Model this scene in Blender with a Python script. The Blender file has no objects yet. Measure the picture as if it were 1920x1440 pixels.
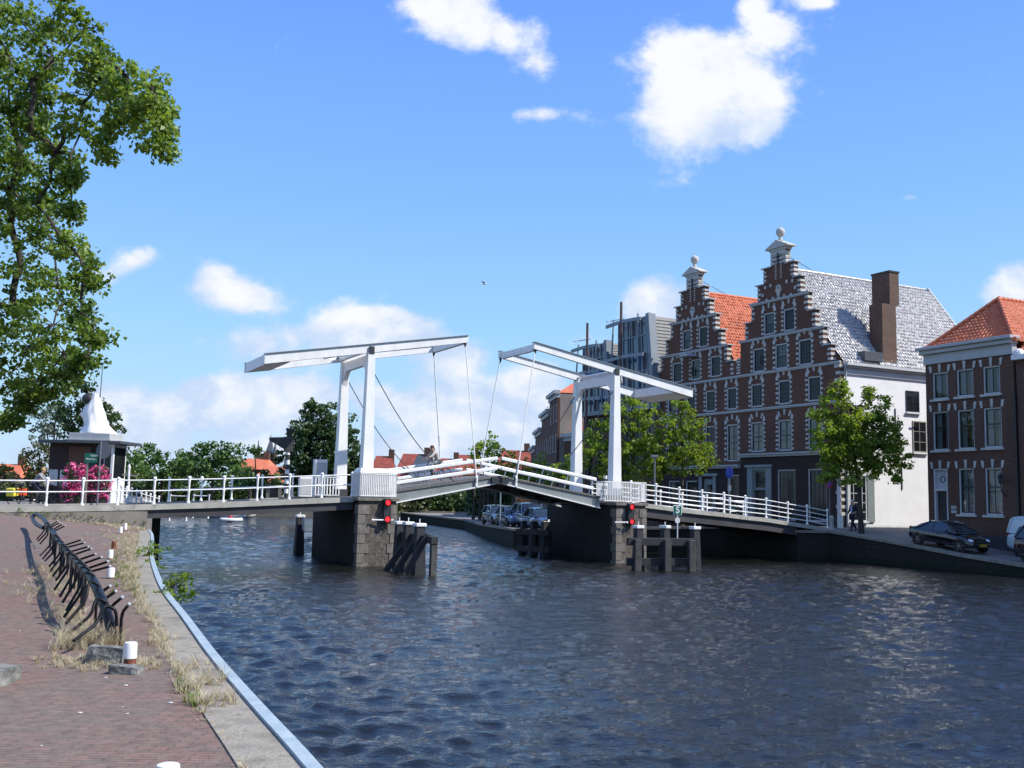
import bpy, math, random
import numpy as np
from mathutils import Vector, Matrix, noise as mn
random.seed(7); rng = np.random.default_rng(7)
S = bpy.context.scene
COL = S.collection
R = math.radians
# ---------------------------------------------------------------- camera
F = 1900.0; EYE = 3.15; PITCH = math.atan(210/1900); ROLL = 0.022
cp, sp = math.cos(PITCH), math.sin(PITCH); cr, sr = math.cos(ROLL), math.sin(ROLL)
f_ = Vector((0, cp, sp)); u0 = Vector((0, -sp, cp)); r0 = Vector((1, 0, 0))
r_ = cr*r0 + sr*u0; u_ = -sr*r0 + cr*u0
cam = bpy.data.cameras.new('camera'); cam.lens = 36*F/1920; cam.sensor_width = 36
cam.clip_end = 6000; cam.clip_start = 0.1
camo = bpy.data.objects.new('camera', cam); COL.objects.link(camo)
m = Matrix((r_, u_, -f_)).transposed().to_4x4(); m.translation = Vector((0, 0, EYE))
camo.matrix_world = m; S.camera = camo
def ray(x, y): return f_ + r_*((x-960)/F) + u_*((720-y)/F)
def at(x, y, Y):
    "world point at depth Y metres on the line of sight through a pixel of the photograph"
    d = ray(x, y); t = Y/d.y; return Vector((d.x*t, Y, EYE+d.z*t))
# bridge frame: k along the bridge, o across it (away from the viewer)
TH = R(26.8); CT, ST = math.cos(TH), math.sin(TH)
NL = (-6.42, 45.4)
def W2(k, o): return (NL[0]+CT*k-ST*o, NL[1]+ST*k+CT*o)
def W3(k, o, z): a = W2(k, o); return Vector((a[0], a[1], z))
def ko(p):
    dx, dy = p[0]-NL[0], p[1]-NL[1]; return (dx*CT+dy*ST, -dx*ST+dy*CT)
# ---------------------------------------------------------------- materials
def nt(name):
    m = bpy.data.materials.new(name); m.use_nodes = True
    t = m.node_tree; b = t.nodes['Principled BSDF']; return m, t, b
def N(t, typ, **kw):
    n = t.nodes.new(typ)
    for k, v in kw.items():
        if k == 'i':
            for a, c in v.items(): n.inputs[a].default_value = c
        else: setattr(n, k, v)
    return n
def L(t, a, b): t.links.new(a, b)
def rgba(c): return (c[0], c[1], c[2], 1)
def mat(name, col, rough=.6, metal=0, var=.12, scale=2.0, bump=0, bscale=25, spec=.5, col2=None, sat=1, coat=0, detail=5, stretch=None):
    m, t, b = nt(name)
    tc = N(t, 'ShaderNodeTexCoord'); src = tc.outputs['Object']
    if stretch:
        mp = N(t, 'ShaderNodeMapping'); mp.inputs['Scale'].default_value = stretch; L(t, src, mp.inputs[0]); src = mp.outputs[0]
    nz = N(t, 'ShaderNodeTexNoise', i={'Scale': scale, 'Detail': detail, 'Roughness': .6}); L(t, src, nz.inputs['Vector'])
    rmp = N(t, 'ShaderNodeMapRange', i={'From Min': .3, 'From Max': .7}); L(t, nz.outputs['Fac'], rmp.inputs['Value'])
    mx = N(t, 'ShaderNodeMix', data_type='RGBA')
    c2 = col2 or tuple(c*(1+var) for c in col); c1 = tuple(c*(1-var) for c in col) if not col2 else col
    mx.inputs['A'].default_value = rgba(c1); mx.inputs['B'].default_value = rgba(c2)
    L(t, rmp.outputs[0], mx.inputs['Factor']); L(t, mx.outputs['Result'], b.inputs['Base Color'])
    b.inputs['Roughness'].default_value = rough; b.inputs['Metallic'].default_value = metal
    b.inputs['Specular IOR Level'].default_value = spec; b.inputs['Coat Weight'].default_value = coat
    if bump:
        n2 = N(t, 'ShaderNodeTexNoise', i={'Scale': bscale, 'Detail': 4}); L(t, src, n2.inputs['Vector'])
        bp = N(t, 'ShaderNodeBump', i={'Strength': bump, 'Distance': .02}); L(t, n2.outputs['Fac'], bp.inputs['Height'])
        L(t, bp.outputs[0], b.inputs['Normal'])
    return m
def brick(name, c1, c2, mortar, bw=.22, bh=.065, rough=.85, plane='XZ', msize=.012, blot=.3, blotcol=None, blots=.5, bump=.4, off=.5):
    m, t, b = nt(name)
    tc = N(t, 'ShaderNodeTexCoord'); sx = N(t, 'ShaderNodeSeparateXYZ'); L(t, tc.outputs['Object'], sx.inputs[0])
    cb = N(t, 'ShaderNodeCombineXYZ')
    if plane == 'XZ':
        ad = N(t, 'ShaderNodeMath', operation='ADD'); L(t, sx.outputs[0], ad.inputs[0]); L(t, sx.outputs[1], ad.inputs[1])
        L(t, ad.outputs[0], cb.inputs[0]); L(t, sx.outputs[2], cb.inputs[1])
    else:
        L(t, sx.outputs[0], cb.inputs[0]); L(t, sx.outputs[1], cb.inputs[1])
    br = N(t, 'ShaderNodeTexBrick', i={'Color1': rgba(c1), 'Color2': rgba(c2), 'Mortar': rgba(mortar), 'Scale': 1.0, 'Mortar Size': msize, 'Brick Width': bw, 'Row Height': bh, 'Bias': 0.0, 'Mortar Smooth': .3})
    br.offset = off
    L(t, cb.outputs[0], br.inputs['Vector'])
    nz = N(t, 'ShaderNodeTexNoise', i={'Scale': blots, 'Detail': 6, 'Roughness': .65}); L(t, tc.outputs['Object'], nz.inputs['Vector'])
    mr = N(t, 'ShaderNodeMapRange', i={'From Min': .38, 'From Max': .66, 'To Min': 0, 'To Max': blot}); L(t, nz.outputs['Fac'], mr.inputs['Value'])
    mx = N(t, 'ShaderNodeMix', data_type='RGBA'); mx.inputs['B'].default_value = rgba(blotcol or tuple(x*.45 for x in c1))
    L(t, mr.outputs[0], mx.inputs['Factor']); L(t, br.outputs['Color'], mx.inputs['A'])
    n3 = N(t, 'ShaderNodeTexNoise', i={'Scale': 9.0, 'Detail': 4}); L(t, tc.outputs['Object'], n3.inputs['Vector'])
    m3 = N(t, 'ShaderNodeMapRange', i={'From Min': .3, 'From Max': .7, 'To Min': .78, 'To Max': 1.2}); L(t, n3.outputs['Fac'], m3.inputs['Value'])
    mu = N(t, 'ShaderNodeMix', data_type='RGBA', blend_type='MULTIPLY'); mu.inputs['Factor'].default_value = 1
    L(t, mx.outputs['Result'], mu.inputs['A']); L(t, m3.outputs[0], mu.inputs['B'])
    L(t, mu.outputs['Result'], b.inputs['Base Color']); b.inputs['Roughness'].default_value = rough
    b.inputs['Specular IOR Level'].default_value = .3
    bp = N(t, 'ShaderNodeBump', i={'Strength': bump, 'Distance': .01}); bp.invert = True
    L(t, br.outputs['Fac'], bp.inputs['Height']); L(t, bp.outputs[0], b.inputs['Normal'])
    return m
def leafmat(name, c1, c2, trans=.35, scale=.6):
    m = bpy.data.materials.new(name); m.use_nodes = True; t = m.node_tree; t.nodes.clear()
    out = N(t, 'ShaderNodeOutputMaterial')
    tc = N(t, 'ShaderNodeTexCoord'); nz = N(t, 'ShaderNodeTexNoise', i={'Scale': scale, 'Detail': 3}); L(t, tc.outputs['Object'], nz.inputs['Vector'])
    gi = N(t, 'ShaderNodeTexWhiteNoise'); geo = N(t, 'ShaderNodeNewGeometry'); L(t, geo.outputs['Random Per Island'], gi.inputs['Vector'])
    md = N(t, 'ShaderNodeMath', operation='MULTIPLY_ADD'); L(t, geo.outputs['Random Per Island'], md.inputs[0]); md.inputs[1].default_value = .7
    mr = N(t, 'ShaderNodeMapRange', i={'From Min': .35, 'From Max': .65, 'To Min': -.2, 'To Max': .5}); L(t, nz.outputs['Fac'], mr.inputs['Value']); L(t, mr.outputs[0], md.inputs[2])
    mx = N(t, 'ShaderNodeMix', data_type='RGBA', clamp_factor=True); L(t, md.outputs[0], mx.inputs['Factor'])
    mx.inputs['A'].default_value = rgba(c1); mx.inputs['B'].default_value = rgba(c2)
    b = N(t, 'ShaderNodeBsdfPrincipled', i={'Roughness': .45, 'Specular IOR Level': .35}); L(t, mx.outputs['Result'], b.inputs['Base Color'])
    tr = N(t, 'ShaderNodeBsdfTranslucent'); hs = N(t, 'ShaderNodeHueSaturation', i={'Hue': .48, 'Saturation': 1.15, 'Value': 1.3}); L(t, mx.outputs['Result'], hs.inputs['Color']); L(t, hs.outputs[0], tr.inputs[0])
    ms = N(t, 'ShaderNodeMixShader'); ms.inputs[0].default_value = trans; L(t, b.outputs[0], ms.inputs[1]); L(t, tr.outputs[0], ms.inputs[2]); L(t, ms.outputs[0], out.inputs[0])
    return m
def glassmat(name, tint=(.02, .025, .03), mixv=None):
    "window glass one can see through a little: fresnel reflection over a clear pane"
    m = bpy.data.materials.new(name); m.use_nodes = True; t = m.node_tree; t.nodes.clear()
    out = N(t, 'ShaderNodeOutputMaterial'); fr = N(t, 'ShaderNodeFresnel', i={'IOR': 1.6})
    a = N(t, 'ShaderNodeBsdfTransparent', i={'Color': (.7, .75, .78, 1)}); g = N(t, 'ShaderNodeBsdfGlossy', i={'Roughness': .02, 'Color': (.9, .9, .9, 1)})
    ad = N(t, 'ShaderNodeMath', operation='ADD', use_clamp=True); L(t, fr.outputs[0], ad.inputs[0]); ad.inputs[1].default_value = .01
    ms = N(t, 'ShaderNodeMixShader'); L(t, ad.outputs[0], ms.inputs[0]); L(t, a.outputs[0], ms.inputs[1]); L(t, g.outputs[0], ms.inputs[2]); L(t, ms.outputs[0], out.inputs[0])
    return m
def emis(name, col, st):
    m, t, b = nt(name); b.inputs['Base Color'].default_value = rgba(col); b.inputs['Emission Color'].default_value = rgba(col); b.inputs['Emission Strength'].default_value = st
    return m
MT = {}
MT['white'] = mat('white_paint', (.70, .70, .685), .42, col2=(.83, .83, .82), scale=2.2, bump=.08, bscale=8, stretch=(1, 1, .35), detail=8)
def grime(m, col, thr, scale, stretch, amt=.8, zband=None):
    "stains of their own shape over a material's base colour"
    t = m.node_tree; b = t.nodes['Principled BSDF']; src = b.inputs['Base Color'].links[0].from_socket
    tc = N(t, 'ShaderNodeTexCoord'); mp = N(t, 'ShaderNodeMapping'); mp.inputs['Scale'].default_value = stretch; L(t, tc.outputs['Object'], mp.inputs[0])
    n = N(t, 'ShaderNodeTexNoise', i={'Scale': scale, 'Detail': 6, 'Roughness': .7}); L(t, mp.outputs[0], n.inputs['Vector'])
    r = N(t, 'ShaderNodeMapRange', i={'From Min': thr, 'From Max': thr+.12, 'To Max': amt}); f = n.outputs['Fac']
    if zband is not None:
        sx = N(t, 'ShaderNodeSeparateXYZ'); L(t, tc.outputs['Object'], sx.inputs[0]); zr_ = N(t, 'ShaderNodeMapRange', i={'From Min': zband[1], 'From Max': zband[0], 'To Max': .35}); L(t, sx.outputs[2], zr_.inputs['Value'])
        ad = N(t, 'ShaderNodeMath', operation='ADD'); L(t, f, ad.inputs[0]); L(t, zr_.outputs[0], ad.inputs[1]); f = ad.outputs[0]
    L(t, f, r.inputs['Value']); mx = N(t, 'ShaderNodeMix', data_type='RGBA'); mx.inputs['B'].default_value = rgba(col); L(t, r.outputs[0], mx.inputs['Factor']); L(t, src, mx.inputs['A']); L(t, mx.outputs['Result'], b.inputs['Base Color'])
grime(MT['white'], (.40, .33, .25), .66, 5, (2.5, 2.5, .35), .6)
MT['white2'] = mat('white_paint_worn', (.76, .76, .74), .5, var=.09, scale=4)
MT['rail'] = mat('rail_paint', (.82, .82, .80), .35, var=.05, scale=5)
MT['dark'] = mat('dark_metal', (.022, .024, .028), .45, var=.3, scale=5)
MT['rackblack'] = mat('black_paint_steel', (.006, .006, .008), .42, var=.3, scale=8, spec=.2)
MT['rust'] = mat('rusty_iron', (.16, .05, .025), .85, var=.5, scale=14, bump=.4)
MT['girder'] = mat('grey_girder_paint', (.20, .22, .22), .5, var=.15, scale=1.2)
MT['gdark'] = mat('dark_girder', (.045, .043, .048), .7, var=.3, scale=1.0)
MT['edge'] = mat('deck_edge_concrete', (.36, .35, .31), .85, var=.2, scale=1.2, bump=.3)
MT['deck'] = mat('deck_asphalt', (.13, .125, .115), .9, var=.2, scale=3)
MT['timber'] = mat('tarred_timber', (.022, .023, .027), .7, var=.45, scale=3, bump=.5, stretch=(6, 6, .6))
MT['timberlight'] = mat('weathered_timber', (.06, .058, .055), .85, var=.4, scale=3, bump=.5)
MT['stone'] = mat('rubble_stone', (.035, .030, .026), .92, col2=(.17, .145, .12), scale=9, bump=1.0, bscale=22)
MT['mossstone'] = mat('mossy_dark_stone', (.020, .018, .013), .95, col2=(.115, .10, .075), scale=8, bump=1.0, bscale=20)
MT['ashlar'] = mat('grey_ashlar', (.165, .15, .13), .9, var=.35, scale=5, bump=.8, bscale=25)
MT['ltstone'] = mat('pale_dressed_stone', (.50, .49, .45), .8, var=.15, scale=3)
MT['brickg'] = brick('gable_brick', (.185, .066, .036), (.12, .048, .030), (.14, .10, .075), .22, .065, blot=.6, blotcol=(.09, .048, .036), blots=.35)
MT['brickb'] = brick('brown_brick', (.15, .066, .044), (.11, .052, .036), (.12, .085, .065), .22, .065, blot=.5, blotcol=(.08, .048, .038), blots=.4)
MT['brickp'] = brick('plinth_brick', (.055, .036, .034), (.045, .03, .028), (.03, .022, .022), .22, .065, blot=.3)
MT['render'] = mat('white_render', (.80, .80, .80), .85, var=.05, scale=.8, bump=.15, bscale=12)
MT['tan'] = mat('tan_render', (.26, .235, .20), .9, var=.2, scale=.5)
MT['frame'] = mat('window_frame_paint', (.52, .53, .54), .5, var=.06)
MT['sash'] = mat('dark_green_sash', (.018, .024, .03), .4, var=.2)
MT['gframe'] = mat('pale_grey_green_paint', (.22, .25, .25), .5, var=.08)
MT['cornice'] = mat('grey_cornice_paint', (.42, .43, .43), .6, var=.08)
MT['winglass'] = mat('dark_window_glass', (.012, .015, .018), .06, var=.6, scale=1.1, spec=.3)
MT['clear'] = glassmat('clear_glass')
MT['lace'] = mat('lace_curtain', (.46, .48, .50), .9, var=.35, scale=9)
MT['curtain'] = mat('pale_curtain', (.44, .46, .48), .9, var=.25, scale=5, stretch=(6, 1, .4))
MT['interior'] = mat('dark_interior', (.02, .018, .018), .95, var=.3)
MT['redtile'] = mat('red_clay_tile', (.50, .12, .05), .62, var=.3, scale=2.2, col2=(.62, .19, .09))
MT['redtiledark'] = mat('old_red_tile', (.25, .055, .035), .7, var=.3, scale=1.5)
MT['greytile'] = mat('glazed_black_tile', (.37, .36, .355), .25, var=.6, scale=5, spec=1.0)
MT['slate'] = mat('slate', (.06, .07, .085), .5, var=.2)
MT['chimney'] = brick('chimney_brick', (.15, .075, .05), (.10, .055, .04), (.14, .12, .10), .22, .065, blot=.3, blots=1.5)
MT['zinc'] = mat('zinc', (.16, .175, .20), .5, metal=.2, var=.1)
MT['bluegrey'] = mat('blue_grey_metal', (.20, .24, .28), .45, var=.08)
MT['brownpole'] = mat('brown_steel', (.10, .045, .035), .5, var=.2)
MT['asphalt'] = mat('asphalt_road', (.20, .18, .16), .92, var=.2, scale=1.3, bump=.3, bscale=40)
MT['darkpaint'] = mat('dark_grey_paint', (.03, .028, .03), .55, var=.2)
MT['chrome'] = mat('bright_metal', (.7, .7, .72), .18, metal=1, var=.05)
MT['rubber'] = mat('tyre_rubber', (.015, .015, .016), .85, var=.2)
MT['alloy'] = mat('alloy_rim', (.35, .36, .38), .3, metal=.9, var=.1)
MT['carblack'] = mat('car_paint_black', (.006, .008, .012), .12, var=.1, coat=1, spec=.6)
MT['carmaroon'] = mat('car_paint_maroon', (.035, .010, .016), .15, var=.1, coat=1)
MT['carblue'] = mat('car_paint_blue', (.035, .07, .16), .15, var=.1, coat=1)
MT['carsilver'] = mat('car_paint_silver', (.25, .29, .36), .22, metal=.5, var=.05, coat=1)
MT['vanpaint'] = mat('van_paint_pale', (.50, .58, .60), .25, var=.04, coat=.6)
MT['carglass'] = mat('car_glass', (.02, .03, .035), .03, var=.2, spec=1)
MT['lamp'] = mat('head_lamp_glass', (.75, .78, .85), .05, var=.05, spec=1, metal=.5)
MT['taillamp'] = mat('tail_lamp', (.3, .01, .01), .2)
MT['plate'] = mat('yellow_plate', (.55, .33, .03), .5)
MT['red'] = emis('red_signal_light', (1, .02, .03), 1.3)
MT['skin'] = mat('skin', (.50, .30, .22), .6, var=.05)
MT['hairb'] = mat('brown_hair', (.09, .035, .02), .7); MT['hairw'] = mat('white_hair', (.6, .58, .52), .7); MT['hairl'] = mat('blond_hair', (.45, .30, .14), .7)
MT['navy'] = mat('navy_cloth', (.010, .012, .035), .85); MT['shirtw'] = mat('pale_blue_shirt', (.45, .5, .65), .85)
MT['tanc'] = mat('beige_cloth', (.48, .44, .38), .85); MT['grayc'] = mat('grey_cloth', (.25, .27, .29), .85)
MT['orange'] = mat('orange_fabric', (.75, .12, .03), .8); MT['redc'] = mat('red_fabric', (.6, .02, .05), .8); MT['yellow'] = mat('yellow_paint', (.7, .6, .05), .5)
MT['bluesign'] = mat('blue_sign', (.02, .05, .35), .4); MT['redsign'] = mat('red_sign', (.5, .02, .04), .4); MT['greensign'] = mat('green_sign', (.005, .13, .075), .4)
MT['signback'] = mat('grey_sign_back', (.12, .13, .15), .5)
MT['bark'] = mat('bark', (.055, .045, .035), .95, var=.4, scale=6, bump=.8, stretch=(3, 3, .5))
MT['barkgrey'] = mat('grey_bark', (.10, .09, .075), .95, var=.4, scale=6)
MT['leafnear'] = leafmat('lime_tree_leaf', (.06, .12, .02), (.23, .34, .07), .48, .5)
MT['leafmid'] = leafmat('linden_leaf', (.075, .14, .02), (.30, .42, .07), .5, .7)
MT['leafdark'] = leafmat('dark_leaf', (.03, .065, .022), (.085, .14, .045), .25, .2)
MT['leafgreen'] = leafmat('green_leaf', (.045, .105, .025), (.14, .23, .055), .25, .2)
MT['leafpale'] = leafmat('pale_leaf', (.12, .17, .12), (.24, .30, .22), .3, .4)
MT['leafolive'] = leafmat('olive_leaf', (.05, .065, .02), (.12, .13, .05), .25, .5)
MT['pink'] = leafmat('pink_petal', (.60, .03, .20), (.86, .25, .42), .2, 3)
MT['drygrass'] = leafmat('dry_grass_blade', (.40, .33, .19), (.62, .56, .40), .25, 2)
MT['greengrass'] = leafmat('green_weed', (.10, .15, .03), (.22, .28, .06), .3, 2)
MT['bluesteel'] = mat('pale_blue_steel_edge', (.27, .345, .39), .5, col2=(.40, .47, .50), scale=5, bump=.3, bscale=12)
MT['coping'] = mat('coping_concrete', (.27, .245, .20), .92, var=.4, scale=3, bump=.7, bscale=30)
MT['blockstone'] = mat('grey_bluestone', (.17, .17, .155), .9, var=.55, scale=9, bump=1.0, bscale=18)
grime(MT['girder'], (.14, .09, .06), .62, 4, (1, 1, .4), .7); grime(MT['edge'], (.16, .14, .11), .56, 2.5, (1, 1, 1), .7); grime(MT['coping'], (.13, .12, .09), .55, 3, (1, 1, 1), .8); grime(MT['bluesteel'], (.16, .13, .10), .62, 7, (1, 1, 1), .6)
grime(MT['render'], (.55, .53, .50), .58, .6, (1, 1, .5), .5); grime(MT['redtile'], (.22, .09, .055), .57, 1.2, (1, 1, 1), .75); grime(MT['asphalt'], (.30, .28, .24), .55, .5, (1, 1, 1), .7)
# ---------------------------------------------------------------- mesh builder
class MB:
    def __init__(s): s.v = []; s.f = []; s.mi = []; s.cur = 0
    def add(s, vs, fs):
        n = len(s.v); s.v += [tuple(v) for v in vs]; s.f += [tuple(i+n for i in f) for f in fs]; s.mi += [s.cur]*len(fs); return s
    def box(s, x0, x1, y0, y1, z0, z1):
        return s.add([(x0,y0,z0),(x1,y0,z0),(x1,y1,z0),(x0,y1,z0),(x0,y0,z1),(x1,y0,z1),(x1,y1,z1),(x0,y1,z1)],
                     [(0,3,2,1),(4,5,6,7),(0,1,5,4),(1,2,6,5),(2,3,7,6),(3,0,4,7)])
    def hexa(s, p): return s.add(p, [(0,3,2,1),(4,5,6,7),(0,1,5,4),(1,2,6,5),(2,3,7,6),(3,0,4,7)])
    def quad(s, a, b, c, d): return s.add([a,b,c,d], [(0,1,2,3)])
    def beam(s, p, q, w, h, w2=None, h2=None):
        "rectangular bar from p to q, w across, h up"
        p = Vector(p); q = Vector(q); d = (q-p).normalized(); up = Vector((0,0,1)) if abs(d.z) < .95 else Vector((0,1,0))
        sd = d.cross(up).normalized(); up = sd.cross(d); vs = []
        for c, ww, hh in ((p, w, h), (q, w2 or w, h2 or h)):
            for a, b in ((-1,-1),(1,-1),(1,1),(-1,1)): vs.append(c+sd*(a*ww/2)+up*(b*hh/2))
        return s.add(vs, [(0,1,2,3),(7,6,5,4),(0,4,5,1),(1,5,6,2),(2,6,7,3),(3,7,4,0)])
    def tube(s, pts, r, n=8, cap=True):
        pts = [Vector(p) for p in pts]; rs = r if isinstance(r, (list, tuple)) else [r]*len(pts)
        vs = []; fs = []; prev = None
        for i, p in enumerate(pts):
            d = (pts[min(i+1, len(pts)-1)]-pts[max(i-1, 0)])
            d = d.normalized() if d.length > 1e-9 else Vector((0,0,1))
            if prev is None:
                a = Vector((0,0,1)) if abs(d.z) < .9 else Vector((1,0,0)); sd = d.cross(a).normalized()
            else:
                sd = (prev-d*prev.dot(d)); sd = sd.normalized() if sd.length > 1e-6 else prev
            prev = sd; up = sd.cross(d)
            for j in range(n):
                t = 2*math.pi*j/n; vs.append(p+(sd*math.cos(t)+up*math.sin(t))*rs[i])
        for i in range(len(pts)-1):
            for j in range(n): a = i*n+j; b = i*n+(j+1) % n; fs.append((a, b, b+n, a+n))
        if cap: fs.append(tuple(range(n-1, -1, -1))); fs.append(tuple(range(len(vs)-n, len(vs))))
        return s.add(vs, fs)
    def lathe(s, prof, c=(0,0,0), n=12):
        vs = []; fs = []
        for r, z in prof:
            for j in range(n): t = 2*math.pi*j/n; vs.append((c[0]+r*math.cos(t), c[1]+r*math.sin(t), c[2]+z))
        for i in range(len(prof)-1):
            for j in range(n): a = i*n+j; b = i*n+(j+1) % n; fs.append((a, b, b+n, a+n))
        fs.append(tuple(range(n-1, -1, -1))); fs.append(tuple(range(len(vs)-n, len(vs))))
        return s.add(vs, fs)
    def prism(s, poly, y0, y1, axis='y'):
        "polygon in xz extruded along y (or in xy extruded along z)"
        n = len(poly)
        if axis == 'y': vs = [(a, y0, b) for a, b in poly]+[(a, y1, b) for a, b in poly]
        elif axis == 'z': vs = [(a, b, y0) for a, b in poly]+[(a, b, y1) for a, b in poly]
        else: vs = [(y0, a, b) for a, b in poly]+[(y1, a, b) for a, b in poly]
        fs = [tuple(range(n)), tuple(range(2*n-1, n-1, -1))]+[(i, i+n, (i+1) % n+n, (i+1) % n) for i in range(n)]
        return s.add(vs, fs)
    def sphere(s, c, r, n=10, m=7, sc=(1,1,1)):
        vs = []; fs = []
        for i in range(m+1):
            a = math.pi*i/m
            for j in range(n): t = 2*math.pi*j/n; vs.append((c[0]+r*sc[0]*math.sin(a)*math.cos(t), c[1]+r*sc[1]*math.sin(a)*math.sin(t), c[2]+r*sc[2]*math.cos(a)))
        for i in range(m):
            for j in range(n): fs.append((i*n+j, (i+1)*n+j, (i+1)*n+(j+1) % n, i*n+(j+1) % n))
        return s.add(vs, fs)
    def torus(s, c, R0, r, n=20, m=6, axis='y'):
        pts = []
        for i in range(n+1):
            t = 2*math.pi*i/n; a, b = R0*math.cos(t), R0*math.sin(t)
            pts.append((c[0]+a, c[1], c[2]+b) if axis == 'y' else (c[0]+a, c[1]+b, c[2]))
        return s.tube(pts, r, m, cap=False)
    def build(s, name, mats, parent=None, smooth=False, bevel=0):
        me = bpy.data.meshes.new(name); me.from_pydata(s.v, [], s.f)
        if not isinstance(mats, (list, tuple)): mats = [mats]
        for x in mats: me.materials.append(MT[x] if isinstance(x, str) else x)
        if len(mats) > 1: me.polygons.foreach_set('material_index', s.mi)
        if smooth: me.shade_smooth() if smooth is True else me.set_sharp_from_angle(angle=R(smooth))
        me.validate(); me.update()
        o = bpy.data.objects.new(name, me); COL.objects.link(o)
        if parent: o.parent = parent
        if bevel:
            md = o.modifiers.new('bevel', 'BEVEL'); md.width = bevel; md.segments = 2; md.limit_method = 'ANGLE'
        return o
def npmesh(name, co, faces, m, parent=None, smooth=False):
    "fast mesh from numpy arrays; faces (n,k)"
    me = bpy.data.meshes.new(name); k = faces.shape[1]
    me.vertices.add(len(co)); me.vertices.foreach_set('co', co.astype(np.float32).ravel())
    me.loops.add(faces.size); me.loops.foreach_set('vertex_index', faces.astype(np.int32).ravel())
    me.polygons.add(len(faces)); me.polygons.foreach_set('loop_start', np.arange(0, faces.size, k, dtype=np.int32)); me.polygons.foreach_set('loop_total', np.full(len(faces), k, dtype=np.int32))
    if smooth: me.polygons.foreach_set('use_smooth', np.ones(len(faces), dtype=bool))
    me.materials.append(MT[m] if isinstance(m, str) else m); me.update(calc_edges=True); me.validate()
    o = bpy.data.objects.new(name, me); COL.objects.link(o)
    if parent: o.parent = parent
    return o
def tag(o, label=None, cat=None, group=None, kind=None):
    if label: o['label'] = label
    if cat: o['category'] = cat
    if group: o['group'] = group
    if kind: o['kind'] = kind
    return o
def root(name, loc, rz, label, cat, group=None):
    o = bpy.data.objects.new(name, None); COL.objects.link(o); o.location = loc; o.rotation_euler = (0, 0, rz); o.empty_display_size = .3
    return tag(o, label, cat, group)
def kroot(name, k, o, z, label, cat, group=None): return root(name, W3(k, o, z), TH, label, cat, group)
def hroot(name, k, o, z, label, cat, group=None): return root(name, W3(k, o, z), TH-math.pi/2, label, cat, group)
def dup(o, parent=None, loc=None, rz=None, label=None, **kw):
    c = o.copy(); COL.objects.link(c)
    if parent: c.parent = parent
    if loc is not None: c.location = loc
    if rz is not None: c.rotation_euler = (0, 0, rz)
    if label: c['label'] = label
    for ch in [x for x in o.children]: dup(ch, c)
    return c
def text(s, size, m, parent, loc, rot, name='lettering', depth=.004, align='CENTER', bold=0):
    cu = bpy.data.curves.new(name, 'FONT'); cu.body = s; cu.size = size; cu.align_x = align; cu.align_y = 'CENTER'; cu.extrude = depth; cu.offset = bold
    o = bpy.data.objects.new(name, cu); COL.objects.link(o)
    dg = bpy.context.evaluated_depsgraph_get(); me = bpy.data.meshes.new_from_object(o.evaluated_get(dg)); me.name = name
    bpy.data.objects.remove(o); me.materials.clear(); me.materials.append(MT[m])
    q = bpy.data.objects.new(name, me); COL.objects.link(q); q.parent = parent; q.location = loc; q.rotation_euler = rot
    return q
# ---------------------------------------------------------------- world, sun, sky with clouds
SUN_EL, SUN_AZ = R(46), R(-14)          # azimuth from +x towards +y
sd = Vector((math.cos(SUN_EL)*math.cos(SUN_AZ), math.cos(SUN_EL)*math.sin(SUN_AZ), math.sin(SUN_EL)))
sun = bpy.data.lights.new('sun', 'SUN'); sun.energy = 4.6; sun.angle = R(.5); sun.color = (1, .955, .88)
so = bpy.data.objects.new('sun', sun); COL.objects.link(so); so.rotation_euler = sd.to_track_quat('Z', 'Y').to_euler()
w = bpy.data.worlds.new('World'); S.world = w; w.cycles.sampling_method = 'MANUAL'; w.cycles.sample_map_resolution = 256; w.use_nodes = True; t = w.node_tree; t.nodes.clear()
out = N(t, 'ShaderNodeOutputWorld'); bg = N(t, 'ShaderNodeBackground'); L(t, bg.outputs[0], out.inputs[0])
sky = N(t, 'ShaderNodeTexSky'); sky.sky_type = 'NISHITA'; sky.sun_disc = False; sky.sun_elevation = SUN_EL; sky.sun_rotation = math.pi/2-SUN_AZ
sky.air_density = 1.35; sky.dust_density = .35; sky.ozone_density = 2.2; sky.altitude = 0
bg.inputs[1].default_value = .12
tc = N(t, 'ShaderNodeTexCoord'); sx = N(t, 'ShaderNodeSeparateXYZ'); L(t, tc.outputs['Generated'], sx.inputs[0])
gr_ = N(t, 'ShaderNodeValToRGB'); L(t, sx.outputs[2], gr_.inputs[0]); el = gr_.color_ramp.elements
el[0].position = 0; el[0].color = (.46, .70, .98, 1); el[1].position = 1; el[1].color = (.08, .20, .68, 1)
for ps, c_ in ((.14, (.33, .64, 1.0)), (.28, (.215, .50, 1.0)), (.44, (.15, .37, 1.02))): e_ = el.new(ps); e_.color = (*c_, 1)
gm = N(t, 'ShaderNodeMix', data_type='RGBA', blend_type='MULTIPLY'); gm.inputs['Factor'].default_value = 1; gm.inputs['B'].default_value = (.80/.12, .80/.12, .80/.12, 1); L(t, gr_.outputs[0], gm.inputs['A'])
hs = N(t, 'ShaderNodeMix', data_type='RGBA'); hs.inputs['Factor'].default_value = .82; L(t, sky.outputs[0], hs.inputs['A']); L(t, gm.outputs['Result'], hs.inputs['B'])
def MM(op, a, b=None, c=None, clamp=False):
    n = N(t, 'ShaderNodeMath', operation=op); n.use_clamp = clamp
    for i, x in enumerate((a, b, c)):
        if x is None: continue
        if isinstance(x, (int, float)): n.inputs[i].default_value = x
        else: L(t, x, n.inputs[i])
    return n.outputs[0]
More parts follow.
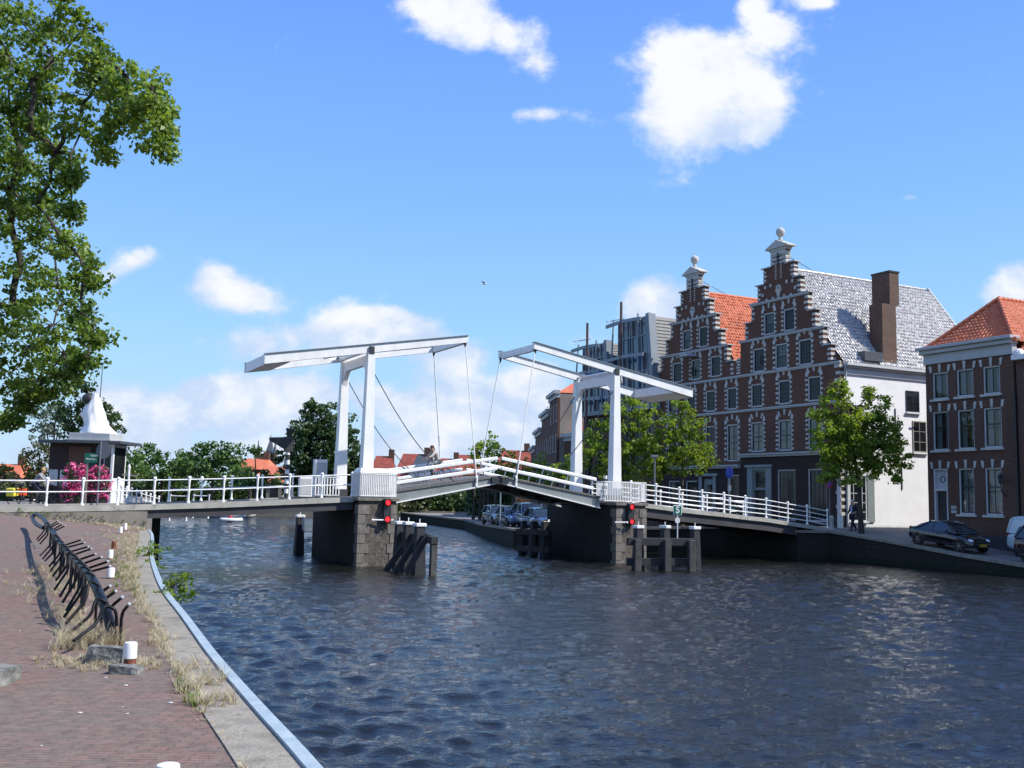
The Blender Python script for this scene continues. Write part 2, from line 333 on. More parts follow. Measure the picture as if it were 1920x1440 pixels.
# clouds live on the sky sphere: u, v are tangent-plane coordinates of the direction
yy = MM('MAXIMUM', MM('ABSOLUTE', sx.outputs[1]), .05)
U = MM('DIVIDE', sx.outputs[0], yy); V = MM('DIVIDE', sx.outputs[2], yy)
cmb = N(t, 'ShaderNodeCombineXYZ'); L(t, U, cmb.inputs[0]); L(t, V, cmb.inputs[1])
def cnoise(scale, detail, rough, off=0, dist=0):
    mp = N(t, 'ShaderNodeMapping'); mp.inputs['Location'].default_value = (off, off*.7, 0); mp.inputs['Scale'].default_value = (1, 1.35, 1); L(t, cmb.outputs[0], mp.inputs[0])
    n = N(t, 'ShaderNodeTexNoise', i={'Scale': scale, 'Detail': detail, 'Roughness': rough, 'Distortion': dist}); n.noise_dimensions = '2D'; L(t, mp.outputs[0], n.inputs['Vector']); return n.outputs['Fac']
n1 = cnoise(9, 5, .60, 3.1, .2); n2 = cnoise(34, 5, .62, 9.2, .1); n3 = cnoise(13, 4, .6, 5.5, .2)
def uv(px, py): d = ray(px, py); return d.x/d.y, d.z/d.y
# (px, py, radius x, radius y, strength) in photograph pixels, turned into sky directions
CL = [(1335,168,132,104,1.7),(1285,100,70,50,.7),(1250,235,50,50,.75),(1420,215,50,50,.6),(1452,55,44,30,.95),(1412,12,30,26,.9),(1535,2,44,18,1.0),
 (855,25,85,45,1.15),(900,72,60,36,.95),(790,0,60,30,.9),(1005,75,40,60,.66),(1015,125,50,24,.45),(1060,212,75,26,.66),(985,210,50,16,.5),(960,60,30,40,.4),
 (440,550,78,36,1.2),(400,515,40,30,.9),(480,560,45,28,.7),(500,645,105,40,1.05),(700,605,95,38,1.4),(740,625,70,34,.8),(640,625,60,30,.6),(235,490,50,26,.5),(275,480,50,24,.5),(190,520,40,24,.6),
 (470,740,110,34,1.5),(550,740,70,30,1.1),(400,750,70,36,1.0),(300,775,70,34,.9),(220,790,60,50,1.0),(190,745,50,26,.7),(430,795,110,24,.65),(290,840,130,22,.6),(500,840,90,22,.55),(380,868,240,22,.35),
 (760,765,60,34,.95),(690,745,40,26,.7),(870,665,70,34,1.0),(830,700,60,26,.7),(960,735,70,34,1.1),(1010,700,40,30,.7),(900,790,90,34,1.0),(1020,775,70,40,1.1),(740,840,110,26,.8),(930,850,110,26,.75),(860,740,60,24,.7),(780,700,300,60,.16),(800,820,300,50,.22),(350,800,300,60,.18),
 (1230,560,58,42,1.3),(1215,590,50,30,.8),(1120,640,60,30,.6),(1905,530,50,45,1.5),(1890,560,60,30,.7),(1710,370,22,8,.5),(60,860,80,50,.7),(110,640,80,50,.4)]
acc = None
for (px, py, rx, ry, stg) in CL:
    if stg <= 0: continue
    cu, cv = uv(px, py); rx /= F; ry /= F
    q = N(t, 'ShaderNodeVectorMath', operation='MULTIPLY_ADD'); L(t, cmb.outputs[0], q.inputs[0]); q.inputs[1].default_value = (1/rx, 1/ry, 0); q.inputs[2].default_value = (-cu/rx, -cv/ry, 0)
    dq = N(t, 'ShaderNodeVectorMath', operation='DOT_PRODUCT'); L(t, q.outputs[0], dq.inputs[0]); L(t, q.outputs[0], dq.inputs[1])
    e = MM('POWER', math.exp(-.9), dq.outputs['Value']); acc = MM('MULTIPLY_ADD', e, stg, 0. if acc is None else acc)
front = MM('GREATER_THAN', sx.outputs[1], .05)
acc = MM('MULTIPLY', acc, front)
back = MM('MULTIPLY', MM('SUBTRACT', 1, front), MM('MULTIPLY', MM('SUBTRACT', cnoise(2.2, 3, .5, 1.0), .42), 3.0))
acc = MM('ADD', MM('MINIMUM', acc, 1.3), back)
den = MM('ADD', acc, MM('ADD', MM('MULTIPLY', MM('SUBTRACT', n1, .5), 1.25), MM('MULTIPLY', MM('SUBTRACT', n2, .5), .8)))
mr = N(t, 'ShaderNodeMapRange', interpolation_type='SMOOTHSTEP', i={'From Min': .30, 'From Max': 1.0}); L(t, den, mr.inputs['Value'])
# only above the horizon, soft
hz = N(t, 'ShaderNodeMapRange', i={'From Min': -.02, 'From Max': .02}); L(t, sx.outputs[2], hz.inputs['Value'])
alpha = MM('MULTIPLY', MM('MULTIPLY', mr.outputs[0], hz.outputs[0]), .96)
shv = MM('ADD', MM('MULTIPLY', MM('SUBTRACT', n3, .5), 3.0), MM('ADD', MM('MULTIPLY', V, 1.6), MM('MULTIPLY', den, .35)))
sh = N(t, 'ShaderNodeMapRange', interpolation_type='SMOOTHSTEP', i={'From Min': .0, 'From Max': 1.4}); L(t, shv, sh.inputs['Value'])
cc = N(t, 'ShaderNodeMix', data_type='RGBA'); L(t, sh.outputs[0], cc.inputs['Factor'])
CS = .80/.12
cc.inputs['A'].default_value = (.55*CS, .68*CS, .90*CS, 1); cc.inputs['B'].default_value = (.93*CS, .94*CS, .97*CS, 1)
mx = N(t, 'ShaderNodeMix', data_type='RGBA'); L(t, alpha, mx.inputs['Factor']); L(t, hs.outputs['Result'], mx.inputs['A']); L(t, cc.outputs['Result'], mx.inputs['B'])
L(t, mx.outputs['Result'], bg.inputs[0])
S.view_settings.view_transform = 'Standard'; S.view_settings.look = 'None'; S.view_settings.exposure = .42; S.view_settings.gamma = 1
S.render.engine = 'CYCLES'
S.cycles.max_bounces = 6; S.cycles.transparent_max_bounces = 12; S.cycles.caustics_reflective = False; S.cycles.caustics_refractive = False
# ---------------------------------------------------------------- water
def water():
    m, tt, b = nt('canal_water')
    b.inputs['Base Color'].default_value = (.011, .012, .010, 1); b.inputs['Roughness'].default_value = .02; b.inputs['IOR'].default_value = 1.58
    b.inputs['Specular IOR Level'].default_value = .5
    tcx = N(tt, 'ShaderNodeTexCoord')
    mp = N(tt, 'ShaderNodeMapping'); mp.inputs['Scale'].default_value = (.8, 1.9, 1); mp.inputs['Rotation'].default_value = (0, 0, R(-18)); L(tt, tcx.outputs['Object'], mp.inputs[0])
    a = N(tt, 'ShaderNodeTexNoise', i={'Scale': 5.0, 'Detail': 5, 'Roughness': .7}); L(tt, mp.outputs[0], a.inputs['Vector'])
    c = N(tt, 'ShaderNodeTexNoise', i={'Scale': 1.1, 'Detail': 6, 'Roughness': .62}); L(tt, mp.outputs[0], c.inputs['Vector'])
    bp = N(tt, 'ShaderNodeBump', i={'Strength': .55, 'Distance': .034}); L(tt, a.outputs['Fac'], bp.inputs['Height'])
    g1 = N(tt, 'ShaderNodeTexNoise', i={'Scale': .09, 'Detail': 3, 'Roughness': .6}); L(tt, mp.outputs[0], g1.inputs['Vector'])
    gr = N(tt, 'ShaderNodeMapRange', i={'From Min': .35, 'From Max': .65, 'To Min': .25, 'To Max': .95}); L(tt, g1.outputs['Fac'], gr.inputs['Value']); L(tt, gr.outputs[0], bp.inputs['Strength'])
    b2 = N(tt, 'ShaderNodeBump', i={'Strength': .75, 'Distance': .13}); L(tt, c.outputs['Fac'], b2.inputs['Height']); L(tt, bp.outputs[0], b2.inputs['Normal'])
    L(tt, b2.outputs[0], b.inputs['Normal'])
    # perspective-spaced grid so waves are real geometry near the viewer
    ys = [3.0]
    while ys[-1] < 140: ys.append(ys[-1]+max(.045, ys[-1]*.0042))
    ys = np.array([-60., -30, -12, -5, 0, 1.5]+ys+[150, 170.]); nx = 560
    s = np.linspace(-1, 1, nx); s = s*(.75+.25*np.abs(s))
    Y, Sx = np.meshgrid(ys, s, indexing='ij')
    half = np.where(Y < 12, 16, Y*.80+6.4); cx = np.where(Y < 12, 6, 6)
    half = np.clip(half, 16, 95)
    X = cx+Sx*half
    Z = np.zeros_like(X); g = np.random.default_rng(3)
    cell = np.maximum(.045, Y*.0045)
    for i in range(46):
        lam = .18*(7.5)**(i/45.); th = R(262)+g.normal(0, .62); kx, ky = math.cos(th)*2*math.pi/lam, math.sin(th)*2*math.pi/lam
        amp = .0102*lam**.8*g.uniform(.6, 1.2)*np.clip((lam/cell-2.2)/3, 0, 1)
        ph = kx*X+ky*Y+g.uniform(0, 6.28)+.9*np.sin(.31*X*math.sin(th)+.23*Y*math.cos(th)+i)
        Z += amp*(1.15*(1-2*np.abs(np.sin(ph/2))**1.25)+.2*np.sin(2*ph+.6))
    gust = .75+.35*np.sin(.17*X+.13*Y+1)+.2*np.sin(.41*X-.09*Y)
    Z *= gust
    Z *= np.clip((150-np.abs(Y-70)*1.6)/40, 0, 1)
    ny = len(ys); co = np.stack([X, Y, Z], -1).reshape(-1, 3)
    idx = np.arange(ny*nx).reshape(ny, nx); fc = np.stack([idx[:-1, :-1], idx[:-1, 1:], idx[1:, 1:], idx[1:, :-1]], -1).reshape(-1, 4)
    o = npmesh('water', co, fc, m, smooth=True); tag(o, kind='structure')
water()
# ---------------------------------------------------------------- land
def sheet(name, poly, zf, m, kind='structure', skirt=None, step=None):
    "ground polygon; zf(x,y) gives height; skirt = depth of its vertical edge"
    import mathutils.geometry as G
    me = MB(); pts = [Vector((p[0], p[1], 0)) for p in poly]; tri = G.tessellate_polygon([pts])
    vs = [(p[0], p[1], zf(p[0], p[1])) for p in poly]; fs = []
    for a in tri:
        p, q, r = (Vector(vs[i]) for i in a); nrm = (q-p).cross(r-p); fs.append(tuple(a) if nrm.z > 0 else tuple(a[::-1]))
    me.add(vs, fs)
    if skirt is not None:
        n = len(vs)
        for i in range(n):
            a, b = vs[i], vs[(i+1) % n]; me.quad(a, b, (b[0], b[1], skirt), (a[0], a[1], skirt))
    o = me.build(name, m); tag(o, kind=kind); return o
def lerp(x, xs, ys): return float(np.interp(x, xs, ys))
# big ground far beyond, with the river cut out of it (far bank at ~126 m)
MT['ground'] = mat('far_ground', (.10, .12, .05), .95, var=.3, scale=.05)
sheet('ground', [(-45, 127), (-20, 126), (2, 124), (9, 118), (3000, 118), (3000, 3500), (-3000, 3500), (-3000, 127)], lambda x, y: 1.0, 'ground', skirt=-.5)
sheet('river_bed', [(-3000, -3000), (3000, -3000), (3000, 3500), (-3000, 3500)], lambda x, y: -1.2, 'gdark')
# far quay wall
fq = root('quay_wall', (0, 0, 0), 0, 'low pale quay wall along the far side of the water under the bridge', 'wall')
q = MB(); pts = [(-45, 126.9), (-20, 125.9), (2, 123.9), (9.2, 117.9)]
for a, b in zip(pts[:-1], pts[1:]): q.beam((a[0], a[1], .55), (b[0], b[1], .55), .5, 1.1)
q.build('wall', MT['coping'], fq)
# left quay: paving level 1.45, rising towards the bridge road
COPE0 = [(1.6, -6), (.55, 0), (-.10, 3.8), (-1.17, 6.39), (-1.97, 8.2), (-3.00, 10.57), (-4.28, 13.67), (-5.65, 16.95), (-7.10, 20.71), (-9.05, 26.0), (-10.85, 31.2), (-12.7, 36.4), (-14.35, 40.75)]
def crom(ps, n):
    r = []
    for i in range(len(ps)-1):
        p0, p1, p2, p3 = (Vector(ps[max(i-1, 0)]), Vector(ps[i]), Vector(ps[i+1]), Vector(ps[min(i+2, len(ps)-1)]))
        for j in range(n): u = j/n; q = .5*((2*p1)+(p2-p0)*u+(2*p0-5*p1+4*p2-p3)*u*u+(3*p1-p0-3*p2+p3)*u**3); r.append(tuple(q))
    return r+[tuple(ps[-1])]
COPE = crom(COPE0, 5)
def zq(x, y):
    k, o = ko((x, y)); r = np.clip((o+20)/18., 0, 1); hi = np.interp(k, [-15, -9], [.66, .02]); return 1.45+float(r*r*hi)
def offs(poly, d):
    r = []
    for i, p in enumerate(poly):
        a = poly[max(i-1, 0)]; b = poly[min(i+1, len(poly)-1)]; tx, ty = b[0]-a[0], b[1]-a[1]; l = math.hypot(tx, ty); r.append((p[0]+ty/l*d*1, p[1]-tx/l*d))
    return r
inner = offs(COPE, -.40); edge = offs(COPE, -.03); outer = offs(COPE, .065)
MT['paving'] = brick('red_brick_paving', (.25, .135, .112), (.175, .125, .104), (.125, .098, .082), .21, .058, plane='XY', blot=.75, blotcol=(.160, .143, .118), blots=.5, msize=.010, bump=.5, rough=.9)
def grid_land(name, m):
    ys = np.concatenate([np.linspace(-8, 2, 6), np.linspace(2.5, 8.5, 25), np.linspace(9, 42, 45)]); inn = np.array(inner)
    vs = []; nx = 26
    for y in ys:
        xe = np.interp(y, inn[:, 1], inn[:, 0])
        for i in range(nx):
            s = (i/(nx-1))**1.6; x = xe+.15-s*45
            k, o = ko((x, y)); 
            if o > -.35: x2, y2 = W2(k, -.35)
            else: x2, y2 = x, y
            vs.append((x2, y2, zq(x2, y2)+.0))
    co = np.array(vs); idx = np.arange(len(vs)).reshape(len(ys), nx)
    fc = np.stack([idx[:-1, 1:], idx[:-1, :-1], idx[1:, :-1], idx[1:, 1:]], -1).reshape(-1, 4)
    o = npmesh(name, co, fc, m); tag(o, kind='structure'); return o
grid_land('quay_paving', 'paving')
def strip(name, A, B, zt, zb, m, parent=None, kind=None):
    me = MB()
    for i in range(len(A)-1):
        a, b, c, d = A[i], A[i+1], B[i+1], B[i]
        z = lambda p, zz: (p[0], p[1], zz if not callable(zz) else zz(*p))
        me.hexa([z(a, zb), z(b, zb), z(c, zb), z(d, zb), z(a, zt), z(b, zt), z(c, zt), z(d, zt)])
    return me.build(name, m, parent)
qe = root('quay_edge', (0, 0, 0), 0, 'weathered concrete coping with pale blue steel edge along the near quay', 'quay edge')
strip('coping', inner, edge, lambda x, y: zq(x, y)+.012, -1.0, 'coping', qe)
strip('steel_edge', edge, outer, lambda x, y: zq(x, y)+.035, lambda x, y: zq(x, y)-.22, 'bluesteel', qe)
strip('wall', offs(COPE, -.03), offs(COPE, .03), lambda x, y: zq(x, y)-.221, -1.0, 'stone', qe)
# left bank land under the bridge road and beyond, upstream
abx = [W2(-9.2, -.3), W2(-9.2, 4.3), (-17.6, 48.5), (-19.0, 54), (-25.5, 75), (-45, 127), (-300, 127), (-300, -40), (-40, -8)]
zl = lambda x, y: 2.22 if ko((x, y))[1] > 4.2 else 2.20
sheet('left_bank', [W2(-9.2, -.3), W2(-9.2, 4.3), (-17.9, 48.5), (-19.5, 54), (-26, 75), (-45, 127), (-600, 127), (-600, -60), (-60, -60), W2(-45, -.3)], lambda x, y: np.interp(ko((x, y))[1], [-1, 40], [2.22, 2.05]) if x > -100 else 2.0, 'asphalt', skirt=-1)
# right bank
RE = [W2(27.4, -60), W2(27.4, -30), W2(27.4, -12.4), W2(27.4, -8.9), W2(27.4, -5), W2(27.4, -2.4), W2(27.3, -.25), W2(24.9, -.25), W2(24.9, 4.0), W2(22, 6.5), W2(13.93, 12.7), W2(17.0, 22), W2(24.4, 43.2), W2(27, 60), W2(29, 72)]
def zr(x, y):
    k, o = ko((x, y)); z = lerp(o, [-60, -30, -12.4, -8.9, -5, -2.4, 0, 4, 12, 30], [.5, .5, .53, .80, 1.19, 1.42, 1.62, 1.7, 1.15, .9]); return z
def right_land():
    vs = []; rows = []
    E_ = RE; nx = 16
    # resample the edge
    pts = []
    for a, b in zip(E_[:-1], E_[1:]):
        n = max(1, int(math.hypot(b[0]-a[0], b[1]-a[1])/2.5))
        for i in range(n): pts.append((a[0]+(b[0]-a[0])*i/n, a[1]+(b[1]-a[1])*i/n))
    pts.append(E_[-1])
    for p in pts:
        k, o = ko(p)
        for j in range(nx):
            s = (j/(nx-1)); kk = k+(110-k)*s**2.2; x, y = W2(kk, o); z = zr(x, y) if o > -1 or kk > 27 else zr(x, y); vs.append((x, y, z))
    co = np.array(vs); idx = np.arange(len(vs)).reshape(len(pts), nx)
    fc = np.stack([idx[:-1, :-1], idx[:-1, 1:], idx[1:, 1:], idx[1:, :-1]], -1).reshape(-1, 4)
    o = npmesh('right_bank_road', co, fc, 'asphalt'); tag(o, kind='structure')
    return pts
rp = right_land()
rw = root('quay_wall', W3(27.4, -5, 0), 0, 'long dark stone quay wall below the parked cars right of the bridge', 'wall')
wm = MB(); cm = MB(); o0 = Vector(W3(27.4, -5, 0))
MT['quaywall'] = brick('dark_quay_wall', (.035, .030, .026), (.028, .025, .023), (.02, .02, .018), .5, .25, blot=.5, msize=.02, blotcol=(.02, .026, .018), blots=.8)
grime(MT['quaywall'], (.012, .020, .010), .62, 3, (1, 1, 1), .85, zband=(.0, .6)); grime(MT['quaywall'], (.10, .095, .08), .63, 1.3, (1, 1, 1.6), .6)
for a, b in zip(rp[:-1], rp[1:]):
    za, zb = zr(*a), zr(*b); A = Vector((a[0], a[1], 0))-o0; B = Vector((b[0], b[1], 0))-o0
    wm.quad((A.x, A.y, -1.2), (A.x, A.y, za), (B.x, B.y, zb), (B.x, B.y, -1.2))
    d = (B-A).normalized(); n = Vector((d.y, -d.x, 0))  # towards land
    cm.hexa([A-n*.10+Vector((0,0,za-.12)), B-n*.10+Vector((0,0,zb-.12)), B+n*.35+Vector((0,0,zb-.12)), A+n*.35+Vector((0,0,za-.12)), A-n*.10+Vector((0,0,za+.03)), B-n*.10+Vector((0,0,zb+.03)), B+n*.35+Vector((0,0,zb+.03)), A+n*.35+Vector((0,0,za+.03))])
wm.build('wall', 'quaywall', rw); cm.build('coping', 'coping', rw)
# ---------------------------------------------------------------- bridge
KD = [-14.2, -11.6, -9, -6.2, -3.4, -.6, 1.2]; ZD = [2.28, 2.35, 2.44, 2.57, 2.74, 2.90, 2.96]
KR = [12.6, 14.6, 15.5, 17, 18.5, 20, 21.3, 22.8, 24.3, 25.7, 27.2]; ZR = [2.95, 2.88, 2.80, 2.65, 2.54, 2.43, 2.31, 2.20, 2.02, 1.87, 1.66]
zdl = lambda k: lerp(k, [-60]+KD, [2.2]+ZD)
zdr = lambda k: lerp(k, KR, ZR)
def slab(me, ks, zf, o0, o1, dz0, dz1):
    for a, b in zip(ks[:-1], ks[1:]):
        me.hexa([(a, o0, zf(a)+dz0), (b, o0, zf(b)+dz0), (b, o1, zf(b)+dz0), (a, o1, zf(a)+dz0), (a, o0, zf(a)+dz1), (b, o0, zf(b)+dz1), (b, o1, zf(b)+dz1), (a, o1, zf(a)+dz1)])
# left approach
la = kroot('approach_span', 0, 0, 0, 'left approach span of the bridge with grey concrete edge and dark girders', 'bridge span')
me = MB(); slab(me, [-60, -14.2, -11.6, -9.2, -6.2, -3.4, -.6], zdl, -.05, 4.05, -.10, -.004); me.build('deck', 'deck', la)
for (a, b) in ((-.32, -.05), (4.05, 4.32)):
    me = MB(); slab(me, [-60, -14.2, -11.6, -9.2, -6.2, -3.4, -.6], zdl, a, b, -.16, .06); me.build('deck_edge', 'edge', la)
for o in (-.22, 1.2, 2.7, 3.95):
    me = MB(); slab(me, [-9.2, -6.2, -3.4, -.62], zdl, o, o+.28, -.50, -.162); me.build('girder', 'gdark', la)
ab = kroot('abutment', -9.2, -.3, 0, 'mossy rubble stone abutment wall under the left end of the bridge road', 'wall')
me = MB(); me.v = []; 
ks = [-60, -20, -14.2, -11.6, -9.2]
for a, b in zip(ks[:-1], ks[1:]): me.hexa([(a+9.2, .02, -1), (b+9.2, .02, -1), (b+9.2, .45, -1), (a+9.2, .45, -1), (a+9.2, .02, zdl(a)-.165), (b+9.2, .02, zdl(b)-.165), (b+9.2, .45, zdl(b)-.165), (a+9.2, .45, zdl(a)-.165)])
me.hexa([(-.4, .46, -1), (0, .46, -1), (0, 4.7, -1), (-.4, 4.7, -1), (-.4, .46, 2.2), (0, .46, 2.2), (0, 4.7, 2.2), (-.4, 4.7, 2.2)])
me.build('wall', 'mossstone', ab)
pl = kroot('bridge_pile', -8.3, 3.7, 0, 'dark timber pile under the left approach span near the bank', 'pile')
me = MB(); me.box(-.16, .16, -.16, .16, -1.2, 1.98); me.build('post', 'timber', pl, bevel=.02)
me = MB(); me.box(-.5, .1, .2, .36, .7, .9); me.build('brace', 'timber', pl)
# right approach
ra = kroot('approach_span', 13, 0, 0, 'right approach span of the bridge sloping down to the house street', 'bridge span')
sh13 = lambda ks: ks
me = MB()
KS = [14.46, 15.5, 17, 18.5, 20, 21.3, 22.8, 24.3, 25.7, 27.2]
def slab13(me, ks, o0, o1, a, b):
    for p, q in zip(ks[:-1], ks[1:]):
        me.hexa([(p-13, o0, zdr(p)+a), (q-13, o0, zdr(q)+a), (q-13, o1, zdr(q)+a), (p-13, o1, zdr(p)+a), (p-13, o0, zdr(p)+b), (q-13, o0, zdr(q)+b), (q-13, o1, zdr(q)+b), (p-13, o1, zdr(p)+b)])
slab13(me, KS, -.05, 4.05, -.10, -.004); me.build('deck', 'deck', ra)
for a, b in ((-.32, -.05), (4.05, 4.32)):
    me = MB(); slab13(me, KS, a, b, -.16, .06); me.build('deck_edge', 'edge', ra)
for o in (-.2, 1.2, 2.7, 3.95):
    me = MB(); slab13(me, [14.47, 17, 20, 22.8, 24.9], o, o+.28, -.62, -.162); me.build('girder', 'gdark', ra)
# railings with knobbed cast posts
def post_mesh():
    me = MB()
    me.lathe([(.075, 0), (.075, .05), (.05, .10), (.038, .16), (.045, .45), (.06, .50), (.045, .55), (.034, .62), (.05, .92), (.058, .97), (.04, 1.0)], n=8)
    me.sphere((0, 0, 1.05), .075, 8, 6); return me
def railing(name, ks, zf, o, label, rails=(.98, .55), group=None, ext=0, r=.03):
    rt = kroot(name, ks[0], o, 0, label, 'railing', group)
    p0 = None
    for k in ks:
        z = zf(k)+.05
        if p0 is None: p0 = post_mesh().build('post', 'rail', rt, smooth=True); p0.location = (0, 0, z)
        else: c = p0.copy(); COL.objects.link(c); c.location = (k-ks[0], 0, z)
    kk = ([ks[0]-ext] if ext else [])+list(ks)
    for h in rails:
        me = MB(); me.tube([(k-ks[0], 0, zf(k)+.05+h) for k in kk], r, 6); me.build('handrail' if h == max(rails) else 'rail', 'rail', rt, smooth=60)
    return rt
railing('bridge_railing', [-17.6, -16.2, -14.8, -12.92, -11.64, -10.35, -8.97, -7.62, -6.22, -4.83, -3.46, -2.04, -.68][0:], zdl, -.15, 'near white railing with ball topped posts along the left approach', ext=20)
railing('bridge_railing', [-7.8, -6.4, -5.05, -3.67, -2.25, -.9], zdl, 3.95, 'far white railing with ball topped posts along the left approach')
railing('bridge_railing', [14.0, 15.53, 16.99, 18.45, 19.89, 21.33, 22.77, 24.31, 25.7, 27.2], zdr, -.15, 'near white railing with ball topped posts sloping down the right approach', rails=(.98, .72, .47, .22))
railing('bridge_railing', [14.2, 15.7, 17.2, 18.7, 20.2, 21.7, 23.2, 24.6], zdr, 3.95, 'far white railing with ball topped posts along the right approach', rails=(.98, .72, .47, .22))
# piers
MT['pier'] = MT['stone']
def pier(k0, k1, label):
    rt = kroot('bridge_pier', k0, -.9, 0, label, 'bridge pier')
    wd = k1-k0
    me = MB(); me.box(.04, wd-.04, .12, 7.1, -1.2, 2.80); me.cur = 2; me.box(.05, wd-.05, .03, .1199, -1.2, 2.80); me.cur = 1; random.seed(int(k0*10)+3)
    z = -.3; i = 0
    while z < 2.62:
        h = min(.42, 2.72-z)
        a = .34 if i % 2 else .52; b = .30 if i % 2 else .42
        me.box(0, a, 0, .34 if i % 2 else .5, z+.012, z+h-.012); me.box(wd-b, wd, 0, .4, z+.012, z+h-.012)
        z += h; i += 1
    me.build('masonry', ['quaywall', 'ashlar', 'stone'], rt)  # core darker than the front panel: under-deck shade put into its colour
    me = MB(); me.box(-.06, wd+.06, -.07, 7.2, 2.80, 2.95); me.build('cap', 'ashlar', rt, bevel=.02)
    return rt
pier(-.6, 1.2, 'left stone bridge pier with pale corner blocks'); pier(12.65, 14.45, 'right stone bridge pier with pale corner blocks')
# towers
def tower(k0, sgn, label):
    rt = kroot('lift_tower', k0, 0, 0, label, 'lift tower')
    for o in (0, 3.8):
        me = MB(); b, tp = .27, .165
        me.add([(-b, o-b, 2.96), (b, o-b, 2.96), (b, o+b, 2.96), (-b, o+b, 2.96), (-tp, o-tp, 9.42), (tp, o-tp, 9.42), (tp, o+tp, 9.42), (-tp, o+tp, 9.42)], [(0,3,2,1),(4,5,6,7),(0,1,5,4),(1,2,6,5),(2,3,7,6),(3,0,4,7)])
        me.build('post', 'white', rt, bevel=.012)
        me = MB(); me.box(-.30, .30, o-.30, o+.30, 2.955, 3.30); me.build('post_foot', 'gdark', rt)
    me = MB(); y0, y1, zt = .17, 3.63, 9.36
    pts = [(y0, zt), (y1, zt), (y1, 7.75)]
    for i in range(7):
        a = i/6*math.pi/2; pts.append((y1-.62+.62*math.cos(a)*1.0-.0, 8.05+.93*math.sin(a)*.95))
    for i in range(7):
        a = math.pi/2-i/6*math.pi/2; pts.append((y0+.62-.62*math.cos(a), 8.05+.93*math.sin(a)*.95))
    pts.append((y0, 7.75))
    me.prism(pts, -.11, .11, axis='x'); me.build('crossbeam', 'white', rt)
    me = MB(); me.tube([(0, -.12, 9.60), (0, 3.95, 9.60)], .07, 8); me.build('axle', 'chrome', rt, smooth=60)
    for o in (-.16, 3.96): me = MB(); me.box(-.12, .12, o-.03, o+.03, 9.38, 9.72); me.build('bearing', 'dark', rt)
    return rt
tower(0, 1, 'left white lifting tower of the drawbridge'); tower(13.1, -1, 'right white lifting tower of the drawbridge')
# balance beams
def balance(k0, s, label):
    "s=+1 tips to the right. k measured from the tower"
    rt = kroot('balance_beam', k0, 0, 9.62, label, 'balance beam')
    zt = lambda k: .20+.1745*k*s      # beam top relative to 9.62
    def bm(ka, kb, o, hw, ha, hb):
        me = MB(); A, B = zt(ka), zt(kb)
        me.hexa([(ka, o-hw, A-ha), (kb, o-hw, B-hb), (kb, o+hw, B-hb), (ka, o+hw, A-ha), (ka, o-hw, A), (kb, o-hw, B), (kb, o+hw, B), (ka, o+hw, A)] if ka < kb else
                [(kb, o-hw, B-hb), (ka, o-hw, A-ha), (ka, o+hw, A-ha), (kb, o+hw, B-hb), (kb, o-hw, B), (ka, o-hw, A), (ka, o+hw, A), (kb, o+hw, B)])
        return me
    tail, tip = -4.78*s, 4.78*s
    for o in (0, 3.8):
        bm(tail, tip, o, .10, .43, .32).build('beam', 'white', rt)
        me = MB(); A, B = zt(tail), zt(tip)
        lo, hi = (tail, tip) if s > 0 else (tip, tail); zl_, zh = zt(lo), zt(hi)
        me.hexa([(lo, o-.16, zl_+.002), (hi, o-.16, zh+.002), (hi, o+.16, zh+.002), (lo, o+.16, zl_+.002), (lo, o-.16, zl_+.035), (hi, o-.16, zh+.035), (hi, o+.16, zh+.035), (lo, o+.16, zl_+.035)])
        me.build('flange', 'bluegrey', rt)
    # counterweight box between the tails
    ka, kb = sorted((tail+.02*s, tail+1.15*s)); me = MB(); A, B = zt(ka), zt(kb)
    me.hexa([(ka, .11, A-.45), (kb, .11, B-.45), (kb, 3.69, B-.45), (ka, 3.69, A-.45), (ka, .11, A-.005), (kb, .11, B-.005), (kb, 3.69, B-.005), (ka, 3.69, A-.005)]); me.build('counterweight', 'white2', rt)
    for kk in (-.35*s, 4.62*s):
        me = MB(); z = zt(kk); me.box(kk-.1, kk+.1, .11, 3.69, z-.36, z-.04); me.build('cross_member', 'white', rt)
    a = -.35*s; b = -1.6*s; me = MB(); me.beam((a, .12, zt(a)-.2), (b, 1.9, zt(b)-.2), .08, .2); me.beam((b, 1.9, zt(b)-.2), (a, 3.68, zt(a)-.2), .08, .2); me.build('bracing', 'white2', rt)
    return rt
balance(0, 1, 'left tilted white balance beams with counterweight box on the left'); balance(13.1, -1, 'right tilted white balance beams with counterweight box on the right')
# lifting rods
RODS = [(4.65, 5.34, 1), (8.42, 7.42, -1)]
for (kt, kb, s) in RODS:
    for o, nm in ((-.03, 'near'), (3.83, 'far')):
        side = 'left' if s > 0 else 'right'
        rt = kroot('lifting_rod', kb, o, 0, f'{nm} thin white lifting rod of the {side} bridge leaf', 'lifting rod')
        ztop = 9.62+.20+.1745*4.65-.30; zb = (3.02+.157*kb if s > 0 else 3.02+.157*(13.1-kb))-.02
        dy = -.20 if o < 1 else .20
        me = MB(); me.tube([(0, dy, zb), (kt-kb, 0, ztop)], .028, 6); me.build('rod', 'white2', rt, smooth=60)
        me = MB(); me.beam((0, dy, zb-.3), (0, dy, zb+.25), .10, .05); me.lathe([(.06, -.05), (.06, .12), (.02, .2)], (0, dy, zb), 6); me.build('lower_fork', 'white', rt)
        me = MB(); me.lathe([(.02, -.25), (.07, -.1), (.08, 0)], (kt-kb, 0, ztop), 6); me.build('upper_fork', 'dark', rt)
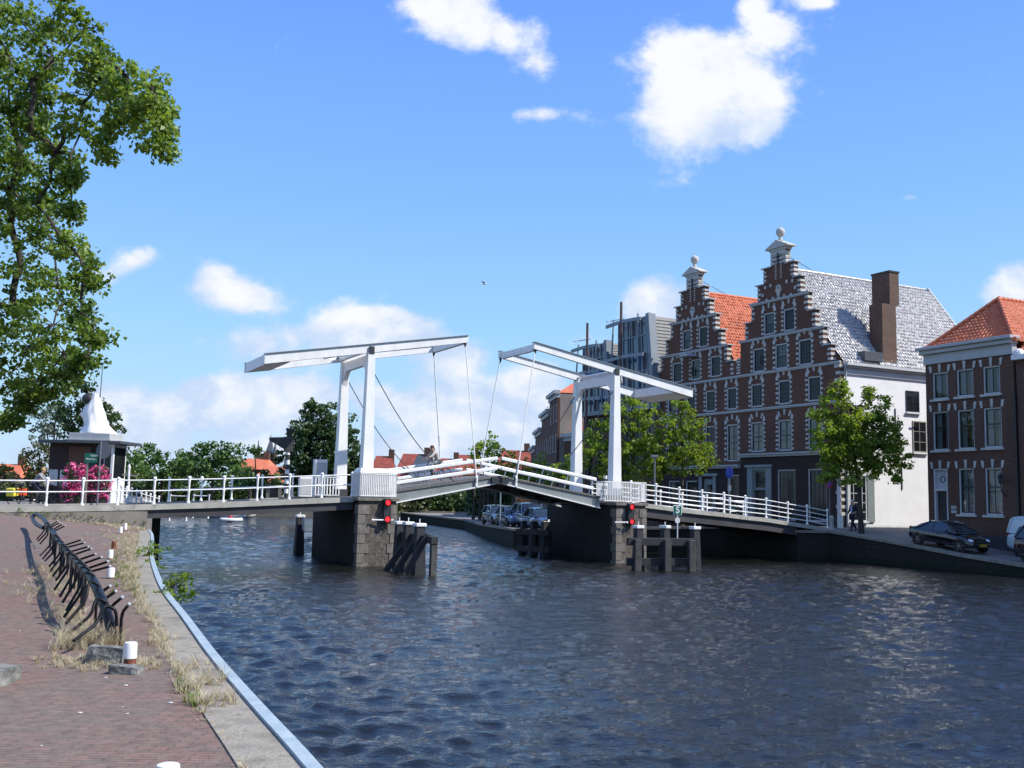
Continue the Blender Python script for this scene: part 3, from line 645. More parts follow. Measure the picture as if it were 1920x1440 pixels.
# leaves
def leaf(s, label):
    "left leaf k 1.2..6.42, right leaf mirrored about 6.55"
    K_ = (lambda k: k) if s > 0 else (lambda k: 13.1-k)
    zt = lambda k: 3.02+.157*k; zb = lambda k: 2.44+.197*k
    rt = kroot('bridge_leaf', 6.55, 0, 0, label, 'bridge leaf'); C = lambda k: K_(k)-6.55
    ka, kb = .95, 6.46
    def seg(me, k0, k1, o0, o1, f0, f1):
        a, b = (k0, k1) if s > 0 else (k1, k0)
        me.hexa([(C(a), o0, f0(a)), (C(b), o0, f0(b)), (C(b), o1, f0(b)), (C(a), o1, f0(a)), (C(a), o0, f1(a)), (C(b), o0, f1(b)), (C(b), o1, f1(b)), (C(a), o1, f1(a))])
    for o in (-.14, 3.76):
        me = MB(); seg(me, ka, kb, o, o+.18, lambda k: zb(k)+.06, lambda k: zt(k)-.03); me.build('girder', 'girder', rt)
        me = MB(); seg(me, ka, kb, o-.09, o+.27, zb, lambda k: zb(k)+.055); me.build('flange', 'white', rt)
    me = MB(); seg(me, ka, kb, -.2, 4.0, lambda k: zt(k)-.02, lambda k: zt(k)+.07); me.build('deck', 'deck', rt)
    me = MB()
    for i in range(6):
        k = 1.4+i*.95; seg(me, k, k+.12, .05, 3.75, lambda q: zb(q)+.12, lambda q: zt(q)-.03)
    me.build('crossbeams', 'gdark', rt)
    for o in (-.12, 3.92):
        for h0, th in ((.77, .17), (.30, .17)):
            me = MB(); seg(me, 1.15 if h0 > .5 else 1.3, kb-.02, o-.05, o+.05, lambda k: zt(k)+h0+.02*(k-1)*.3, lambda k: zt(k)+h0+th+.02*(k-1)*.3); me.build('handrail' if h0 > .5 else 'rail', 'white', rt, bevel=.03)
        me = MB()
        for k in (1.6, 3.0, 4.4, 5.8):
            me.beam((C(k), o, zt(k)+.05), (C(k-.25), o, zt(k)+.8), .05, .04)
        me.build('rail_stanchions', 'bluegrey', rt)
    me = MB()
    me.box(C(kb-.35) if s > 0 else C(kb), C(kb) if s > 0 else C(kb-.35), -.30, -.16, zb(kb)+.02, zb(kb)+.30); me.build('end_bracket', 'dark', rt)
    return rt
leaf(1, 'left raised-looking sloping leaf of the drawbridge'); leaf(-1, 'right sloping leaf of the drawbridge')
for o in bpy.data.objects:
    if o.get('label') == 'left raised-looking sloping leaf of the drawbridge': o['label'] = 'left sloping leaf of the drawbridge with thick white rails'
    if o.get('label') == 'right sloping leaf of the drawbridge': o['label'] = 'right sloping leaf of the drawbridge with thick white rails'
# stay cables
for (k0, o, kk, dirn, nm) in ((.15, -.02, 4.3, 1, 'near left'), (.15, 3.8, 4.3, 1, 'far left'), (12.95, -.02, 8.8, -1, 'near right'), (12.95, 3.8, 8.8, -1, 'far right')):
    rt = kroot('stay_cable', k0, o, 0, f'dark sagging steel cable from the {nm} tower post down to the deck', 'cable')
    me = MB(); pts = []
    for i in range(13):
        u = i/12; z = 8.6+(3.75-8.6)*u-.55*math.sin(math.pi*u); pts.append(((kk-k0)*u, 0 if o < 1 else 0, z))
    me.tube(pts, .022, 5); me.build('cable', 'dark', rt, smooth=60)
# picket enclosure on left pier
def pickets(me, p, q, z0, z1, n, wd=.04):
    p = Vector(p); q = Vector(q)
    for i in range(n+1):
        a = p.lerp(q, i/n); me.beam((a.x, a.y, z0), (a.x, a.y, z1), wd, .03)
    me.beam((p.x, p.y, z1), (q.x, q.y, z1), .05, .05); me.beam((p.x, p.y, z0), (q.x, q.y, z0), .05, .04)
e = kroot('picket_enclosure', -.55, -.9, 2.96, 'white picket enclosure with lid around the foot of the near left tower post', 'enclosure')
me = MB(); pickets(me, (0, 0, 0), (1.66, 0, 0), .06, 1.02, 20, .05); pickets(me, (0, 0, 0), (-.15, .75, 0), .06, 1.02, 8, .04); pickets(me, (1.66, 0, 0), (1.66, .8, 0), .06, 1.02, 8, .04); me.build('pickets', 'white', e)
me = MB(); me.hexa([(-.03, -.03, 1.06), (1.70, -.03, 1.06), (1.70, .62, 1.06), (-.18, .62, 1.06), (.02, .05, 1.27), (1.45, .05, 1.27), (1.45, .55, 1.27), (.0, .55, 1.27)]); me.build('lid', 'white', e, bevel=.01)
me = MB(); me.box(.08, 1.35, .10, .5, .55, 1.05); me.build('machine_box', 'white2', e)
e = kroot('picket_enclosure', 12.18, -.5, 2.96, 'white picket enclosure around the foot of the near right tower post', 'enclosure')
me = MB(); pickets(me, (0, 0, 0), (2.5, 0, 0), .06, 1.0, 26, .035); pickets(me, (0, 0, 0), (0, .7, 0), .06, 1.0, 7, .035); pickets(me, (2.5, 0, 0), (2.5, .7, 0), .06, 1.0, 6, .035); me.build('pickets', 'white', e)
e = kroot('picket_gate', -1.1, 3.75, 2.90, 'small white picket gate beside the far left tower post', 'gate')
me = MB(); pickets(me, (-.1, 0, 0), (.95, -.3, 0), .1, .95, 8, .05); me.build('pickets', 'white', e)
e = kroot('control_cabinet', -1.0, 4.3, 2.85, 'tall pale cabinet behind the far left tower post', 'cabinet')
me = MB(); me.box(-.1, .5, 0, .4, 0, 1.85); me.build('body', 'white2', e, bevel=.02); me = MB(); me.box(-.06, .46, -.02, 0.0, .2, 1.7); me.build('door', 'cornice', e)
e = kroot('control_cabinet', -2.0, 3.6, 2.80, 'low white cabinet beside the picket gate on the bridge', 'cabinet')
me = MB(); me.box(0, .6, 0, .3, .1, 1.05); me.build('body', 'white', e, bevel=.02); me = MB(); me.box(.05, .55, -.015, 0.0, .2, .95); me.build('door', 'cornice', e)
# small stuff under right side: sign 5, signals, mooring posts, etc.
def signal(k, o, z, label):
    rt = kroot('navigation_signal', k, o, z, label, 'signal light', 'red signals on the bridge piers')
    me = MB(); me.box(-.17, .17, 0, .14, -.55, .55); me.build('housing', 'dark', rt, bevel=.02)
    for dz in (.36, -.36):
        me = MB(); me.sphere((0, -.03, dz), .115, 14, 10, (1, .35, 1)); me.build('lamp', 'red', rt, smooth=True)
        me = MB(); me.tube([(0, .0, dz), (0, -.12, dz)], .14, 14, cap=False); me.build('hood', 'dark', rt)
    me = MB(); me.tube([(0, .1, -.55), (0, .12, -.8), (-.1, .14, -1.0)], .02, 5); me.build('conduit', 'dark', rt)
signal(.68, -1.08, 2.38, 'pair of red round lights on the left bridge pier'); signal(13.42, -1.08, 2.38, 'pair of red round lights on the right bridge pier')
def mooring(px, py, d, w_, label, group, lean=0, top=None, zb=-1.0, sq=True):
    p = at(px, py, d); rt = root('mooring_post', (p.x, p.y, 0), TH, label, 'mooring post', group)
    z = p.z; h = w_/2; me = MB(); b = h*1.25
    me.add([(-b+lean, -b, zb), (b+lean, -b, zb), (b+lean, b, zb), (-b+lean, b, zb), (-h*.8, -h*.8, z-.14), (h*.8, -h*.8, z-.14), (h*.8, h*.8, z-.14), (-h*.8, h*.8, z-.14)], [(0,3,2,1),(4,5,6,7),(0,1,5,4),(1,2,6,5),(2,3,7,6),(3,0,4,7)])
    me.build('post', 'timber', rt, bevel=.02)
    me = MB(); me.box(-h*1.02, h*1.02, -h*1.02, h*1.02, z-.139, z); me.build('cap', 'white', rt, bevel=.025)
    me = MB(); me.tube([(0, 0, z-.01), (0, 0, z+.17)], .02, 6); me.build('pin', 'white', rt)
    return rt
g = 'tarred mooring posts with white caps'
mooring(749, 977, 43.2, .38, 'leftmost white-capped post of the three in front of the left pier', g)
mooring(766, 978, 42.2, .40, 'middle white-capped post of the three in front of the left pier', g)
mooring(787, 981, 41.2, .44, 'rightmost white-capped post of the three in front of the left pier', g)
p = at(787, 981, 40.8)
rt = root('fender_frame', (p.x, p.y, 0), TH, 'dark slanting timber fender in front of the three left posts', 'fender')
for a in range(3):
    me = MB(); o1 = a*1.0; me.beam((-1.05-.1*a, .05+o1, -.9), (.28, -.25+o1, 1.55-.1*a), .26, .22); me.build('raker', 'timber', rt)
me = MB(); me.beam((.30, -.9, 1.35), (.25, 3.0, 1.45), .28, .26); me.build('waling', 'timber', rt)
me = MB(); me.beam((.30, -.75, -.9), (.32, -.75, 1.25), .24, .22); me.build('post', 'timberlight', rt)
for i, (x, y, d) in enumerate(((982, 972, 57), (1001, 973, 56), (1022, 974, 54.5))):
    mooring(x, y, d, .38, ('leftmost', 'middle', 'rightmost')[i]+' of the three white-capped posts beyond the right leaf', g)
p = at(1001, 1000, 54.8); rt = root('fender_frame', (p.x, p.y, 0), R(-35), 'dark timber rail frame in front of the posts beyond the right leaf', 'fender')
for z in (1.25, .35): me = MB(); me.box(-1.1, 1.0, -.12, .12, z-.15, z+.15); me.build('waling', 'timberlight', rt, bevel=.02)
for x in (-.95, -.1, .75): me = MB(); me.box(x-.13, x+.13, .13, .4, -1, 1.3); me.build('post', 'timber', rt)
for i, (x, y, d) in enumerate(((1197, 985, 46.4), (1247, 985, 46.8), (1303, 987, 47.1))):
    mooring(x, y, d, .40, ('leftmost', 'middle', 'rightmost')[i]+' of the three white-capped posts in front of the right pier', g)
a, b = at(1180, 1008, 45.95), at(1306, 1015, 46.6)
rt = root('fender_frame', (a.x, a.y, 0), math.atan2(b.y-a.y, b.x-a.x), 'dark timber fender with two long rails in front of the right pier', 'fender'); Ln = math.hypot(b.x-a.x, b.y-a.y)
for z in (1.24, .34): me = MB(); me.box(-.1, Ln, -.13, .13, z-.17, z+.17); me.build('waling', 'timber', rt, bevel=.02)
for x in (.3, 1.7, Ln-.35): me = MB(); me.box(x-.15, x+.15, -.42, -.14, -1, 1.35); me.build('post', 'timberlight', rt, bevel=.02)
p = at(1270, 1010, 46.4); rt = root('number_sign', (p.x, p.y, p.z), R(8), 'green number 5 sign on a white pole above the right timber fender', 'sign')
me = MB(); me.tube([(0, 0, 0), (0, 0, 1.08)], .028, 8); me.build('pole', 'white', rt)
me = MB(); me.box(-.20, .20, -.03, 0, 1.06, 1.50); me.build('border', 'white', rt, bevel=.02)
me = MB(); me.box(-.175, .175, -.036, -.031, 1.085, 1.475); me.build('panel', 'greensign', rt)
text('5', .40, 'white', rt, (0, -.040, 1.28), (R(90), 0, 0), 'digit', .004, bold=.012)
me = MB(); me.prism([(.0+.125*math.cos(a*math.pi/3+.5), .82+.15*math.sin(a*math.pi/3+.5)) for a in range(6)], -.03, 0); me.build('hexagon_plate', 'white', rt)
mooring(563, 965, 51.6, .42, 'white-capped mooring post with white pipe behind the left pier', g)
p = at(563, 965, 51.2); rt = root('pipe_rail', (p.x, p.y, 0), TH, 'bent white pipe fixed between mooring post and left pier', 'pipe')
me = MB(); me.tube([(.15, 0, 1.95), (.18, 0, 1.2), (.25, 0, 1.15), (.9, -.2, 1.15)], .04, 6); me.build('pipe', 'white', rt)
rt = kroot('lamp_bracket', -.2, -1.02, 1.98, 'white arm lamp reaching from the left pier to the mooring posts', 'lamp')
me = MB(); me.tube([(.25, 0, 0), (1.15, -.1, 0)], .035, 8); me.build('arm', 'white', rt); me = MB(); me.sphere((.22, -.02, 0), .06); me.build('lamp_head', 'white', rt, smooth=True)
rt = kroot('lamp_bracket', 12.4, -1.02, 1.98, 'white arm lamp on the right pier', 'lamp')
me = MB(); me.tube([(.1, 0, 0), (.65, -.1, 0)], .035, 8); me.build('arm', 'white', rt); me = MB(); me.sphere((.72, -.12, 0), .06); me.build('lamp_head', 'white', rt, smooth=True)
# striped signal mast on the bridge
def striped(k, o, z0, n, h, label, wing=True):
    rt = kroot('signal_mast', k, o, z0, label, 'signal mast')
    me = MB(); me.tube([(0, 0, 0), (0, 0, n*h)], .095, 10); me.build('pole', 'darkpaint', rt, smooth=60)
    me = MB()
    for i in range(n//2): me.tube([(0, 0, (2*i+1)*h), (0, 0, (2*i+2)*h-.02)], .099, 10)
    me.build('white_bands', 'white', rt, smooth=60)
    if wing:
        z = n*h
        me = MB(); me.box(-.19, .21, -.12, .12, z-.1, z+.62); me.build('signal_box', 'darkpaint', rt, bevel=.02)
        me = MB(); me.prism([(-.19, z+.6), (-.9, z+.55), (-.9, z+.42), (-.19, z+.05)], -.1, .1); me.build('hood', 'dark', rt)
        me = MB(); me.lathe([(.08, .62), (.1, .72), (.2, .95), (.2, 1.02)], (.05, 0, z), 4); me.build('lantern', 'dark', rt)
striped(-2.55, 3.9, 2.82, 10, .225, 'black and white striped mast with dark signal box on the left approach')
striped(15.2, 4.2, 2.8, 8, .2, 'short black and white striped post beside the far right railing', wing=False)
# ---------------------------------------------------------------- house helpers (front at y=0 facing -y, x to the right)
def wall_cells(me, inside, openings, xs, zs, y=0, depth=.25):
    xs = sorted(set(round(v, 4) for v in list(xs)+[o[0] for o in openings]+[o[1] for o in openings]))
    zs = sorted(set(round(v, 4) for v in list(zs)+[o[2] for o in openings]+[o[3] for o in openings]))
    nx, nz = len(xs)-1, len(zs)-1
    def solid(i, j):
        if i < 0 or j < 0 or i >= nx or j >= nz: return False
        xc, zc = (xs[i]+xs[i+1])/2, (zs[j]+zs[j+1])/2
        if not inside(xc, zc): return False
        return not any(a < xc < b and c < zc < d for a, b, c, d in openings)
    for i in range(nx):
        for j in range(nz):
            if not solid(i, j): continue
            x0, x1, z0, z1 = xs[i], xs[i+1], zs[j], zs[j+1]
            me.quad((x0, y, z0), (x1, y, z0), (x1, y, z1), (x0, y, z1)); me.quad((x0, y+depth, z1), (x1, y+depth, z1), (x1, y+depth, z0), (x0, y+depth, z0))
            if not solid(i-1, j): me.quad((x0, y+depth, z0), (x0, y, z0), (x0, y, z1), (x0, y+depth, z1))
            if not solid(i+1, j): me.quad((x1, y, z0), (x1, y+depth, z0), (x1, y+depth, z1), (x1, y, z1))
            if not solid(i, j-1): me.quad((x0, y+depth, z0), (x1, y+depth, z0), (x1, y, z0), (x0, y, z0))
            if not solid(i, j+1): me.quad((x0, y, z1), (x1, y, z1), (x1, y+depth, z1), (x0, y+depth, z1))
def window(parent, x0, x1, z0, z1, nx=3, nz=4, y=.06, fw=.09, frame='frame', glass='winglass', sash='sash', curtain=None, mid=True, proud=.05, name='window', upper=None):
    me = MB(); yf, yb = y-proud, y+.06
    me.box(x0, x0+fw, yf, yb, z0, z1); me.box(x1-fw, x1, yf, yb, z0, z1); me.box(x0+fw, x1-fw, yf, yb, z1-fw, z1); me.box(x0+fw, x1-fw, yf, yb, z0, z0+fw)
    wn = me.build(name, frame, parent)
    a, b, c, d = x0+fw, x1-fw, z0+fw, z1-fw; s = .05; me = MB(); y0, y1 = y+.0, y+.05
    me.box(a, a+s, y0, y1, c, d); me.box(b-s, b, y0, y1, c, d); me.box(a+s, b-s, y0, y1, c, c+s); me.box(a+s, b-s, y0, y1, d-s, d)
    zm = c+(d-c)*(upper or .5)
    if mid: me.box(a+s, b-s, y0-.012, y1, zm-.035, zm+.035)
    for i in range(1, nx): xx = a+(b-a)*i/nx; me.box(xx-.014, xx+.014, y0+.012, y1-.005, c+s, d-s)
    for j in range(1, nz):
        zz = c+(d-c)*j/nz
        if mid and abs(zz-zm) < .08: continue
        me.box(a+s, b-s, y0+.014, y1-.006, zz-.013, zz+.013)
    me.build('sash', sash, wn)
    me = MB()
    # panes very slightly out of plane, as old glass is
    g = random.Random(int((x0*31+z0*17)*100)); t1, t2 = g.uniform(-.006, .006), g.uniform(-.006, .006)
    me.quad((a, y+.03+t1, c), (b, y+.03-t1, c), (b, y+.03-t1+t2, d), (a, y+.03+t1+t2, d)); me.build('pane', glass, wn)
    if curtain:
        me = MB(); n = 14; vs = []
        lo, hi = curtain if isinstance(curtain, tuple) else (0, 1)
        def cur(u0, u1):
            for i in range(n):
                p, q = u0+(u1-u0)*i/n, u0+(u1-u0)*(i+1)/n; yy0, yy1 = y+.13+.03*math.sin(i*1.9), y+.13+.03*math.sin((i+1)*1.9)
                me.quad((p, yy0, c+(d-c)*lo), (q, yy1, c+(d-c)*lo), (q, yy1, c+(d-c)*hi), (p, yy0, c+(d-c)*hi))
        wd = b-a
        if hi-lo > .99: cur(a, a+wd*.42); cur(b-wd*.30, b)
        else: cur(a, b)
        me.build('curtain', 'lace' if hi-lo < .99 else 'curtain', wn)
    return wn
def interior(parent, x0, x1, z0, z1, y=.5, m='interior'):
    me = MB(); me.quad((x0, y, z0), (x1, y, z0), (x1, y, z1), (x0, y, z1)); return me.build('interior_wall', m, parent)
def tiles(parent, P0, U, Vv, wu, hv, tw=.25, th=.32, m='redtile', name='roof', clip=None, amp=.05, lip=.05):
    "wavy pantile surface. P0 lower corner, U unit vector along eave, V unit vector up the slope, clip(u,v)->keep"
    U = Vector(U).normalized(); Vv = Vector(Vv).normalized(); Nn = U.cross(Vv).normalized()
    nc = max(1, round(wu/tw)); nr = max(1, round(hv/th)); tw = wu/nc; th = hv/nr
    prof = [(0, 0), (.18, -.55), (.38, -.8), (.6, -.2), (.78, .9), (.92, .55)]
    us = []; hs_ = []
    for i in range(nc):
        for a, h in prof: us.append((i+a)*tw); hs_.append(h*amp)
    us.append(nc*tw); hs_.append(0); us = np.array(us); hs_ = np.array(hs_); g = np.random.default_rng(int(wu*100))
    co = []; fc = []; P0 = np.array(P0); Ua, Va, Na = np.array(U), np.array(Vv), np.array(Nn); nu = len(us)
    for r in range(nr):
        jit = np.repeat(g.normal(0, .006, nc+1), 6)[:nu]
        tl = np.repeat(g.normal(0, .010, nc+1), 6)[:nu]
        for (v, h) in ((r*th-.004, lip*.35), (r*th+.012, lip*.8), (r*th+.06, lip), ((r+1)*th-.01, 0.)):
            co.append(P0+us[:, None]*Ua+np.full(nu, v)[:, None]*Va+(hs_+h+jit+(tl if h else -tl))[:, None]*Na)
    co = np.concatenate(co)
    for r in range(nr):
        base = (4*r)*nu
        for i in range(nu-1):
            if clip and not clip((us[i]+us[i+1])/2, (r+.5)*th): continue
            for q in range(-1 if r else 0, 3): fc.append((base+q*nu+i, base+q*nu+i+1, base+(q+1)*nu+i+1, base+(q+1)*nu+i))
    return npmesh(name, co, np.array(fc), m, parent, smooth=True)
def dressing(me, x0, x1, z0, z1, arch=True, n=5, side=True, tips=True):
    w0 = .21
    if side:
        hh = (z1-z0)/n
        for i in range(n):
            z = z0+hh*i+.06; ww = w0 if i % 2 == 0 else w0*.78
            me.box(x0-ww, x0+.005, -.028, .05, z, z+hh*.46); me.box(x1-.005, x1+ww, -.028, .05, z, z+hh*.46)
    cx = (x0+x1)/2; hw = (x1-x0)/2
    if arch:
        for a in (-27, 0, 27):
            r0_, r1_ = .95, 1.33; an = R(a); c_ = Vector((cx, -.03, z1-.62)); d = Vector((math.sin(an), 0, math.cos(an))); s = Vector((math.cos(an), 0, -math.sin(an)))
            p0, p1 = c_+d*r0_, c_+d*r1_; vs = []
            for pp, ww in ((p0, .065), (p1, .085)):
                for sg in (-1, 1): vs.append(pp+s*sg*ww)
            me.prism([(v.x, v.z) for v in (vs[0], vs[1], vs[3], vs[2])], -.03, .05)
    if tips:
        for sx_ in (-1, 1):
            xx = cx+sx_*(hw+.06); me.prism([(xx-.11, z1+.02), (xx+.11, z1+.02), (xx+.13, z1+.2), (xx, z1+.42), (xx-.13, z1+.2)], -.03, .05)
# ---------------------------------------------------------------- the two step-gabled houses
STEPS = [(19.2, 1.5), (18.1, 2.12), (16.9, 2.78), (15.62, 3.45), (14.4, 4.12), (13.15, 4.80), (12.0, 5.55)]
GZ = 1.35
def gable_house(k, oL, width, cx, wins, ground, label, roofm, left_clip, ground_corn, zend, rclip=None, left=False):
    """oL = o of the left end of the facade; local x = oL-o"""
    rt = hroot('gabled_house', k, oL, 0, label, 'house', 'step gabled houses')
    def hw(z):
        if z > 19.2: return .74
        for (zt, h), (zb, _) in zip(STEPS, STEPS[1:]+[(0, 99)]):
            if zb < z <= zt: return h
        return 99
    def inside(x, z): return 0 <= x <= width and (abs(x-cx) <= hw(z) or (left and x > cx and z < 13.15)) and z < 20.25
    xs = [0, width]+[cx+s*h for _, h in STEPS for s in (-1, 1) if 0 < cx+s*h < width]+[cx-.74, cx+.74]
    zs = [GZ-.5, 20.25]+[z for z, _ in STEPS]+[zend]
    me = MB(); me.cur = 0
    wall_cells(me, lambda x, z: inside(x, z) and z > ground_corn, [w_[:4] for w_ in wins], xs, zs+[ground_corn], 0, .38)
    # stone dressings as one carved trim
    me.cur = 1
    for w_ in wins: dressing(me, *w_[:4], arch=True, n=5 if w_[3]-w_[2] < 1.75 else 7)
    for (zt, h), (zb, _) in zip([(20.25, .74)]+STEPS[:-1], STEPS):
        for i in range(3 if zt < 20 else 3):
            z = zb+.18+i*(zt-zb-.2)/3
            for s in (-1, 1):
                xe = cx+s*h
                if not (-.05 < xe < width+.05): continue
                a, b = sorted((xe+s*.03, xe-s*(.34 if i % 2 else .26))); me.box(a, b, -.03, .41, z, z+.17)
    if not left:
        for i in range(22):
            z = 2.4+i*.44; me.box(width-(.42 if i % 2 else .3), width+.03, -.03, .5 if i % 2 else .35, z, z+.2)
    for i in range(10):
        z = 18.3+i*.18
        if z < 20.0: me.box(cx-.33, cx-.19, -.028, .02, z, z+.09); me.box(cx+.19, cx+.33, -.028, .02, z, z+.09)
    for (dx, dz) in ((-1.35, 17.9), (-.8, 17.95), (.8, 17.95), (1.35, 17.9), (-1.6, 17.4), (1.6, 17.4), (-.55, 17.0), (0, 17.0), (.55, 17.0), (-1.2, 16.97), (1.2, 16.97)): me.box(cx+dx-.09, cx+dx+.09, -.028, .02, dz-.1, dz+.12)
    for i in range(7):
        a = i*math.pi/3.5; me.box(cx+.22*math.sin(a)-.07, cx+.22*math.sin(a)+.07, -.04, .02, 17.55+.25*math.cos(a)-.1, 17.55+.25*math.cos(a)+.1)
    me.box(cx-.12, cx+.12, -.05, .02, 17.1, 17.6)
    me.build('front_wall', ['brickg', 'ltstone'], rt)
    me = MB(); wall_cells(me, lambda x, z: inside(x, z) and z < ground_corn, [w_[:4] for w_ in ground], [0, width], [GZ-.5, ground_corn], .0, .38); me.build('ground_floor_wall', 'brickp', rt)
    wr_ = random.Random(4)
    for (x0, x1, z0, z1, nx, nz, nm, cu) in wins:
        if cu is None and wr_.random() < .30: cu = (wr_.choice((.55, .7, .42)), .985)
        window(rt, x0, x1, z0, z1, nx, nz, y=.10, curtain=cu, glass='winglass' if not cu else 'clear')
    for (x0, x1, z0, z1, nx, nz, nm, cu) in ground:
        if nm == 'door':
            me = MB(); me.box(x0, x1, .18, .24, z0, z1-1.3); d = me.build('door', 'darkpaint', rt)
            me = MB()
            for i in range(2):
                me.box(x0+.12+i*(x1-x0)/2, x0+(i+1)*(x1-x0)/2-.06, .165, .18, z0+.2, z0+1.0); me.box(x0+.12+i*(x1-x0)/2, x0+(i+1)*(x1-x0)/2-.06, .165, .18, z0+1.1, z1-1.5)
            me.build('panels', 'dark', d); me = MB(); me.sphere((x1-.15, .14, z0+1.0), .035); me.build('handle', 'chrome', d)
            window(rt, x0, x1, z1-1.25, z1, 3, 4, y=.12, mid=False, frame='gframe', name='fanlight')
            me = MB(); me.box(x0-.62, x0-.08, -.10, .05, z0-.3, z1+.22); me.box(x1+.08, x1+.62, -.10, .05, z0-.3, z1+.22); me.box(x0-.08, x1+.08, -.08, .06, z1+.02, z1+.22); me.box(x0-.08, x0+.001, -.04, .3, z0, z1+.02); me.box(x1-.001, x1+.08, -.04, .3, z0, z1+.02); me.box(x0, x1, -.0, .2, z1-1.33, z1-1.23)
            me.box(x0-.75, x1+.75, -.22, .04, z1+.221, z1+.40); me.build('door_surround', 'gframe', rt, bevel=.015)
        elif nm == 'door2':
            me = MB(); me.box(x0, x1, .16, .24, z0, z1); d = me.build('door', 'gframe', rt)
            xm = (x0+x1)/2; me = MB(); me.box(xm-.36, xm+.36, .15, .165, z0+.9, z1-.45); me.build('door_light', 'winglass', d)
            me = MB(); me.box(x0-.35, x0, -.06, .05, z0-.3, z1+.15); me.box(x1, x1+.35, -.06, .05, z0-.3, z1+.15); me.box(x0-.6, x1+.6, -.16, .04, z1+.151, z1+.36); me.build('door_surround', 'gframe', rt, bevel=.015)
        else: window(rt, x0, x1, z0, z1, nx, nz, y=.12, curtain=cu, frame='frame', glass='clear' if cu else 'winglass', upper=.42)
    interior(rt, .2, width-.2, GZ, 11.9, .75)
    # string courses and step caps
    me = MB()
    for z in (16.85, 14.38, 11.95, 9.47):
        h = min(hw(z-.02)+.08, 99); a, b = max(-.02 if left else 0, cx-h), min(width+(.12 if not left else 0), cx+h)
        me.box(a, b, -.12, .03, z, z+.09); me.box(a, b, -.07, .03, z-.08, z)
    z = ground_corn; me.box(0, width+(.1 if not left else 0), -.30, .04, z-.02, z+.08); me.box(0, width, -.16, .03, z-.16, z-.02)
    for zt, h in STEPS[:6]:
        for s in (-1, 1):
            nh = 0
            for zz, hh in [(20.25, .74)]+STEPS:
                if zz > zt: nh = hh
            a, b = sorted((cx+s*(nh-.02), cx+s*(h+.16))); a = max(a, -.1); b = min(b, width+.1)
            if b > a: me.box(a, b, -.13, .50, zt, zt+.085)
    me.build('string_courses', 'cornice', rt)
    # pinnacle
    me = MB(); me.box(cx-.80, cx+.80, -.12, .50, 20.25, 20.42); me.box(cx-.72, cx+.72, -.06, .44, 20.0, 20.249)
    me.prism([(cx-1.12, 20.421), (cx+1.12, 20.421), (cx+1.12, 20.50), (cx, 21.0), (cx-1.12, 20.50)], -.22, .60); pn = me.build('pinnacle', 'ltstone', rt, bevel=.01)
    me = MB(); me.lathe([(.16, 0), (.13, .12), (.11, .28), (.2, .33), (.29, .48), (.31, .62), (.26, .78), (.15, .88), (.03, .93), (.012, 1.15), (.004, 1.5)], (cx, .19, 20.98), 14); me.build('ball_finial', 'ltstone', pn, smooth=50)
    me = MB()
    for i in range(3): me.box(cx-.77, cx+.77, -.028, .41, 18.75+i*.0+19.35-18.75+i*.27, 19.35+i*.27+.13)
    me.build('white_bands', 'ltstone', rt)
    me = MB(); me.box(cx-.06, cx+.06, -.09, .0, 19.3, 20.1); me.build('wall_anchor', 'dark', rt)
    me = MB()
    for (ax, az) in ((cx-1.9 if not left else cx, 12.9),): me.box(ax-.04, ax+.04, -.06, 0, az-.35, az+.35)
    me.build('wall_anchor', 'dark', rt)
    # body and roof
    D = 14.4; rz = 19.05; ez = 11.9
    me = MB(); me.box(.3, width-.001, .40, D, GZ-.6, ez); body = me.build('body', 'render' if not left else 'brickg', rt)
    sl = Vector((5.5, 0, rz-ez)).length
    ang_ = math.atan2(rz-ez, 5.5)
    me = MB(); me.prism([(cx-5.45, ez-.05), (cx+5.45, ez-.05), (cx, rz-.12)], .39, D-.02); me.build('roof_body', 'brickg', rt)
    rr = tiles(rt, (cx+5.62, .38, ez-.08), (0, 1, 0), (-5.5, 0, rz-ez), D-.35, sl+.1, .25, .34, roofm, 'roof', clip=rclip)
    tiles(rt, (cx-5.62, D+.03, ez-.08), (0, -1, 0), (5.5, 0, rz-ez), D-.35, sl+.1, .25, .34, roofm, 'roof', clip=left_clip)
    me = MB(); 
    for i in range(int((D-.4)/.36)): me.tube([(cx, .40+i*.36, rz+.03), (cx, .40+i*.36+.38, rz+.045)], [.12, .14], 8)
    me.build('ridge_tiles', roofm, rt, smooth=50)
    me = MB(); me.tube([(cx, .5, 20.1), (cx, 3.3, rz+.1)], .02, 5); me.build('stay_wire', 'dark', rt)
    return rt
def WN(lst, oL, nx=4, nz=6, cu=None):
    return [(oL-a, oL-b, c, d, nx, nz, 'w', (cu[i] if cu else None)) for i, (a, b, c, d) in enumerate(lst)]
oR = 13.1
wr = WN([(10.65, 9.54, 14.56, 16.1), (8.66, 7.58, 14.56, 16.1), (11.80, 10.58, 12.08, 13.76), (9.52, 8.30, 12.08, 13.80), (7.25, 6.03, 12.1, 13.82),
         (6.42, 5.24, 9.66, 11.28), (9.24, 8.06, 9.66, 11.29), (12.02, 10.8, 9.66, 11.28)], oR)
wr += WN([(6.44, 5.14, 6.55, 8.62), (9.27, 7.95, 6.55, 8.62), (12.04, 10.7, 6.55, 8.62)], oR, 2, 3, [(0, 1), (0, 1), (0, 1)])
gr = WN([(6.50, 4.80, 1.95, 5.32), (9.38, 7.64, 1.95, 5.30)], oR, 4, 6)
gr += [(oR-11.72, oR-10.50, 1.62, 5.25, 0, 0, 'door', None)]
HR = gable_house(32, oR, oR-3.6, 4.0, wr, gr, 'right step gabled house with glazed grey tile roof, white side wall and tall chimney', 'greytile', None, 6.35, 12)
oL_ = 22.9
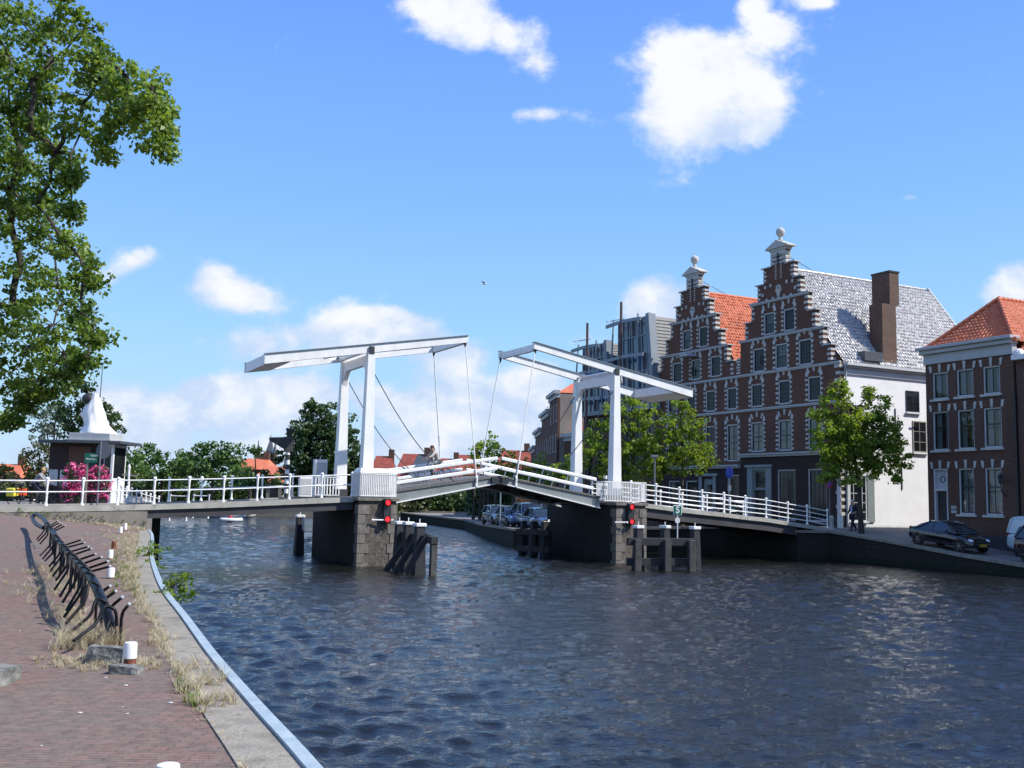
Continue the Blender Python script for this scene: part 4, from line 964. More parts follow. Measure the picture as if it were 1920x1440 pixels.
wl = WN([(20.03, 18.9, 14.6, 16.18), (17.97, 16.87, 14.6, 16.18), (21.3, 20.08, 12.2, 13.77), (18.9, 17.75, 12.2, 13.77), (16.56, 15.35, 12.2, 13.77),
         (14.66, 13.54, 9.66, 11.26), (17.11, 15.96, 9.66, 11.25), (19.5, 18.35, 9.66, 11.25), (21.9, 20.75, 9.66, 11.25)], oL_)
wl += WN([(14.68, 13.37, 5.96, 8.6), (17.15, 15.9, 6.3, 8.6), (19.5, 18.3, 6.3, 8.6), (21.9, 20.7, 6.3, 8.6)], oL_, 2, 3, [(0, 1), None, None, None])
gl = WN([(14.62, 13.3, 2.05, 5.0), (19.54, 18.1, 2.3, 4.6), (21.75, 20.3, 2.3, 4.6)], oL_, 2, 3)+[(oL_-17.5, oL_-16.2, 1.7, 4.75, 0, 0, 'door2', None)]
HL = gable_house(32, oL_, oL_-13.101, oL_-18.7, wl, gl, 'left step gabled house with orange clay tile roof', 'redtile', None, 5.62, 12, left=True)
# hoist beam roof hood on the left gable
me = MB(); me.prism([(3.5, 13.95), (4.9, 13.95), (4.2, 14.25)], -.9, 0); me.build('hoist_hood', 'cornice', HL)
me = MB(); me.prism([(4.3, 9.4), (4.8, 9.4), (4.6, 9.9)], -.3, -.1); me.build('wall_ornament', 'redsign', HL)
# valley parapet ornament
me = MB()
for i in range(6): me.box(-.45+(.1 if i % 2 else 0), -.02, -.028, .02, 12.15+i*.2, 12.15+i*.2+.12)
me.build('parapet_blocks', 'ltstone', HR)
# white side wall of the right house: local x=width plane faces +x
Wd = oR-3.6
def side_box(me, y0, y1, z0, z1, x0, x1): me.box(Wd+x0, Wd+x1, y0, y1, z0, z1)
me = MB(); side_box(me, .45, 14.4, 11.25, 11.78, -.01, .10); side_box(me, .3, 14.5, 11.781, 11.95, -.01, .42); side_box(me, .35, 14.4, 11.66, 11.78, .101, .26); me.build('eaves_cornice', 'frame', HR)
def side_window(y0, y1, z0, z1, nm='side_window', fr='gframe', nx=2, nz=3, casement=False):
    me = MB(); x = Wd
    me.box(x-.02, x+.05, y0, y0+.08, z0, z1); me.box(x-.02, x+.05, y1-.08, y1, z0, z1); me.box(x-.02, x+.05, y0+.08, y1-.08, z1-.08, z1); me.box(x-.02, x+.05, y0+.08, y1-.08, z0, z0+.08)
    w_ = me.build('window', fr, HR)
    me = MB(); me.box(x-.01, x+.012, y0+.08, y1-.08, z0+.08, z1-.08); me.build('pane', 'winglass', w_)
    me = MB()
    for i in range(1, nx): yy = y0+(y1-y0)*i/nx; me.box(x+.013, x+.03, yy-.02, yy+.02, z0+.08, z1-.08)
    for i in range(1, nz): zz = z0+(z1-z0)*i/nz; me.box(x+.013, x+.03, y0+.08, y1-.08, zz-.02, zz+.02)
    me.build('sash', fr, w_)
    me = MB(); me.box(x-.01, x+.16, y0-.06, y1+.06, z0-.10, z0-.001); me.build('sill', 'white2', w_)
side_window(5.75, 6.95, 9.15, 10.55, fr='sash', nz=2); side_window(6.3, 7.55, 6.55, 8.6, fr='tan', nz=3)
side_window(.65, 2.1, 2.05, 4.95, fr='frame', nx=4, nz=5)
me = MB(); me.box(Wd+.02, Wd+.08, 2.15, 2.75, 2.0, 5.0); me.build('shutter', 'gframe', HR)
me = MB(); me.box(Wd+.01, Wd+.05, 4.72, 4.79, 7.6, 9.3); me.box(Wd+.01, Wd+.05, 5.2, 5.27, 4.1, 5.9); me.build('wall_anchors', 'dark', HR)
me = MB(); me.tube([(Wd+.2, .30, 11.7), (Wd+.12, .42, 11.3), (Wd+.10, .42, 1.4)], .05, 6); me.build('drainpipe', 'cornice', HR)
me = MB(); me.tube([(Wd+.8, 6.9, 9.35), (Wd+.75, 7.6, 9.2)], .05, 5); me.build('flower_bracket', 'sash', HR)
me = MB(); me.box(Wd+.01, Wd+.10, .38, .66, 1.3, 5.4); me.box(Wd-.30, Wd, -.05, -.001, 1.3, 5.6); me.build('corner_pilaster', 'frame', HR)
# chimney
me = MB(); me.box(Wd-1.35, Wd-.25, 4.05, 5.30, 11.5, 16.2); me.box(Wd-1.75, Wd-.24, 4.75, 5.60, 16.201, 18.35)
ch = me.build('chimney', 'chimney', HR); me = MB(); me.box(Wd-1.80, Wd-.19, 4.70, 5.65, 18.351, 18.46); me.build('chimney_cap', 'dark', ch)
me = MB(); me.prism([(15.2, 12), (15.2, 11.8), (15.45, 11.8), (15.45, 12)], 0, .01)
me = MB(); me.prism([(-1.6, 11.9), (9.62, 11.9), (4.05, 19.25), (3.95, 19.25)], 14.41, 14.52); me.build('far_gable_board', 'cornice', HR)
me = MB(); me.box(Wd-.55, Wd+.10, 2.1, 3.7, 12.25, 12.85); me.build('dormer_hatch', 'slate', HR)
# ---------------------------------------------------------------- brown brick house
HB = hroot('brick_house', 32, -3.0, 0, 'dark brown brick house with nine windows, grey cornice and orange hipped roof', 'house')
ob = -3.0
Bw = 5.6
B = lambda a, b, c, d: (ob-a, ob-b, c, d)
bw_ = [B(-3.45, -4.50, 9.05, 10.56), B(-5.06, -6.14, 9.08, 10.58), B(-6.74, -7.78, 9.08, 10.58), B(-3.40, -4.46, 6.2, 8.36), B(-5.05, -6.12, 6.22, 8.36), B(-6.70, -7.80, 6.24, 8.36), B(-5.02, -6.02, 2.70, 5.18), B(-6.68, -7.70, 2.70, 5.18)]
dr = B(-3.38, -4.32, 1.0, 5.18)
me = MB(); wall_cells(me, lambda x, z: 0 <= x <= Bw, bw_+[dr], [0, Bw], [0.2, 11.06], 0, .3); me.cur = 1
for (a, b, c, d) in bw_+[dr]:
    me.box(a-.12, b+.12, -.12, .05, c-.12, c-.001) if (a, b, c, d) != dr else None
    for xx, hh in ((a-.06, .38), ((a+b)/2, .46), (b+.06, .38)):
        t_ = .055; sgn = (xx-(a+b)/2)*.10
        me.prism([(xx-t_, d+.0), (xx+t_, d+.0), (xx+t_*1.6+sgn, d+hh), (xx-t_*1.6+sgn, d+hh)], -.035, .04)
me.build('front_wall', ['brickb', 'ltstone'], HB)
for i, (a, b, c, d) in enumerate(bw_):
    window(HB, a, b, c, d, 2, 1 if i < 3 else 2, y=.12, fw=.08, frame='frame', glass='clear', curtain=(0, 1) if i < 6 else (0, .99), upper=.52 if i < 3 else .60, mid=i >= 3)
    if i >= 6:
        pass
a, b, c, d = dr
me = MB(); me.box(a+.1, b-.1, .2, .26, c, c+2.95); do = me.build('door', 'darkpaint', HB); me = MB(); me.sphere((b-.22, .17, c+1.2), .04); me.build('handle', 'chrome', do)
me = MB(); me.box(a, a+.1, .02, .28, c, d); me.box(b-.1, b, .02, .28, c, d); me.box(a+.1, b-.1, .02, .28, d-.08, d); me.box(a+.1, b-.1, .02, .28, c+2.95, c+3.08); fl = me.build('door_frame', 'frame', HB)
me = MB(); me.box(a+.1, b-.1, .2, .22, c+3.08, d-.08); me.build('pane', 'lace', fl)
me = MB(); me.torus(((a+b)/2, .18, c+3.6), .16, .02, 14, 5); me.build('ornament', 'dark', fl)
interior(HB, .1, Bw-.1, 1, 11, .65)
me = MB(); me.box(-.06, Bw+.02, -.10, .3, 11.061, 11.62); me.box(-.18, Bw+.10, -.32, .3, 11.621, 11.85); me.box(-.28, Bw+.22, -.50, .3, 11.851, 12.03); me.build('cornice', 'cornice', HB, bevel=.03)
me = MB(); me.box(0, Bw, .31, 16, .2, 11.2); me.build('body', 'brickb', HB)
me = MB(); me.box(-.01, Bw+.01, -.08, -.001, .2, 1.6); me.build('plinth', 'gdark', HB)
# hipped roof: eaves 11.9, ridge 15.4
ez, hz_, cxb = 11.75, 14.7, Bw/2; ap = 2.7
sl2 = Vector((0, ap+.2, hz_-ez)); Lf = sl2.length
tiles(HB, (-.2, -.15, ez), (1, 0, 0), (0, ap+.2, hz_-ez), Bw+.4, Lf, .24, .30, 'redtile', 'roof_front', clip=lambda u, v: abs(u-(Bw+.4)/2) < (Bw+.4)/2*(1-v/Lf)+.02)
sl3 = Vector((cxb+.2, 0, hz_-ez)); Ls = sl3.length
tiles(HB, (Bw+.2, -.15, ez), (0, 1, 0), (-(cxb+.2), 0, hz_-ez), 16, Ls, .24, .30, 'redtile', 'roof_side', clip=lambda u, v: u > (ap+.2)*v/Ls)
tiles(HB, (-.2, 15.85, ez), (0, -1, 0), ((cxb+.2), 0, hz_-ez), 16, Ls, .24, .30, 'redtile', 'roof_side', clip=lambda u, v: (16-u) > (ap+.2)*v/Ls)
me = MB()
def ridge(me, p, q, n):
    p = Vector(p); q = Vector(q)
    for i in range(n): a = p.lerp(q, i/n); b = p.lerp(q, (i+1.1)/n); me.tube([a, b], [.13, .10], 8)
ridge(me, (-.2, -.15, ez+.08), (cxb, ap, hz_+.06), 14); ridge(me, (Bw+.2, -.15, ez+.08), (cxb, ap, hz_+.06), 14); ridge(me, (cxb, ap, hz_+.06), (cxb, 15.6, hz_+.06), 38)
me.build('ridge_tiles', 'redtile', HB, smooth=50)
me = MB(); me.tube([(Bw+.1, -.12, 9.0), (Bw+.1, -.12, 1)], .05, 6); me.build('drainpipe', 'dark', HB)
# wall lantern and plates
rt = MB(); rt.tube([(4.95, -.02, 3.7), (4.95, -.35, 3.9), (4.95, -.42, 4.3)], .03, 6); wl_ = rt.build('wall_lantern', 'dark', HB)
me = MB(); me.lathe([(.07, 0), (.15, .38), (.17, .4), (.05, .55), (.02, .62)], (4.95, -.42, 4.3), 6); me.build('lantern_glass', 'sash', wl_)
me = MB(); me.box(1.52, 1.86, -.02, 0, 2.75, 2.92); me.box(1.52, 1.86, -.02, 0, 2.98, 3.15); me.build('name_plates', 'cornice', HB)
# next house to the right
HN = hroot('brick_house', 32, -8.75, 0, 'dark brick house at the right edge with white framed windows and orange roof', 'house')
nw = [(.45, 1.55, 7.9, 10.1), (2.6, 3.7, 7.9, 10.1), (4.7, 5.8, 7.9, 10.1), (.45, 1.55, 5.2, 7.2), (2.6, 3.7, 5.2, 7.2), (.35, 1.6, 1.9, 4.6), (2.5, 3.8, 1.9, 4.6)]
me = MB(); wall_cells(me, lambda x, z: 0 <= x <= 7, nw, [0, 7], [.2, 10.7], 0, .3); me.build('front_wall', 'brickb', HN)
for a, b, c, d in nw: window(HN, a, b, c, d, 2, 3, y=.05, fw=.13, frame='white', glass='clear', curtain=(0, 1))
interior(HN, .1, 6.9, .5, 10.6, .65)
me = MB(); me.box(.0, 7, .31, 14, .2, 10.5); me.build('body', 'brickb', HN)
me = MB(); me.box(-.02, 7.1, -.35, .3, 10.7, 10.95); me.sphere((.25, -.1, 11.0), .3, 10, 7); me.build('cornice', 'white2', HN)
tiles(HN, (0, -.2, 10.8), (1, 0, 0), (0, 3.4, 3.2), 7.1, 4.67, .24, .3, 'redtile', 'roof')
# ---------------------------------------------------------------- modern building with leaning glass front
HM = hroot('glass_fronted_building', 32, 34.7, 0, 'modern brick building with two leaning grey glass bays and brown poles', 'building')
WM = 11.7
me = MB(); wins_m = [(x, x+1.1, z, z+2.2) for x in (.6, 2.3, 4.0, 6.6, 8.3, 10.0) for z in (2.0, 5.0, 7.9)]
wall_cells(me, lambda x, z: 0 <= x <= WM, wins_m, [0, WM], [.3, 11.0], 0, .3); me.build('front_wall', 'brickb', HM)
for a, b, c, d in wins_m: window(HM, a, b, c, d, 1, 2, y=.12, frame='bluegrey', glass='winglass')
interior(HM, .1, WM-.1, .5, 10.8, .6)
me = MB(); me.box(0, WM, .32, 11, .3, 11); me.build('body', 'brickb', HM)
def bay(x0, x1, zt, lean):
    z0 = 10.6
    P = lambda x, z, out=0: (x-lean*(z-z0)/(zt-z0)*(x-x0)/(x1-x0), -.3-out, z)
    me = MB(); me.hexa([P(x0, z0), P(x1, z0), (x1, 7, z0), (x0, 7, z0), P(x0, zt), P(x1, zt), (x1-lean, 7, zt), (x0, 7, zt)]); me.build('bay_body', 'slate', HM)
    me = MB(); n = 7
    for i in range(n+1): x = x0+(x1-x0)*i/n; me.beam(P(x, z0, .06), P(x, zt, .06), .12, .10)
    zz = z0+.0
    for i in range(6): z = z0+(zt-z0)*i/5; me.beam(P(x0, z, .08), P(x1, z, .08), .10, .12)
    me.build('bay_frames', 'bluegrey', HM)
    for i in range(n):
        for j in range(5):
            if (i+j) % 4 == 3: continue
            a = x0+(x1-x0)*i/n+.06; b = x0+(x1-x0)*(i+1)/n-.06; c = z0+(zt-z0)*j/5+.07; d = z0+(zt-z0)*(j+1)/5-.07
            me = MB(); me.quad(P(a, c, .03), P(b, c, .03), P(b, d, .03), P(a, d, .03)); me.build('pane', 'bayglass', HM)
    me = MB(); me.beam(P(x1, z0-.4, .25), P(x1, zt+.2, .25), .45, .25); me.beam(P(x1, z0-.4, -.1), P(x1, zt+.2, -.1), .2, .6); me.build('edge_fin', 'bluegrey', HM)
    # slate side
    me = MB(); nl = 26
    for i in range(nl):
        q0, q1 = i/nl, (i+1)/nl; z = z0+(zt-z0)*q0; zz = z0+(zt-z0)*q1; xa, xb = x1-lean*q0, x1-lean*q1
        me.hexa([(xa, -.05, z), (xa+.07, -.05, z), (xa+.07, 7, z), (xa, 7, z), (xb, -.05, zz), (xb+.02, -.05, zz), (xb+.02, 7, zz), (xb, 7, zz)])
    me.build('slate_cladding', 'slate', HM)
    me = MB()
    for z in (z0+1.0, z0+(zt-z0)*.5+.4, zt-.3):
        pts = [P(x0-.6+(x1-x0+.6)*i/6, z+.10*math.sin(i/6*math.pi)+.0, 1.0) for i in range(7)]
        for a, b in zip(pts[:-1], pts[1:]): me.beam(a, b, .12, .28)
    for x in (x0+.2, x1-1.0):
        me.beam(P(x, z0+.6, 1.05), P(x+.4, zt+.2, .9), .10, .10)
    me.build('sunshade_rails', 'bluegrey', HM)
MT['bayglass'] = mat('blue_window_glass', (.04, .08, .13), .05, var=.7, scale=.6, spec=1)
bay(.4, 5.0, 16.5, .5); bay(6.2, 11.75, 17.9, .9)
for x, zt in ((2.6, 18.4), (8.0, 19.4)):
    me = MB(); me.tube([(x, -1.3, 4), (x, -1.3, zt)], .11, 8); pp = me.build('pole', 'brownpole', HM)
    me = MB(); me.tube([(x-2.3, -1.3, zt-1.35), (x+.6, -1.3, zt-1.5)], .05, 5); me.tube([(x-1.6, -1.6, zt-1.5), (x-1.5, -1.0, zt-1.3)], .04, 5); me.build('aerial', 'white', pp)
me = MB(); me.beam((.2, -.4, 10.45), (11.4, -.4, 10.45), .7, .35); me.build('balcony_edge', 'bluegrey', HM)
# ---------------------------------------------------------------- tan house and the row beyond
def simple_house(loc, rz, w_, dep, h, rh, label, wall='tan', front='brickb', roof='redtiledark', rows=((1, 1.2), ), ridge_dir='k', gable=False, name='row_house', wins=True, detail=True):
    rt = root(name, loc, rz, label, 'house'); z0 = .5
    nf = max(2, int(h/3)); nc = max(2, int(w_/2)); ops = [( (i+.5)*w_/nc-.5, (i+.5)*w_/nc+.5, z0+1.1+j*3.0, z0+2.9+j*3.0) for i in range(nc) for j in range(nf) if z0+2.9+j*3 < h-.2]
    me = MB(); wall_cells(me, lambda x, z: True, ops, [0, w_], [z0, h], 0, .25); me.build('front_wall', front, rt)
    for op in ops: window(rt, *op, 1, 2, y=.1, fw=.1, frame='white2')
    me = MB(); me.box(0, w_, .26, dep, z0, h); me.build('body', wall, rt)
    me = MB(); me.box(-.15, w_+.15, -.4, .25, h, h+.35); me.box(-.05, w_+.05, -.15, .25, h-.4, h); me.build('cornice', 'cornice', rt)
    me = MB(); a = min(2.2, dep/3)
    me.add([(0, 0, h+.1), (w_, 0, h+.1), (w_, dep, h+.1), (0, dep, h+.1), (w_/2, a, h+rh), (w_/2, dep-a, h+rh)], [(0, 1, 4), (1, 2, 5, 4), (2, 3, 5), (3, 0, 4, 5)]); rf = me.build('roof', roof, rt)
    me = MB(); me.box(w_-.9, w_-.3, dep*.6, dep*.6+.7, h, h+rh+.5); me.build('chimney', 'chimney', rf)
    return rt
cur = Vector((4.55, 100, 0)); CH = [(6.3, 9, 13.35, 1.6, 'narrow house with tan rendered side wall and orange hipped roof between bridge posts', dict(roof='redtile', wall='tan'), 95),
 (8.6, 9, 12.0, 1.2, 'dark brick house with pale cornice left of the tan walled house', dict(roof='slate'), 93.5), (9, 9, 10.6, 1.6, 'distant dark brick house in the row beyond the tan walled house', dict(roof='redtiledark'), 93), (9, 9, 9.0, 2.5, 'small distant house with red side at the end of the canal row', dict(wall='redtiledark'), 92)]
for w_, dp, h, rh, lab, kw, ag in CH:
    d_ = Vector((math.cos(R(ag)), math.sin(R(ag)), 0)); left_ = cur+d_*w_; simple_house(left_, R(ag-180), w_, dp, h, rh, lab, **kw); cur = left_
simple_house(W3(35, 43.3, 0), TH-math.pi/2, 7.4, 9, 9.0, 2.2, 'lower brick house behind the trees right of the tan walled house', roof='redtile')
# ---------------------------------------------------------------- foliage
def leaves_np(cl, n_per, size, seed, spread=1.0, up=.35, elong=1.0):
    """cl: array (m,4) clump centres and radius -> folded quads (two triangles per leaf as one 4-gon)"""
    g = np.random.default_rng(seed); cl = np.asarray(cl, float)
    c = np.repeat(cl[:, :3], n_per, 0); r = np.repeat(cl[:, 3], n_per)
    v = g.normal(size=(len(c), 3)); v /= np.linalg.norm(v, axis=1)[:, None]; rad = r*g.uniform(0, 1, len(c))**.45*spread
    p = c+v*rad[:, None]*np.array([1, 1, .75])
    nrm = g.normal(size=(len(c), 3))+v*.6; nrm[:, 2] += up; nrm /= np.linalg.norm(nrm, axis=1)[:, None]
    a = np.cross(nrm, g.normal(size=(len(c), 3))); a /= np.linalg.norm(a, axis=1)[:, None]; b = np.cross(nrm, a)
    s = size*g.uniform(.6, 1.25, len(c))[:, None]
    p0 = p-a*s*.5*elong; p1 = p+b*s*.42+nrm*s*.10-a*s*.05; p2 = p+a*s*.62*elong-nrm*s*.08; p3 = p-b*s*.42+nrm*s*.10-a*s*.05
    co = np.stack([p0, p1, p2, p3], 1).reshape(-1, 3); fc = np.arange(len(co)).reshape(-1, 4)
    return co, fc
def tree(name, base, lobes, trunk, leafm, label, cat='tree', group=None, leaf=.15, clump=.38, dens=1.0, per=26, seed=1, barkm='bark', limbs=True, fill=1.0, trunk_r=.16):
    """lobes: world (x,y,z,rx,rz) ellipsoids of the crown; clumps are scattered in each, more towards the shell"""
    g = np.random.default_rng(seed); base = Vector(base)
    rt = root(name, base, 0, label, cat, group); cls = []; tips = []
    for (x, y, z, rx, rz) in lobes:
        vol = rx*rx*rz; n = max(6, int(dens*vol/(clump**3)*.85))
        for i in range(n):
            v = g.normal(size=3); v /= np.linalg.norm(v); q = g.uniform(.25, 1)**.5; 
            if g.random() < .10: q *= 1.12
            p = (x+v[0]*rx*q-base.x, y+v[1]*rx*q-base.y, z+v[2]*rz*q-base.z); cls.append((*p, clump*g.uniform(.55, 1.25)))
            if g.random() < .05: tips.append(p)
    co, fc = leaves_np(cls, per, leaf, seed+1)
    npmesh('crown', co, fc, leafm, rt)
    me = MB(); top = Vector(trunk[-1])-base; pts = [Vector(p)-base for p in trunk]
    zm = max(l[2]+l[4]*.2 for l in lobes)-base.z; pts = [p for i, p in enumerate(pts) if i == 0 or p.z < zm]; pts = pts if len(pts) > 1 else pts+[Vector((pts[0].x, pts[0].y, zm))]
    n = len(pts); me.tube(pts, [trunk_r*(1-.55*i/max(1, n-1))*(1.25 if i == 0 else 1) for i in range(n)], 8)
    if limbs:
        for (x, y, z, rx, rz) in lobes:
            c = Vector((x, y, z))-base; s = pts[-1].lerp(pts[max(0, n-2)], g.uniform(0, .7)); mid = s.lerp(c, .5)+Vector((0, 0, -.12*rx)); me.tube([s, mid, c], [trunk_r*.42, trunk_r*.28, trunk_r*.12], 5)
            for tp in tips[:0]: pass
        for tp in tips:
            tp = Vector(tp); c = min((Vector(l[:3])-base for l in lobes), key=lambda q: (q-tp).length); me.tube([c, c.lerp(tp, .5)+Vector((0, 0, .05)), tp], [trunk_r*.12, trunk_r*.08, .012], 4, cap=False)
    me.build('trunk', barkm, rt, smooth=60)
    return rt
def lobes_px(lst, d0):
    "crown lobes given as photograph position, radius in pixels and depth offset -> real world ellipsoids"
    r = []
    for e in lst:
        px, py, rp, dd = e[:4]; d = d0+dd; p = at(px, py, d); r.append((p.x, p.y, p.z, rp*d/F, (e[4] if len(e) > 4 else rp)*d/F))
    return r
# big lime tree overhead on the left quay
T1 = [(40,40,60,0,35),(110,25,55,-1,28),(150,60,50,-.5,28),(170,100,45,-1.5,32),(100,110,60,.5,25),(230,135,55,-2,26),(285,165,42,-2.5,36),(300,225,34,-2.5,30),(295,265,26,-2.5,20),(250,185,50,-2,30),(225,225,44,-1.5,26),(270,205,40,-2.2,30),(190,140,50,-1,30),(240,200,60,-1.5,32),(170,180,60,-.5,30),(60,150,70,0,30),(20,110,40,1,30),
      (140,235,50,-.5,22),(200,262,30,-1.5,28),(75,190,60,1,30),(20,215,50,1,28),(60,250,50,0,26),(105,285,45,0,26),(40,300,60,1,28),(95,335,40,0,24),(20,350,60,1,30),(135,325,20,-1,16),(70,385,60,0,28),(130,390,24,-1,18),
      (20,420,60,2,36),(90,440,60,1,40),(140,470,45,0,34),(160,515,38,-.5,26),(40,500,70,2,46),(110,540,60,1,40),(25,580,70,2,46),(100,610,65,.5,40),(155,580,35,-.5,34),(175,625,32,-1,22),(55,650,70,1,36),(120,660,55,0,26),(165,672,26,-.5,14),
      (20,700,60,1,34),(80,712,50,0,22),(125,700,34,-.5,14),(30,748,40,0,20),(70,735,32,0,14),(12,785,22,-.5,12)]
lb = lobes_px(T1, 16.5)
lb += [(-10.5, 17, 6.5, 2.0, 1.8), (-12.5, 16, 6.0, 2.4, 1.8), (-14, 18.5, 6.5, 2.4, 1.8), (-11.5, 19, 9.5, 2.4, 1.8), (-13.5, 16, 10, 2.6, 2.0), (-10.0, 17, 12.0, 1.8, 1.4), (-12.5, 18.5, 13, 2.4, 1.6), (-9.5, 16.5, 9.5, 1.2, 1.2)]
bt = Vector((-12.0, 17.0, zq(-12, 17)))
def big_tree():
    g = np.random.default_rng(11); rt = root('lime_tree', bt, 0, 'large leafy tree reaching in from the left edge over the quay', 'tree'); cls = []; tw = MB()
    cent = [Vector(l[:3])-bt for l in lb]
    # skeleton: limbs go from the trunk to lobe centres through nearer lobes
    trunk_top = Vector((.2, 0, 7.5)); tw.tube([(0, 0, 0), (.05, 0, 2.5), (.1, 0, 5), trunk_top, (.3, 0, 10.5)], [.38, .30, .26, .18, .06], 10)
    nodes = [Vector((.1, 0, z)) for z in (4.2, 5.4, 6.5, 7.5, 9, 10.3)]; par = [None]*6; nn = 6; left_ = list(range(len(cent)))
    nodes += cent; par += [None]*len(cent); inn_ = set(range(6))
    while left_:
        best = None
        for i in left_:
            for j in inn_:
                d_ = (cent[i]-nodes[j]).length*(1.35 if j < 6 else 1)+(.9 if j < 6 else 0)+max(0, nodes[j].x-cent[i].x)*.8
                if best is None or d_ < best[0]: best = (d_, i, j)
        _, i, j = best; par[6+i] = j; inn_.add(6+i); left_.remove(i)
    cnt = [1]*len(nodes)
    for i in range(6, len(nodes)):
        j = par[i]
        while j is not None and j >= 6: cnt[j] += 1; j = par[j]
    for i in range(6, len(nodes)):
        a_, b_ = nodes[par[i]], nodes[i]; L_ = (b_-a_).length; r1 = .006+.0048*cnt[i]**.62; r0 = r1*1.35 if par[i] < 6 else min(.006+.0048*cnt[par[i]]**.62, r1*1.5)
        j1, j2 = Vector(g.normal(0, .06*L_, 3)), Vector(g.normal(0, .05*L_, 3)); tw.tube([a_, a_.lerp(b_, .33)+j1+Vector((0, 0, .04*L_)), a_.lerp(b_, .68)+j2+Vector((0, 0, .03*L_)), b_], [r0, (r0*2+r1)/3, (r0+2*r1)/3, r1], 6, cap=False)
    for li, (x, y, z, rx, rz) in enumerate(lb):
        c = cent[li]; big = rx >= 1.15; n = int(11+38*rx*rx*rz) if not big else int(30*rx*rx*rz)
        for i in range(n):
            v = g.normal(size=3); v /= np.linalg.norm(v); q = g.uniform(.15, 1.12)**.6; p = c+Vector((v[0]*rx*q, v[1]*rx*q*1.3, v[2]*rz*q-.05)); cls.append((*p, g.uniform(.12, .24) if not big else g.uniform(.2, .38)))
            if not big and g.random() < .5: tw.tube([c, c.lerp(p, .5)+Vector((0, 0, .04)), p], [.011, .007, .004], 3, cap=False)
    co, fc = leaves_np(cls, 34, .080, 5, up=.5, elong=1.05); npmesh('crown', co, fc, 'leafnear', rt); tw.build('trunk', 'bark', rt, smooth=60)
big_tree()
# right bank lindens
def W(px, py, d): p = at(px, py, d); return (p.x, p.y, p.z)
t3 = lobes_px([(1560,760,30,0),(1590,820,44,0),(1545,815,24,-.3),(1625,800,40,.3),(1570,860,34,0),(1660,850,34,.4),(1550,890,20,-.3,16),(1575,745,26,0),(1600,790,38,0),(1640,760,30,.4),(1655,800,34,.6),(1560,800,34,-.4),(1545,850,26,-.3),(1590,850,40,0),(1640,850,40,.4),(1685,845,26,.8),(1610,830,40,0),(1665,820,34,0,26),(1560,885,24,0,22),(1600,890,34,-.5,22),(1650,885,34,.5,18),(1690,865,18,.9,14),(1532,775,10,-.5,8),(1538,822,14,-.5,10),(1680,900,10,.9,8),(1575,720,10,0,9),(1632,737,12,.3,10)], 57)
tree('linden_tree', (19.65, 57, 1.42), t3, [(19.65, 57, 1.4), (19.6, 57, 3.0), (19.55, 57, 4.2), (19.2, 57, 6.5), (18.9, 57, 8.8)], 'leafmid', 'sunlit linden tree in front of the white side wall', group='linden trees on the right bank', leaf=.16, clump=.34, seed=21, per=30, dens=1.2, trunk_r=.15)
t1 = lobes_px([(1185,765,22,0),(1150,780,30,0),(1215,775,28,0),(1120,810,30,0),(1165,820,40,0),(1210,820,34,0),(1110,850,30,-.4),(1150,865,40,0),(1200,870,40,0),(1085,870,20,0),(1130,900,34,0,20),(1185,905,40,0,20),(1225,890,26,0,20),(1188,752,12,0,10)], 66)
tree('linden_tree', (7.17, 66, 1.1), t1, [(7.17, 66, 1.1), (7.17, 66, 3), (7.3, 66, 4.5), (7.5, 66, 7)], 'leafmid', 'green linden tree behind the right lifting tower', group='linden trees on the right bank', leaf=.18, clump=.40, seed=22, per=30, dens=1.1)
t2 = lobes_px([(1275,775,24,0),(1255,800,30,0),(1300,800,28,0),(1240,840,36,0),(1290,835,40,0),(1325,845,26,0),(1230,870,30,0,22),(1270,870,40,0,24),(1315,870,34,0,20),(1275,758,12,0,9),(1215,855,22,0)], 65)
tree('linden_tree', (11.0, 65, 1.2), t2, [(11.0, 65, 1.1), (11.0, 65, 3), (11.0, 65, 4.5), (11, 65, 7)], 'leafmid', 'green linden tree in front of the left step gabled house', group='linden trees on the right bank', leaf=.18, clump=.38, seed=23, per=28, dens=1.1)
for i, (px, d, py, s, lab) in enumerate(((915, 88, 850, 32, 'small linden tree seen between the drawbridge rods'), (962, 84, 880, 30, 'low linden tree beside the crest of the bridge'), (1010, 80, 885, 26, 'low linden tree left of the far right tower post'), (1062, 76, 880, 24, 'low linden tree at the foot of the tan walled house'))):
    l_ = lobes_px([(px, py-s*.7, s*.6, 0), (px-s*.5, py, s*.75, 0), (px+s*.5, py, s*.75, 0), (px, py+s*.2, s, 0), (px-s*.8, py+s*.5, s*.5, 0), (px+s*.8, py+s*.6, s*.5, 0)], d); p = at(px, 950, d)
    tree('linden_tree', (p.x, p.y, 1.0), l_, [(p.x, p.y, .9), (p.x, p.y, 3), (p.x, p.y, 5)], 'leafmid', lab, group='linden trees on the right bank', leaf=.24, clump=.42, seed=30+i, per=16, dens=.8)
